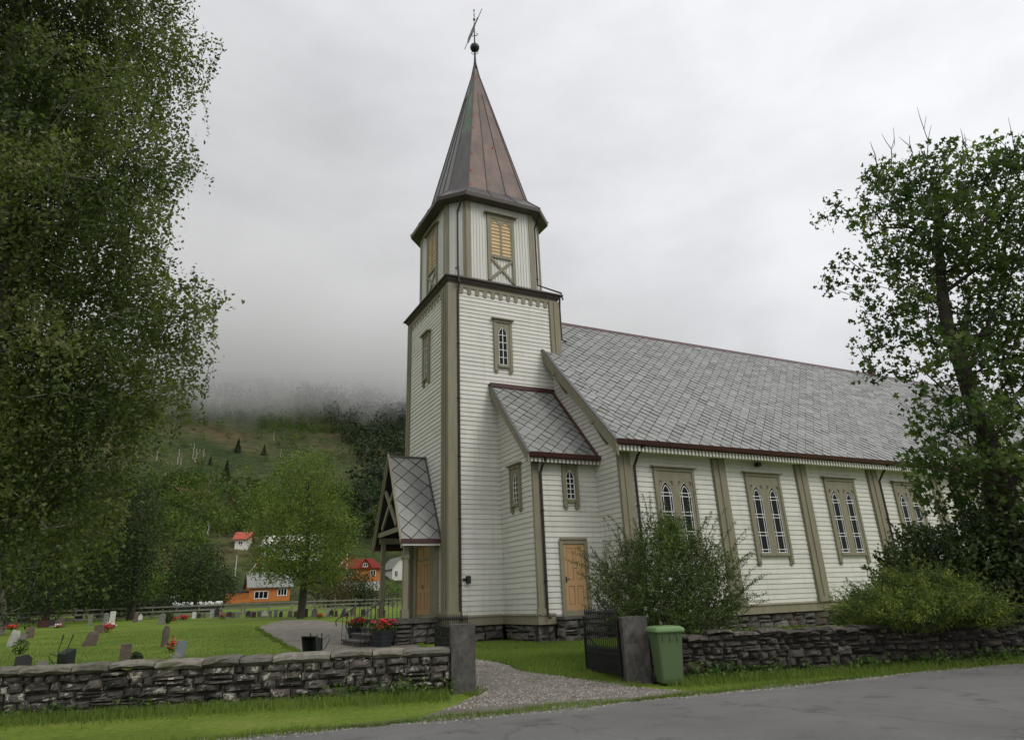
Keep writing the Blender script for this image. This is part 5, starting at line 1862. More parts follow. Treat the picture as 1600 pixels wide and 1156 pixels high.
headstone(12, 23, 984, 1010, 'rough', 'pale', 'slim pale rough stone at far left of the lawn, beside a green grave plant', lean=.1)
headstone(40.5, 50, 978, 997, 'rough', 'brown', 'squat brown rough stone behind the green grave plant at far left')
headstone(30, 38, 989, 1001, 'flat', 'grey', 'small low grey slab behind the green grave plant at far left')
plant(23, 41, 996, 1009, 'low bushy green grave plant between the far-left stones', D=34)
headstone(26, 43, 1020, 1043, 'slant', 'dark', 'polished black stone with a slanted top close behind the wall, far left', D=20.5, dep=.22)
headstone(59, 70, 1029, 1043, 'slant', 'grey', 'small grey block stone close behind the wall, left of the tipped black barrow', D=20)
headstone(131, 146, 985, 1009, 'rough', 'brown', 'leaning brownish rough stone just right of the tipped black barrow', lean=.22)
headstone(61, 73, 969, 980, 'flat', 'maroon', 'dark maroon polished slab under the birches by the slat fence', dep=.2)
headstone(76, 83, 966, 979, 'round', 'dark', 'black round-topped stone next to the maroon slab under the birches', dep=.2)
headstone(89, 97, 963, 978, 'round', 'brown', 'brown round-topped stone with yellow and red flowers in front, under the birches')
flowers(86, 96, 974, 981, [M['red'], M['whitepetal']], 'mixed red and white flowers before the brown round-topped stone')
flowers(12, 23, 976, 983, [M['red']], 'patch of red flowers on the lawn at the extreme left under the birch')
headstone(0, 9, 966, 982, 'flat', 'dark', 'dark slab at the very left edge beside the red flowers')
headstone(137, 142, 959, 977, 'flat', 'grey', 'thin upright grey stone at the foot of the thick birch trunk')
headstone(148, 158, 975, 989, 'slant', 'brown', 'low brown slanted stone left of the large red grave bouquet')
headstone(159, 166, 957, 982, 'rough', 'grey', 'tall narrow grey stone behind the large red grave bouquet')
headstone(171, 177.5, 954, 974, 'flat', 'white', 'tall white slab right behind the pink grave flowers')
flowers(160, 172, 975, 988, [M['red']], 'large deep red bouquet at the foot of the tall narrow grey stone')
flowers(166, 178, 971, 982, [M['pink'], M['whitepetal']], 'pink and white flowers beside the deep red bouquet')
headstone(187, 200, 1004, 1036, 'flat', 'brown', 'square brown granite pillar stone nearest the wall, with a small bush beside it', D=25, dep=.4)
plant(199, 218, 1018, 1037, 'small round dark bush beside the square brown pillar stone', 'darkshrub', D=25, n=420)
headstone(208.5, 214, 955, 972, 'rough', 'brown', 'brown rough stone by the rail fence, left of a small white one')
headstone(216, 221, 958, 970, 'shoulder', 'white', 'small white shouldered stone by the rail fence right of the brown rough one')
headstone(252, 261, 977, 1010, 'rough', 'brown', 'tall thin weathered stone alone in the middle of the lawn', dep=.35)
headstone(274, 286, 999, 1021, 'flat', 'slateblue', 'smooth blue grey slab set on a rough boulder near the wall', D=27, lean=.12)
headstone(268, 282, 1017, 1034, 'rock', 'grey', 'rough grey boulder at the foot of the blue grey slab', D=26.3)
flowers(263, 275, 998, 1009, [M['red'], M['pink']], 'orange red flowers left of the blue grey slab on the lawn', D=30)
headstone(248, 256, 957, 975, 'round', 'grey', 'broad grey round-topped stone left of the dark bushy grave')
plant(254, 268, 955, 974, 'dark bushy grave plant beside the broad grey round-topped stone', 'darkshrub', n=420, size=.14)
flowers(269, 276, 963, 970, [M['red']], 'small red flowers right of the dark bushy grave plant')
headstone(278, 281, 956, 968, 'flat', 'grey', 'slim grey stone between the small red and the dark red flowers')
flowers(281, 291, 960, 969, [M['red']], 'dark red flower mound left of a white slab in the far row')
headstone(300, 305, 955, 966, 'flat', 'white', 'white slab in the far row below the wrapped bales')
far = [(308, 313, 957, 'dark', 'flat', 'low dark slab in the far row right of the white slab below the bales'),
       (316, 321, 956, 'brown', 'rough', 'brown rough stone in the far row under the wrapped bales'),
       (328, 333, 952, 'pale', 'flat', 'pale slab in the far row at the right end of the wrapped bales'),
       (335, 341, 949, 'dark', 'round', 'black round-topped stone left of the orange grave flowers in the far row'),
       (354, 361, 955, 'dark', 'round', 'black round stone just right of the orange grave flowers in the far row'),
       (362, 367, 956, 'brown', 'flat', 'brown slab under the wooden deck of the orange house'),
       (370, 375, 954, 'grey', 'rough', 'grey rough stone under the deck rail of the orange house'),
       (384, 391, 953, 'dark', 'shoulder', 'dark shouldered stone under the left corner of the orange house'),
       (393, 399, 955, 'maroon', 'flat', 'maroon slab left of the white slab below the orange house'),
       (402, 407, 954, 'brown', 'round', 'brown round-topped stone next left of the white slab below the orange house'),
       (410, 416, 952, 'white', 'shoulder', 'bright white shouldered stone below the first window of the orange house'),
       (420, 424, 954, 'grey', 'flat', 'thin grey slab right of the bright white shouldered stone'),
       (428, 433, 951, 'slateblue', 'round', 'blue grey round-topped stone below the second window of the orange house'),
       (436, 441, 954, 'dark', 'rough', 'dark rough stone under the right corner of the orange house'),
       (450, 456, 953, 'grey', 'round', 'grey round-topped stone left of the round-crowned tree trunk'),
       (459, 464, 954, 'brown', 'flat', 'brown slab touching the trunk of the round-crowned tree'),
       (471, 480, 950, 'dark', 'flat', 'wide dark slab right against the round-crowned tree trunk'),
       (487, 495, 949, 'grey', 'shoulder', 'tall grey shouldered stone beside the orange flowers under the rusty tree'),
       (508, 513.5, 950, 'pale', 'flat', 'pale upright slab below the rusty tree'),
       (514.5, 521, 951, 'dark', 'shoulder', 'black shouldered stone next to the pale slab below the rusty tree'),
       (523, 527, 953, 'maroon', 'flat', 'small maroon slab between two dark stones below the rusty tree'),
       (533, 544, 949, 'dark', 'rock', 'dark boulder-shaped stone in front of the round dark tree'),
       (547, 554, 950, 'brown', 'round', 'brown round-topped stone before the round dark tree'),
       (564, 570, 951, 'dark', 'flat', 'dark slab seen past the left flower planter'),
       (571, 576, 950, 'grey', 'round', 'grey round-topped stone seen past the porch railing'),
       (589, 594, 950, 'dark', 'round', 'black round stone seen between porch railing and post')]
for x0, x1, yt, col, st, lb in far:
    headstone(x0, x1, yt, 965.5 - (x0 - 300) * .012, st, col, lb)
flowers(343, 352, 957, 967, [M['red'], M['pink']], 'orange red grave flowers between two black stones in the far row')
flowers(496, 503, 957, 966, [M['red']], 'orange flowers right of the tall grey shouldered stone')

# lattice of slanting slats leaning under the birches
g, k, w_, h_, az = place_px(41, 59, 955, 975)
root = empty('slat_screen', g); tag(root, 'dark slanting slat screen under the birches at the left', 'slat fence')
F_ = Fr(g, (math.sin(az), -math.cos(az), 0), (-math.cos(az), -math.sin(az), 0))
for q in range(7):
    mb = MB(); a = -w_ / 2 + w_ * q / 6
    F_.bar(mb, a - .1, 0, a + .12, h_, .07, 0, .03); mb.build('slat', M['bark'], root)
mb = MB(); F_.box(mb, -w_ / 2 - .1, w_ / 2 + .1, .25, .33, -.04, -.002); F_.box(mb, -w_ / 2 - .1, w_ / 2 + .1, h_ * .75, h_ * .75 + .08, -.04, -.002); mb.build('rail', M['bark'], root)

# barrows ------------------------------------------------------------------------
M['blacksteel'] = mat('black_steel', (0.016, 0.02, 0.018), 0.4)


def barrow(x, yb, D, yaw, label, s=1.0, tip=80, pivot=(.75, 0, .3), dz=0.0, hl=1.0):
    g = at(x, yb, D); g[2] = tz(g[0], g[1])
    root = empty('wheelbarrow', (0, 0, 0)); tag(root, label, 'wheelbarrow', 'black wheelbarrows tipped up behind the wall')
    mb = MB()                                             # tray: open box, local x forward
    A = [(-.42, -.24, .30), (.40, -.20, .30), (.40, .20, .30), (-.42, .24, .30)]
    B = [(-.55, -.33, .62), (.62, -.30, .56), (.62, .30, .56), (-.55, .33, .62)]
    mb.add(A + B, [(0, 1, 2, 3), (0, 1, 5, 4), (1, 2, 6, 5), (2, 3, 7, 6), (3, 0, 4, 7)])
    Bi = [(x_ * .94, y_ * .93, z_) for x_, y_, z_ in B]; Ai = [(x_ * .93, y_ * .92, z_ + .02) for x_, y_, z_ in A]
    mb.add(Ai + Bi, [(3, 2, 1, 0), (4, 5, 1, 0), (5, 6, 2, 1), (6, 7, 3, 2), (7, 4, 0, 3)])
    mb.add(B + Bi, [(0, 1, 5, 4), (1, 2, 6, 5), (2, 3, 7, 6), (3, 0, 4, 7)])
    mb.build('tray', M['blacksteel'], root)
    for sy in (-1, 1):
        mb = MB(); mb.tube([(.85, sy * .06, .18), (.3, sy * .20, .28), (-.5, sy * .26, .30), (-.5 - .5 * hl, sy * (.26 + .04 * hl), .30 + .16 * hl)], .017, 8); mb.build('handle', M['blacksteel'], root)
        mb = MB(); mb.tube([(-.35, sy * .25, .30), (-.48, sy * .27, .02), (-.30, sy * .27, .02), (.0, sy * .23, .29)], .015, 8); mb.build('leg', M['blacksteel'], root)
        mb = MB(); mb.tube([(-.5 - .36 * hl, sy * (.26 + .03 * hl), .30 + .115 * hl), (-.5 - .55 * hl, sy * (.26 + .045 * hl), .30 + .176 * hl)], .026, 8); mb.build('grip', M['rubber'], root)
    mb = MB()
    mb.tube([(.85 + .17 * math.cos(a), 0, .18 + .17 * math.sin(a)) for a in np.linspace(0, 2 * PI, 19)], .04, 8)
    mb.tube([(.85, -.07, .18), (.85, .07, .18)], .03, 8)
    mb.build('wheel', M['rubber'], root)
    root.matrix_world = Matrix.Translation((g[0], g[1], g[2] + dz)) @ Matrix.Rotation(yaw, 4, 'Z') @ Matrix.Rotation(math.radians(tip), 4, 'Y') @ Matrix.Scale(s, 4) @ Matrix.Translation((-pivot[0], -pivot[1], -pivot[2]))
    return root


barrow(95, 1060, 19.0, math.radians(35), 'black wheelbarrow stood on its nose by the wall at left, both handles up', .60, 84, dz=-.06)
barrow(498, 1040, 17.4, math.radians(-150), 'black wheelbarrow stood on its nose by the edge of the gravel path', .72, 98, dz=-.10, hl=.12)

# ------------------------------------------------------------------ porch: planters and railings
M['planter'] = mat('dark_planter', (0.025, 0.03, 0.035), 0.5, var=(0.04, 0.045, 0.05), vscale=5, vmix=.6)
for (px_, py_, lb) in ((7.42, 25.25, 'dark slatted planter of red geraniums at the near side of the porch steps'), (7.55, 29.35, 'dark slatted planter of red geraniums at the far side of the porch steps')):
    z = tz(px_, py_)
    root = empty('flower_planter', (px_, py_, z)); tag(root, lb, 'flower planter', 'planters of red geraniums at the porch')
    mb = MB()
    n = 8
    for j in range(4):
        r0, r1 = .30 + .035 * j, .30 + .035 * (j + 1)
        z0, z1 = z + .02 + .135 * j, z + .02 + .135 * (j + 1) - .014
        a0 = [(px_ + r0 * math.cos(2 * PI * (i + .5) / n), py_ + r0 * math.sin(2 * PI * (i + .5) / n), z0) for i in range(n)]
        a1 = [(px_ + r1 * math.cos(2 * PI * (i + .5) / n), py_ + r1 * math.sin(2 * PI * (i + .5) / n), z1) for i in range(n)]
        mb.add(a0 + a1, [(i, (i + 1) % n, n + (i + 1) % n, n + i) for i in range(n)] + [tuple(range(n, 2 * n))] + [tuple(range(n - 1, -1, -1))])
    mb.build('planter_box', M['planter'], root)
    mb = MB(); mb.tube([(px_, py_, z + .03), (px_, py_, z + .555)], [.28, .41], 8); mb.build('soil', M['mortar'], root)
    pos = np.array([px_, py_, z + .66]) + rng.normal(size=(420, 3)) * np.array([.2, .2, .07])
    V, F, T = leaves(pos, .09, LEAF_RHOMB, rng.uniform(0, 1, 420)); mesh_np('leaves', V, F, T, M['shrub'], root)
    mb = MB()
    for _ in range(34):
        c = np.array([px_, py_, z + .80]) + rng.normal(size=3) * np.array([.19, .19, .06])
        for q in range(4):
            mb.sphere(c + rng.normal(size=3) * .028, .036, 6, 4, t=random.random(), sq=(1, 1, .7))
    mb.build('blooms', M['red'], root)
for yy, lb in ((CY - 1.42, 'black wrought iron railing on the near side of the porch steps'), (CY + 1.42, 'black wrought iron railing on the far side of the porch steps')):
    root = empty('iron_railing', (PFX - 1.1, yy, .4)); tag(root, lb, 'railing', 'railings of the porch steps')
    mb = MB()
    zt = lambda x: .45 + (x - (PFX - 1.2)) / 1.2 * .74
    mb.tube([(PFX - 1.38, yy, .98), (PFX - 1.42, yy, 1.16), (PFX - 1.3, yy, 1.28), (PFX - 1.15, yy, 1.33), (PFX - .1, yy, zt(PFX) + .86), (PFX + .25, yy, 2.06)], .022, 8)
    mb.build('handrail', M['iron'], root)
    for q in range(9):
        x = PFX - 1.15 + q * .165
        mb = MB()
        zb_ = .3 if x < PFX - .1 else 1.15
        zb_ = max(.3, min(1.15, .3 + int((x - PFX + 1.2) / .36) * .24))
        ztop = 1.33 + (x - PFX + 1.15) * .68
        zz = np.linspace(zb_, ztop, 9)
        mb.tube([(x + .0 * z, yy + .012 * math.sin(3 * z), z) for z in zz], .011, 6)
        if q % 2:
            zm = (zb_ + ztop) / 2
            mb.tube([(x + .06 * math.cos(a) * (1 - a / 14), yy, zm + .10 + .06 * math.sin(a)) for a in np.linspace(0, 5.5, 10)], .010, 5)
        mb.build('baluster', M['iron'], root)

# ------------------------------------------------------------------ fence, bales, hedge, lamps
M['greywood'] = mat('grey_fence_wood', (0.20, 0.195, 0.165), 0.85, var=(0.11, 0.11, 0.09), vscale=2, vmix=.7, tint=.2)


def rail_fence(A, B, n, h, label, rails=3):
    root = empty('rail_fence', (A[0], A[1], tz(*A))); tag(root, label, 'fence', 'rail fences behind the graveyard')
    P = [np.array([A[0] + (B[0] - A[0]) * i / n, A[1] + (B[1] - A[1]) * i / n]) for i in range(n + 1)]
    for p in P:
        z = tz(*p)
        mb = MB(); mb.box(p[0] - .06, p[0] + .06, p[1] - .06, p[1] + .06, z - .2, z + h + .08); mb.build('post', M['greywood'], root)
    for r in range(rails):
        mb = MB()
        for a, b_ in zip(P[:-1], P[1:]):
            za, zb_ = tz(*a) + h * (r + .6) / rails, tz(*b_) + h * (r + .6) / rails
            d = (b_ - a) / np.linalg.norm(b_ - a); nn_ = np.array([d[1], -d[0]]) * .09
            mb.hexa([(*(a + nn_), za - .07), (*(b_ + nn_), zb_ - .07), (*(b_ + nn_ * 1.5), zb_ - .07), (*(a + nn_ * 1.5), za - .07)],
                    [(*(a + nn_), za + .07), (*(b_ + nn_), zb_ + .07), (*(b_ + nn_ * 1.5), zb_ + .07), (*(a + nn_ * 1.5), za + .07)], t=random.random())
        mb.build('rail', M['greywood'], root)


rail_fence((-16, 71), (8, 77), 12, 1.15, 'weathered grey rail fence behind the graves on the left')
rail_fence((8.3, 77.2), (42, 86), 14, 1.15, 'weathered grey rail fence below the orange house and on to the porch')
M['wrap'] = mat('white_wrap', (0.74, 0.75, 0.74), 0.35, var=(0.6, 0.62, 0.62), vscale=2, vmix=.5)
for q, x in enumerate((264, 275, 286, 297, 309, 318, 328, 338)):
    g = at(x, 953, 92.3); g[2] = max(tz(*at(256, 953, 92.3)[:2]), tz(*at(347, 953, 92.3)[:2]), tz(*at(301.5, 953, 92.3)[:2]))
    mb = MB()
    prof = [(0, .0), (.45, .0), (.58, .06), (.62, .2), (.62, .95), (.58, 1.1), (.45, 1.17), (0, 1.18)]
    n = 16
    vs = [(g[0] + r * math.cos(2 * PI * i / n), g[1] + r * math.sin(2 * PI * i / n), g[2] + z * .36 + .72) for r, z in prof for i in range(n)]
    mb.add(vs, [(j * n + i, j * n + (i + 1) % n, (j + 1) * n + (i + 1) % n, (j + 1) * n + i) for j in range(len(prof) - 1) for i in range(n)])
    o = mb.build('wrapped_bale', M['wrap'], None, smooth=True)
    tag(o, 'white wrapped round bale standing in a row beyond the rail fence', 'bale', 'white wrapped bales in a row beyond the fence')

A, B = at(256, 953, 92.3), at(347, 953, 92.3)
root = empty('plank_stand', (A[0], A[1], tz(A[0], A[1]))); tag(root, 'dark low plank platform carrying the row of wrapped bales', 'platform')
mb = MB(); dd_ = (B - A) / np.linalg.norm(B - A); pn = np.array([-dd_[1], dd_[0], 0])
q0 = [A - pn * .7, B - pn * .7, B + pn * .7, A + pn * .7]
zz = max(tz(A[0], A[1]), tz(B[0], B[1]), tz(*((A + B) / 2)[:2])) + .0
mb.hexa([(p[0], p[1], zz - .5) for p in q0], [(p[0], p[1], zz + .72) for p in q0]); mb.build('planking', M['blacksteel'], root)
# ------------------------------------------------------------------ houses up the valley side
HM = {'orange': mat('orange_boards', (0.52, 0.175, 0.028), 0.6, var=(0.42, 0.13, 0.02), vscale=2, vmix=.5, stretch=(1, 1, 5)), 'white': M['white'],
      'brown': mat('brown_logs', (0.11, 0.055, 0.03), 0.7), 'redroof': mat('red_tiles', (0.19, 0.03, 0.02), 0.8, var=(0.14, 0.022, 0.016), vscale=3, vmix=.6, bump=.4, spec=.15),
      'pinkroof': mat('bright_red_sheet', (0.40, 0.085, 0.06), 0.7, spec=.2), 'greyroof': mat('grey_sheet_roof', (0.23, 0.235, 0.21), 0.5, var=(0.18, 0.18, 0.16), vscale=2, vmix=.6),
      'darkroof': mat('dark_roof', (0.03, 0.032, 0.035), 0.5), 'stonewall': mat('whitewashed_wall', (0.6, 0.59, 0.55), .8, var=(0.35, 0.33, 0.3), vscale=3, vmix=.7)}


class House:
    def __init__(s, px, py, D, label, cat='house', yaw=0.0, name='house'):
        if D is None:
            s.g = ground_at(px, py)
        else:
            s.g = at(px, py, D); s.g[2] = tz(s.g[0], s.g[1])
        s.k = np.linalg.norm(s.g - EYE) / FPX
        s.g[2] -= .3
        s.root = empty(name, s.g); tag(s.root, label, cat)
        az = math.atan2(s.g[1], s.g[0]) + yaw
        s.u = np.array([math.sin(az), -math.cos(az), 0]); s.n = np.array([-math.cos(az), -math.sin(az), 0])
        s.F = Fr(s.g, s.u, s.n)                           # a right, d towards the road

    def body(s, a0, a1, d0, d1, h, m, z0=0.0, gable_along='a', rise=0.0, name='wall'):
        mb = MB(); F = s.F
        F.box(mb, a0, a1, z0, h, d0, d1)
        if rise:
            if gable_along == 'a':
                dm = (d0 + d1) / 2
                mb.add([F.p(a0, h, d0), F.p(a0, h, d1), F.p(a0, h + rise, dm), F.p(a1, h, d0), F.p(a1, h, d1), F.p(a1, h + rise, dm)], [(0, 1, 2), (3, 4, 5), (0, 3, 5, 2), (1, 4, 5, 2)])
            else:
                am = (a0 + a1) / 2
                mb.add([F.p(a0, h, d1), F.p(a1, h, d1), F.p(am, h + rise, d1), F.p(a0, h, d0), F.p(a1, h, d0), F.p(am, h + rise, d0)], [(0, 1, 2), (3, 4, 5), (0, 3, 5, 2), (1, 4, 5, 2)])
        return mb.build(name, m, s.root)

    def roof(s, a0, a1, d0, d1, h, rise, m, gable_along='a', ov=.4, th=.14, hip=0.0, name='roof'):
        mb = MB(); F = s.F
        if gable_along == 'a':
            dm = (d0 + d1) / 2
            sl = rise / ((d1 - d0) / 2)
            for dd in (d0 - ov, d1 + ov):
                e = h - ov * sl
                q = [F.p(a0 - ov, e, dd), F.p(a1 + ov, e, dd), F.p(a1 + ov - hip, h + rise, dm), F.p(a0 - ov + hip, h + rise, dm)]
                mb.hexa(q, [p + np.array([0, 0, th]) for p in q])
            if hip:
                for aa, sg in ((a0 - ov, 1), (a1 + ov, -1)):
                    q = [F.p(aa, h - ov * sl, d0 - ov), F.p(aa, h - ov * sl, d1 + ov), F.p(aa + sg * hip, h + rise, dm)]
                    mb.add(q + [p + np.array([0, 0, th]) for p in q], [(0, 1, 2), (3, 4, 5), (0, 1, 4, 3)])
        else:
            am = (a0 + a1) / 2
            sl = rise / ((a1 - a0) / 2)
            for aa in (a0 - ov, a1 + ov):
                e = h - ov * sl
                q = [F.p(aa, e, d0 - ov), F.p(aa, e, d1 + ov), F.p(am, h + rise, d1 + ov), F.p(am, h + rise, d0 - ov)]
                mb.hexa(q, [p + np.array([0, 0, th]) for p in q])
        return mb.build(name, m, s.root)

    def win(s, a0, a1, h0, h1, d, nmull=1, side=None):
        F = s.F if side is None else side
        mb = MB()
        fw = .12
        F.box(mb, a0 - fw, a0, h0 - fw, h1 + fw, d, d + .06); F.box(mb, a1, a1 + fw, h0 - fw, h1 + fw, d, d + .06)
        F.box(mb, a0, a1, h1, h1 + fw, d, d + .06); F.box(mb, a0, a1, h0 - fw, h0, d, d + .06)
        for q in range(nmull):
            c = a0 + (a1 - a0) * (q + 1) / (nmull + 1)
            F.box(mb, c - .045, c + .045, h0, h1, d, d + .05)
        fr = mb.build('window', M['sash'], s.root)
        mb = MB(); F.box(mb, a0, a1, h0, h1, d, d + .015); mb.build('pane', M['glass'], fr)

    def chimney(s, a, d, z0, z1, m, roof):
        mb = MB(); s.F.box(mb, a - .3, a + .3, z0, z1, d - .3, d + .3); s.F.box(mb, a - .36, a + .36, z1, z1 + .1, d - .36, d + .36); mb.build('chimney', m, roof)


# orange house with grey sheet roof, veranda and deck
h = House(420, 944.5, 128, 'low orange timber house with grey roof, white windows and wooden deck', yaw=.14)
k = h.k
W_, H_ = 54 * k, 23 * k
h.body(-W_ / 2, W_ / 2, -6, 0, H_, HM['orange'], gable_along='a', rise=2.1)
h.roof(-W_ / 2, W_ / 2, -6, 0, H_, 2.2, HM['greyroof'], ov=.45)
h.win(-W_ / 2 + 7.5 * k, -W_ / 2 + 16 * k * 1.5, H_ * .32, H_ * .68, .005, 2)
h.win(W_ / 2 - 16 * k, W_ / 2 - 5 * k, H_ * .46, H_ * .80, .005, 2)
h.body(-W_ / 2 - 20 * k, -W_ / 2, -5, -.8, H_ * .66, HM['brown'], name='veranda')
mb = MB(); h.F.box(mb, -W_ / 2 - 22 * k, -W_ / 2 + .05, H_ * .66, H_ * .66 + .25, -5.2, -.3); h.F.box(mb, -W_ / 2 - 22 * k, -W_ / 2 - .02, H_ * .60, H_ * .66, -.5, -.42)
mb.build('veranda_roof', HM['darkroof'], h.root)
mb = MB()
h.F.box(mb, -W_ / 2 - 30 * k, -W_ / 2 + .0, .0, .75, -.9, 1.2)
for q in range(26):
    a = -W_ / 2 - 30 * k + (30 * k) * q / 25
    h.F.box(mb, a - .05, a + .05, .75, 1.65, 1.1, 1.16)
h.F.box(mb, -W_ / 2 - 30 * k, -W_ / 2, 1.6, 1.7, 1.06, 1.2)
h.F.bar(mb, -W_ / 2 - 38 * k, .1, -W_ / 2 - 30 * k, 1.6, .12, 1.05, 1.2); h.F.bar(mb, -W_ / 2 - 38 * k, -.5, -W_ / 2 - 30 * k, .7, .3, .6, 1.2)
mb.build('deck', HM['orange'], h.root)
# white cottage, bright red roof
h = House(371, 911, 165, 'small white cottage with bright red roof above the orange house', yaw=-.2)
k = h.k
h.body(-9 * k, 8 * k, -5, 0, 17 * k, M['white'], rise=1.5, gable_along='a')
h.roof(-9 * k, 8 * k, -5, 0, 17 * k, 9.5 * k, HM['pinkroof'], ov=.5)
h.win(-4 * k, 1 * k, 9 * k, 13 * k, .005, 1)
# orange house with red hipped roof
h = House(563, 925, 140, 'tall orange house with red hipped roof, dormer and white ground floor', yaw=.1)
k = h.k
h.body(-30 * k, 29 * k, -7, 0, 14 * k, HM['stonewall'], name='ground_floor'); h.body(-30 * k, 29 * k, -7, .06, 33 * k, HM['orange'], z0=14 * k)
rf = h.roof(-30 * k, 29 * k, -7, .06, 33 * k, 13 * k, HM['redroof'], ov=.5, hip=14 * k)
mb = MB(); F_ = h.F
mb.add([F_.p(-2 * k, 33 * k, .1), F_.p(13 * k, 33 * k, .1), F_.p(5.5 * k, 43 * k, .1), F_.p(-2 * k, 33 * k, -3), F_.p(13 * k, 33 * k, -3), F_.p(5.5 * k, 43 * k, -3)], [(0, 1, 2), (0, 3, 5, 2), (1, 4, 5, 2)])
mb.build('dormer', HM['orange'], rf)
mb = MB()
for aa in (-4 * k, 15 * k):
    q = [F_.p(aa, 31.5 * k, .5), F_.p(5.5 * k, 44 * k, .5), F_.p(5.5 * k, 44 * k, -3.2), F_.p(aa, 31.5 * k, -3.2)]
    mb.hexa(q, [p + np.array([0, 0, .15]) for p in q])
mb.build('dormer_roof', HM['redroof'], rf)
h.win(3 * k, 8 * k, 34.5 * k, 38 * k, .105, 1); h.win(14 * k, 20 * k, 22 * k, 28 * k, .07, 1); h.win(-20 * k, -14 * k, 22 * k, 28 * k, .07, 1)
h.chimney(-13 * k, -3.5, 42 * k, 52 * k, HM['redroof'], rf)
# white house behind the round tree, white gable by the porch
h = House(452, 921, 160, 'large white house with dark roof half hidden behind the round-crowned tree', yaw=-.1)
k = h.k
h.body(-42 * k, 40 * k, -8, 0, 22 * k, M['white'], rise=2.6); rf = h.roof(-42 * k, 40 * k, -8, 0, 22 * k, 13 * k, HM['greyroof'], ov=.5)
for a in (-34, -24, -14, -4, 8, 20, 30): h.win(a * k, (a + 5) * k, 9 * k, 16 * k, .005, 1)
h.chimney(5 * k, -4, 33 * k, 40 * k, M['white'], rf)
h = House(626, 912, 150, 'white gabled house seen behind the porch posts', yaw=.3)
k = h.k
h.body(-13 * k, 13 * k, -8, 0, 20 * k, M['white'], rise=14 * k, gable_along='d'); h.roof(-13 * k, 13 * k, -8, 0, 20 * k, 14 * k, HM['greyroof'], gable_along='d', ov=.4)
h.win(-9 * k, -5 * k, 8 * k, 15 * k, .005, 1); h.win(3 * k, 7 * k, 8 * k, 15 * k, .005, 1)
# shed by the bales
h = House(273, 950, 100, 'small whitewashed gabled shed behind the wrapped bales', 'shed', name='shed', yaw=.2)
k = h.k
h.body(-9 * k, 9 * k, -3, 0, 13 * k, HM['stonewall'], rise=8 * k, gable_along='d'); h.roof(-9 * k, 9 * k, -3, 0, 13 * k, 8.5 * k, HM['greyroof'], gable_along='d', ov=.3)
mb = MB(); h.F.box(mb, -3 * k, 3 * k, .3, 11 * k, .003, .04); mb.build('door', HM['greyroof'], h.root)
# cabins on the slope
h = House(302, 773, None, 'brown log cabin with a low roof high on the wooded slope', 'cabin', name='cabin', yaw=.5)
k = h.k
h.body(-17 * k, 17 * k, -6, 0, 6 * k, HM['brown'], rise=7 * k); h.roof(-17 * k, 17 * k, -6, 0, 6 * k, 7 * k, HM['brown'], ov=1.2)
mb = MB(); h.F.box(mb, -18 * k, 16 * k, 0, 1.0, 0.02, .3); mb.build('plinth', M['sash'], h.root)
h.win(-6 * k, -2 * k, 2 * k, 4.5 * k, .005, 1); h.win(4 * k, 8 * k, 2 * k, 4.5 * k, .005, 1)
h = House(361, 787, None, 'tiny brown hut on the slope to the right of the log cabin', 'cabin', name='hut', yaw=-.3)
k = h.k
h.body(-5 * k, 5 * k, -3, 0, 4.5 * k, HM['brown'], rise=5 * k, gable_along='d'); h.roof(-5 * k, 5 * k, -3, 0, 4.5 * k, 5 * k, HM['brown'], gable_along='d', ov=.4)

# flagpoles
M['pole'] = mat('white_pole', (0.62, 0.62, 0.6), .4)


def flagpole(px, yt, yb, D, label, flag=None):
    g = at(px, yb, D); t_ = at(px, yt, D); z0 = min(g[2], tz(g[0], g[1]))
    root = empty('flagpole', (g[0], g[1], z0)); tag(root, label, 'flagpole')
    mb = MB(); mb.tube([(g[0], g[1], z0), (g[0], g[1], t_[2])], [.10, .06], 8); mb.sphere((g[0], g[1], t_[2] + .08), .11, 8, 6); mb.build('pole', M['pole'], root)
    if flag:
        az = math.atan2(g[1], g[0]); u = np.array([-math.sin(az), math.cos(az), 0])
        mb = MB()
        L = flag
        pts = []
        n = 10
        for i in range(n + 1):
            f = i / n
            c = np.array([g[0], g[1], t_[2] - .2]) + u * (L * .62 * f) + np.array([0, 0, -L * .82 * f]) + np.array([u[1], -u[0], 0]) * .12 * math.sin(f * 7)
            hw_ = .45 * (1 - f) + .06
            pts.append((c + np.array([0, 0, hw_ * .3]), c - np.array([0, 0, hw_])))
        for i in range(n):
            for s_ in (0, .02):
                o_ = np.array([u[1], -u[0], 0]) * s_
                mb.poly(pts[i][0] + o_, pts[i + 1][0] + o_, pts[i + 1][1] + o_, pts[i][1] + o_, m=0 if i < n * .45 else 1)
        mb.build('pennant', [M['red'], M['sash']], root)


flagpole(367, 868, 900, 150, 'bare white flagpole by the white cottage with the bright red roof')
flagpole(408, 865, 912, 140, 'white flagpole with a drooping red and white pennant above the orange house', 4.0)
flagpole(541, 866, 905, 132, 'white flagpole with a drooping pennant left of the red hipped roof', 2.6)

# ------------------------------------------------------------------ trees beyond the graveyard


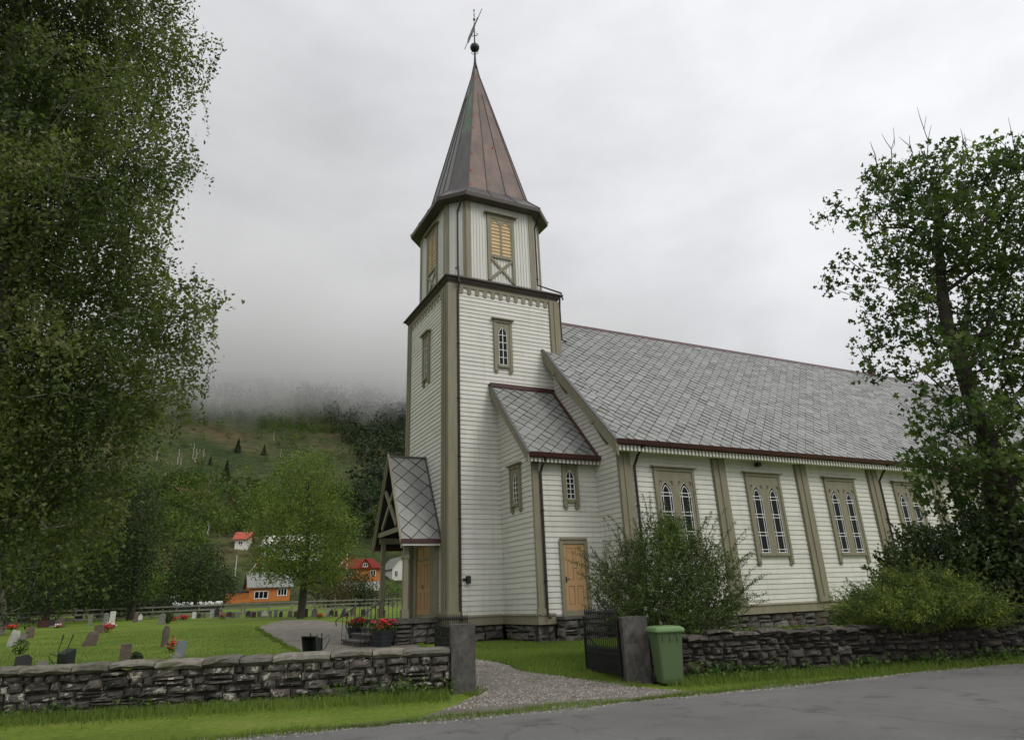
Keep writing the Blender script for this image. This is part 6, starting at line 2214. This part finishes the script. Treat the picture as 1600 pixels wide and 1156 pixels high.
def px_tree(name, px, py, D, blobs, label, lm, dmin, per, rad_, size, bark='bark', cat='tree', group=None, rb=.16, topf=.8, deep=1.0, drop=0.0, noise=.7, freq=.6, ns=900, tmpl=LEAF_RHOMB):
    base = at(px, py, D) if D else ground_at(px, py)
    base[2] = tz(base[0], base[1])
    DD = math.hypot(base[0], base[1])
    bl = [px_blob(*b, DD, deep) for b in blobs]
    tips = thin(blobs_sample(bl, ns), dmin)
    zt = max(b[0][2] for b in bl); c = np.mean([b[0] for b in bl], axis=0)
    top = np.array([c[0], c[1], base[2] + (zt - base[2]) * topf])
    trunk = [base + (top - base) * f + np.array([.12 * math.sin(4 * f), .12 * math.sin(5 * f + 1), 0]) for f in np.linspace(0, 1, 9)]
    cr = cluster_leaves(tips, per, rad_, size, tmpl, noise=noise, freq=freq, drop=drop)
    return make_tree(name, base, label, cat, group, trunk, tips, cr, M[lm], M[bark], .012, rb, sag=.08)


G2 = 'trees beyond the graveyard'
px_tree('round_tree', 470, 966, None, [(478, 735, 46, 34), (460, 775, 52, 40), (505, 780, 42, 45), (475, 820, 78, 45), (440, 850, 32, 34), (515, 850, 44, 42), (472, 870, 78, 36), (448, 888, 28, 14), (500, 895, 40, 16), (480, 716, 20, 14), (508, 735, 20, 14)],
        'large bright round-crowned birch in the middle, behind the far row of graves', 'mid', .62, 46, .42, .17, group=G2, rb=.30, drop=.5, freq=.7, ns=1800)
px_tree('leafy_tree', 302, 962, None, [(305, 890, 38, 34), (285, 915, 26, 26), (325, 912, 26, 22)], 'rounded dark green tree left of the orange house', 'fardark', .75, 32, .45, .26, group=G2, rb=.2)
px_tree('leafy_tree', 348, 948, 112, [(350, 912, 18, 20), (342, 928, 16, 14), (360, 922, 10, 14)], 'small dark tree close to the left end of the orange house', 'fardark', .8, 32, .45, .28, group=G2, rb=.16)
px_tree('rusty_tree', 512, 958, 92, [(512, 905, 26, 24), (520, 925, 28, 22), (497, 928, 18, 16)], 'rusty brown-leaved tree between the round birch and the red hipped roof', 'copperleaf', .8, 32, .45, .24, group=G2, rb=.16)
px_tree('leafy_tree', 566, 956, 100, [(555, 910, 22, 18), (548, 926, 26, 20), (572, 928, 18, 17), (563, 941, 26, 9)], 'dense dark round tree in front of the red-roofed orange house', 'fardark', .7, 34, .45, .26, group=G2, rb=.2)
px_tree('leafy_tree', 606, 954, 105, [(612, 926, 13, 18), (602, 939, 12, 10), (620, 935, 13, 12)], 'dark green tree just left of the porch post', 'scrub', .8, 32, .45, .27, group=G2, rb=.16)
G3 = 'tall birches along the left of the graveyard'
px_tree('old_birch', 36, 970, None, [(45, 830, 60, 70), (20, 760, 60, 70), (50, 900, 50, 40), (10, 880, 45, 50)], 'tall dark birch with pale lower trunk, second from the left edge', 'fardark', .85, 60, .6, .22, 'birchbark', group=G3, rb=.34, drop=1.2, ns=1600)
px_tree('old_birch', 122, 968, None, [(130, 800, 62, 80), (145, 880, 58, 50), (105, 860, 50, 60), (170, 830, 40, 60), (120, 915, 60, 20)], 'tall dark birch with thick reddish trunk behind the middle of the left lawn', 'fardark', .85, 60, .6, .22, 'bark', group=G3, rb=.36, drop=1.2, ns=1800)
px_tree('old_birch', 205, 962, 74, [(212, 800, 30, 60), (205, 870, 36, 50), (225, 850, 22, 40), (195, 920, 30, 20)], 'narrow dark birch, rightmost of the tall ones left of the valley view', 'fardark', .9, 60, .6, .24, 'bark', group=G3, rb=.28, drop=1.2, ns=1400)
px_tree('old_birch', 72, 966, 70, [(78, 870, 40, 50), (75, 800, 50, 60), (85, 920, 40, 18)], 'tall dark birch behind the slat screen at left', 'fardark', .9, 56, .6, .24, 'bark', group=G3, rb=.26, drop=1.2, ns=1400)
px_tree('old_birch', 2, 974, 55, [(-10, 850, 50, 70), (5, 910, 40, 35)], 'tall dark birch cut by the left edge of the photograph', 'fardark', .85, 56, .55, .2, 'birchbark', group=G3, rb=.3, drop=1.0, ns=1400)
# a clipped dark hedge along the far fence
A, B = at(150, 955, 84), at(262, 953, 90)
root = empty('hedge', (A[0], A[1], tz(A[0], A[1]))); tag(root, 'low dark green hedge behind the rail fence, left of the white shed', 'hedge')
n = 5200
f = rng.uniform(0, 1, n)
pos = A + (B - A) * f[:, None] + rng.normal(size=(n, 3)) * np.array([.5, .5, 0])
pos[:, 2] = terrain(pos[:, 0], pos[:, 1]) + rng.uniform(0, 1, n) ** .6 * (1.5 + .3 * np.sin(f * 40))
V, F, T = leaves(pos, .24, LEAF_RHOMB, tint_for(pos, .6, 1)); mesh_np('foliage', V, F, T, M['fardark'], root)
mb = MB()
for q in range(30):
    p = A + (B - A) * (q + .5) / 30; mb.tube([(p[0], p[1], tz(p[0], p[1]) - .1), (p[0], p[1], tz(p[0], p[1]) + 1.2)], .04, 5)
mb.build('stem', M['bark'], root)

# ------------------------------------------------------------------ woods and scrub on the hillside


def clumps(n, size_fn, mask_fn, per, leaf, shape, zoff=0.0, ymax=430, ymin=116):
    y = ymin + (ymax - ymin) * rng.uniform(0, 1, n) ** 1.25
    x = y * rng.uniform(-.45, .78, n)
    keep = rng.uniform(0, 1, n) < mask_fn(x, y)
    x, y = x[keep], y[keep]
    s = size_fn(x, y)
    z = terrain(x, y)
    m = len(x)
    d = rng.normal(size=(m, per, 3)); d /= np.linalg.norm(d, axis=2, keepdims=True)
    r = rng.uniform(.35, 1, (m, per)) ** .6
    if shape == 'cone':
        hh = rng.uniform(0, 1, (m, per)) ** 1.5
        rr = (1 - hh) * .26 * (0.6 + .4 * rng.uniform(0, 1, (m, per)))
        a = rng.uniform(0, 2 * PI, (m, per))
        off = np.stack([rr * np.cos(a), rr * np.sin(a), hh], -1) * s[:, None, None]
    else:
        off = d * r[..., None] * np.array([.42, .42, .5]) * s[:, None, None]
        off[..., 2] += .42 * s[:, None]
    pos = (np.stack([x, y, z], -1)[:, None, :] + off).reshape(-1, 3)
    tone = np.repeat(rng.uniform(-.25, .25, m), per)
    tint = np.clip(tint_for(pos, .3, .2) + tone, 0, 1)
    return leaves(pos, leaf * np.repeat(s, per) * rng.uniform(.7, 1.3, m * per), LEAF_RHOMB, tint)


def clearing(x, y):
    """the felled strip across the slope, left of the middle"""
    c = smooth((y - 208) / 18) * smooth((318 - y) / 25) * smooth((.34 * y - x) / (14))
    return c


def m_scrub(x, y):
    patch = .5 + .5 * np.sin(x / 17 + 2 * np.sin(y / 23)) * np.sin(y / 14 + 1.5 * np.sin(x / 19))
    return np.clip((1 - .93 * clearing(x, y)) * (.45 + .8 * patch), 0, 1) * (x < .27 * y + 25) * ~((x > .055 * y) & (x < .34 * y) & (y < 172))


def m_wood(x, y):
    return ((x > .225 * y + 8 * np.sin(y / 30)) | (y > 350)).astype(float) * (y > 165)


p1 = clumps(9500, lambda x, y: rng.uniform(2.2, 5.6, len(x)), m_scrub, 64, .15, 'round', ymax=360)
p2 = clumps(700, lambda x, y: rng.uniform(5, 9, len(x)), lambda x, y: m_scrub(x, y), 140, .085, 'round', ymax=260)
V, F, T = join(p1, p2)
o = mesh_np('hillside_scrub', V, F, T, M['scrub']); tag(o, 'dense green scrub and young birches covering the lower slope', 'scrub', kind='stuff')
p3 = clumps(4600, lambda x, y: rng.uniform(7, 13, len(x)), m_wood, 70, .12, 'round', ymax=520)
o = mesh_np('forest', *p3, M['wood']); tag(o, 'dark forest on the upper slope fading into the cloud', 'forest', kind='stuff')
# single spruces and pale dead trunks that stand out on the felled slope
for (px, py, hpx, lb) in ((371, 708, 22, 'dark narrow spruce alone on the felled slope, left of two others'), (412, 712, 17, 'dark narrow spruce standing right of the first on the felled slope'),
                          (328, 727, 14, 'short dark spruce low on the felled slope'), (352, 752, 30, 'dark pointed tree just below the felled strip')):
    g = ground_at(px, py); k = np.linalg.norm(g - EYE) / FPX; H_ = hpx * k
    root = empty('spruce', g); tag(root, lb, 'spruce', 'single spruces on the felled slope')
    mb = MB(); mb.tube([g - np.array([0, 0, .3]), g + np.array([0, 0, H_ * .95])], [.16, .03], 6); mb.build('trunk', M['bark'], root)
    n = 520
    hh = rng.uniform(0, 1, n) ** 1.3; a = rng.uniform(0, 2 * PI, n); rr = (1 - hh) * H_ * .26 * rng.uniform(.4, 1, n)
    pos = g + np.stack([rr * np.cos(a), rr * np.sin(a), H_ * (.06 + .94 * hh)], -1)
    V, F, T = leaves(pos, H_ * .09, LEAF_RHOMB, rng.uniform(0, .7, n)); mesh_np('crown', V, F, T, M['wood'], root)
for (px, py, hpx) in ((277, 726, 22), (281, 732, 18), (301, 718, 24), (305, 722, 20), (244, 722, 16), (427, 690, 16), (438, 714, 12), (456, 720, 10), (317, 716, 14), (354, 776, 14), (300, 804, 18), (324, 836, 16)):
    g = ground_at(px, py); k = np.linalg.norm(g - EYE) / FPX; H_ = hpx * k
    mb = MB(); r0 = max(.16, .45 * k)
    pts = [g + np.array([random.uniform(-.2, .2), random.uniform(-.2, .2), H_ * f]) for f in np.linspace(-.03, 1, 6)]
    mb.tube(pts, [r0, r0 * .9, r0 * .8, r0 * .65, r0 * .5, r0 * .2], 6)
    for q in range(3):
        s0 = pts[3 + q % 2]; mb.tube([s0, s0 + np.array([random.uniform(-1, 1) * H_ * .15, random.uniform(-1, 1) * H_ * .1, H_ * .16])], [r0 * .4, r0 * .15], 5)
    o = mb.build('dead_trunk', M['paletrunk'])
    tag(o, 'pale bare dead tree trunk standing on the hillside', 'dead tree', 'pale bare trunks on the hillside')

# ------------------------------------------------------------------ grass and weeds


def grass_field(name, xy, hmin, hmax, wid, matn, label, cat='grass'):
    n = len(xy)
    pos = np.stack([xy[:, 0], xy[:, 1], terrain(xy[:, 0], xy[:, 1])], -1)
    a = rng.uniform(0, 2 * PI, n); lean = rng.uniform(0, .5, n); la = rng.uniform(0, 2 * PI, n)
    up = np.stack([np.sin(lean) * np.cos(la), np.sin(lean) * np.sin(la), np.cos(lean)], -1)
    u = np.stack([np.cos(a), np.sin(a), np.zeros(n)], -1)
    v = np.cross(up, u)
    hgt = rng.uniform(hmin, hmax, n)
    tv, tf = BLADE
    V = pos[:, None, :] + u[:, None, :] * (tv[None, :, 0:1] * wid) + up[:, None, :] * (tv[None, :, 2:3] * hgt[:, None, None]) + v[:, None, :] * (tv[None, :, 1:2] * .25 * hgt[:, None, None])
    F = tf[None] + (np.arange(n) * 4)[:, None, None]
    T = np.clip(.45 + .3 * fbm(xy[:, 0] / 1.1, xy[:, 1] / 1.1) + rng.normal(0, .2, n), 0, 1)
    o = mesh_np(name, V.reshape(-1, 3), F.reshape(-1, 4), T, M[matn])
    return tag(o, label, cat, kind='stuff')


def wl_arr(u, n):
    return WO[None] + WU[None] * u[:, None] + WN[None] * n[:, None]


def off_path(xy):
    """false on the gravel"""
    return ~path_hit(xy)


def path_hit(xy):
    poly = PATH_POLY
    inside = np.zeros(len(xy), bool)
    j = len(poly) - 1
    for i in range(len(poly)):
        xi, yi = poly[i]; xj, yj = poly[j]
        c = ((yi > xy[:, 1]) != (yj > xy[:, 1])) & (xy[:, 0] < (xj - xi) * (xy[:, 1] - yi) / (yj - yi + 1e-9) + xi)
        inside ^= c
        j = i
    return inside


u = rng.uniform(-5.0, 3, 130000); n_ = .6 + rng.uniform(0, 1, 130000) ** 1.2 * 11
xy = wl_arr(u, n_)
keep = off_path(xy) & (xy[:, 1] < 24.6) & ((xy[:, 1] < 21.5) | (xy[:, 0] < 11.7)) & (xy[:, 0] > 4)
g1 = xy[keep]
u = rng.uniform(-26, 6, 90000); n_ = 7 + rng.uniform(0, 1, 90000) ** 1.3 * 26
xy = wl_arr(u, n_)
keep = off_path(xy) & ((xy[:, 0] < 6.2) | (xy[:, 1] < 21.5)) 
g2 = xy[keep]
grass_field('lawn_grass', np.vstack([g1, g2]), .03, .085, .014, 'blade', 'short mown green grass of the churchyard lawn')
# verge outside the walls, ragged along the stones
u = np.concatenate([rng.uniform(-26, -5.2, 26000), rng.uniform(-1, 26, 30000)])
n_ = -.04 - np.abs(rng.normal(0, .45, len(u)))
n_ = np.where(u > 0, n_ * np.clip(1 - u / 14, .25, 1), n_)
xy = wl_arr(u, n_)
grass_field('verge_grass', xy, .05, .20, .014, 'blade', 'ragged grass verge at the foot of the stone walls')


def weeds(name, u0, u1, n, hmin, hmax, size, label, dens=None):
    u = rng.uniform(u0, u1, n)
    keep = rng.uniform(0, 1, n) < .25 + .75 * smooth((fbm(u * 1.7, u * .9) + .25) / .6)
    u = u[keep]
    P = []
    xy = wl_arr(u, -.03 - np.abs(rng.normal(0, .16, len(u))))
    for p in xy:
        m = rng.integers(10, 26); hgt = rng.uniform(hmin, hmax)
        q = rng.normal(size=(m, 3)) * np.array([.09, .07, 0]); q[:, 2] = rng.uniform(.02, 1, m) * hgt
        P.append(q + np.array([p[0], p[1], tz(*p)]))
    pos = np.vstack(P)
    V, F, T = leaves(pos, size * rng.uniform(.5, 1.3, len(pos)), LEAF_RHOMB, tint_for(pos, .6, 4), tilt=.7)
    o = mesh_np(name, V, F, T, M['weed']); return tag(o, label, 'weeds', kind='stuff')


weeds('roadside_weeds', -.3, 22, 620, .10, .36, .085, 'leafy green weeds along the foot of the dark wall')
weeds('pillar_weeds', -7.5, -5.0, 50, .15, .42, .07, 'tall weeds at the foot of the left gate pillar and wall end')
weeds('wall_foot_weeds', -26, -7.5, 260, .06, .26, .075, 'low leafy weeds along the foot of the lichened wall')
# moss and tufts on top of the right wall
u = rng.uniform(0, 20, 5200); u = u[rng.uniform(0, 1, len(u)) < smooth((fbm(u * .9, u * .5) + .1) / .5)]
n_ = rng.uniform(.05, .5, len(u))
xy = wl_arr(u, n_)
pos = np.stack([xy[:, 0], xy[:, 1], .87 + rng.uniform(0, .06, len(u))], -1)
V, F, T = leaves(pos, .07, LEAF_NARROW, tint_for(pos, .5, 2), tilt=.8)
o = mesh_np('wall_top_moss', V, F, T, M['juniper']); tag(o, 'moss and tufts growing on the dark wall top', 'moss', kind='stuff')

# grass creeping over the edges of path and road, grit along the kerb, loose gravel
def edge_points(pl, n, lo, hi, smax=None):
    pl = np.array(pl, float)
    d = np.diff(pl, axis=0); L = np.hypot(d[:, 0], d[:, 1]); c = np.concatenate([[0], np.cumsum(L)])
    q = rng.uniform(0, min(c[-1], smax or c[-1]), n)
    k = np.clip(np.searchsorted(c, q) - 1, 0, len(L) - 1)
    u = d[k] / L[k][:, None]
    p = pl[k] + u * (q - c[k])[:, None]
    off = rng.uniform(lo, hi, n) * (0.6 + .7 * np.sin(q * 2.1) * np.sin(q * .83 + 1))
    return p + np.stack([-u[:, 1], u[:, 0]], -1) * off[:, None]


ROAD_EDGE = [(-60, 22), (-5, 12.3), (5, 10.6), (12.0, 9.9), (14.3, 9.75), (16.9, 9.33), (30, 4.5)]
ga = edge_points(PL[2:], 15000, -.16, .22, 34); gb = edge_points(PR[2:], 15000, -.22, .16, 34)
gc = edge_points(ROAD_EDGE[1:], 26000, -.12, .5)
grass_field('edge_grass', np.vstack([ga, gb, gc]), .03, .11, .013, 'blade', 'grass creeping over the edges of path and road')


def pebbles(name, xy, smin, smax, label):
    n = len(xy)
    v = np.array([[1, 0, 0], [0, 1, 0], [-1, 0, 0], [0, -1, 0], [0, 0, .75]]) 
    f = np.array([[0, 1, 4], [1, 2, 4], [2, 3, 4], [3, 0, 4]])
    s_ = rng.uniform(smin, smax, n) ; a = rng.uniform(0, 2 * PI, n)
    ca, sa = np.cos(a), np.sin(a)
    z = terrain(xy[:, 0], xy[:, 1]) + .012
    jit = rng.uniform(.6, 1.3, (n, 5))
    X = (v[None, :, 0] * ca[:, None] - v[None, :, 1] * sa[:, None]) * s_[:, None] * jit + xy[:, 0:1]
    Y = (v[None, :, 0] * sa[:, None] + v[None, :, 1] * ca[:, None]) * s_[:, None] * jit + xy[:, 1:2]
    Z = v[None, :, 2] * s_[:, None] * jit + z[:, None]
    F = f[None] + (np.arange(n) * 5)[:, None, None]
    o = mesh_np(name, np.stack([X, Y, Z], -1).reshape(-1, 3), F.reshape(-1, 3), np.repeat(rng.uniform(0, 1, n), 4), M['pebble'])
    return tag(o, label, 'gravel', kind='stuff')


xy = np.stack([rng.uniform(3, 12, 26000), rng.uniform(9.6, 20, 26000)], -1)
xy = xy[path_hit(xy) & (xy[:, 1] > 11.9 - .3 * (xy[:, 0] - 4))]
pebbles('loose_gravel', np.vstack([xy, edge_points(ROAD_EDGE[1:], 9000, -.35, .25)]), .008, .028, 'loose gravel scattered on the path and along the road edge')

# ------------------------------------------------------------------ low cloud on the hill
cm = bpy.data.materials.new('cloud_vapour'); cm.use_nodes = True
t = cm.node_tree
for n__ in list(t.nodes):
    if n__.type == 'BSDF_PRINCIPLED': t.nodes.remove(n__)
pv = N(t, 'ShaderNodeVolumePrincipled')
pv.inputs['Color'].default_value = (0.99, 0.99, 0.993, 1)
pv.inputs['Anisotropy'].default_value = 0.2
tcn = N(t, 'ShaderNodeTexCoord')
mpn = N(t, 'ShaderNodeMapping'); mpn.inputs['Location'].default_value = (-1, -1, -1); mpn.inputs['Scale'].default_value = (2, 2, 2)
t.links.new(tcn.outputs['Generated'], mpn.inputs[0])
ln = N(t, 'ShaderNodeVectorMath', operation='LENGTH'); t.links.new(mpn.outputs[0], ln.inputs[0])
nz = N(t, 'ShaderNodeTexNoise', i_Scale=0.022, i_Detail=6.0, i_Roughness=0.6); t.links.new(tcn.outputs['Object'], nz.inputs['Vector'])
ad = N(t, 'ShaderNodeMath', operation='MULTIPLY_ADD'); ad.inputs[1].default_value = 1.0; ad.inputs[2].default_value = -0.5
t.links.new(nz.outputs['Fac'], ad.inputs[0])
sm = N(t, 'ShaderNodeMath', operation='ADD'); t.links.new(ln.outputs['Value'], sm.inputs[0]); t.links.new(ad.outputs[0], sm.inputs[1])
fall = N(t, 'ShaderNodeMapRange', interpolation_type='SMOOTHSTEP')
fall.inputs['From Min'].default_value = 0.98; fall.inputs['From Max'].default_value = 0.35
fall.inputs['To Min'].default_value = 0.0; fall.inputs['To Max'].default_value = 0.030
t.links.new(sm.outputs[0], fall.inputs['Value'])
t.links.new(fall.outputs[0], pv.inputs['Density'])
t.links.new(pv.outputs[0], t.nodes['Material Output'].inputs['Volume'])


def cloud(cx_, cy_, cz_, rx, ry, rz, label):
    nu, nv = 48, 24
    vs = [(cx_ + rx * math.sin(PI * j / nv) * math.cos(2 * PI * i / nu), cy_ + ry * math.sin(PI * j / nv) * math.sin(2 * PI * i / nu), cz_ + rz * math.cos(PI * j / nv)) for j in range(nv + 1) for i in range(nu)]
    fs = [(j * nu + i, (j + 1) * nu + i, (j + 1) * nu + (i + 1) % nu, j * nu + (i + 1) % nu) for j in range(nv) for i in range(nu)]
    mb = MB(); mb.add(vs, fs)
    o = mb.build('low_cloud', cm, None, smooth=True)
    return tag(o, label, 'cloud', kind='stuff')


cloud(10, 460, 133, 520, 250, 86, 'grey low cloud hiding the top of the wooded hill')
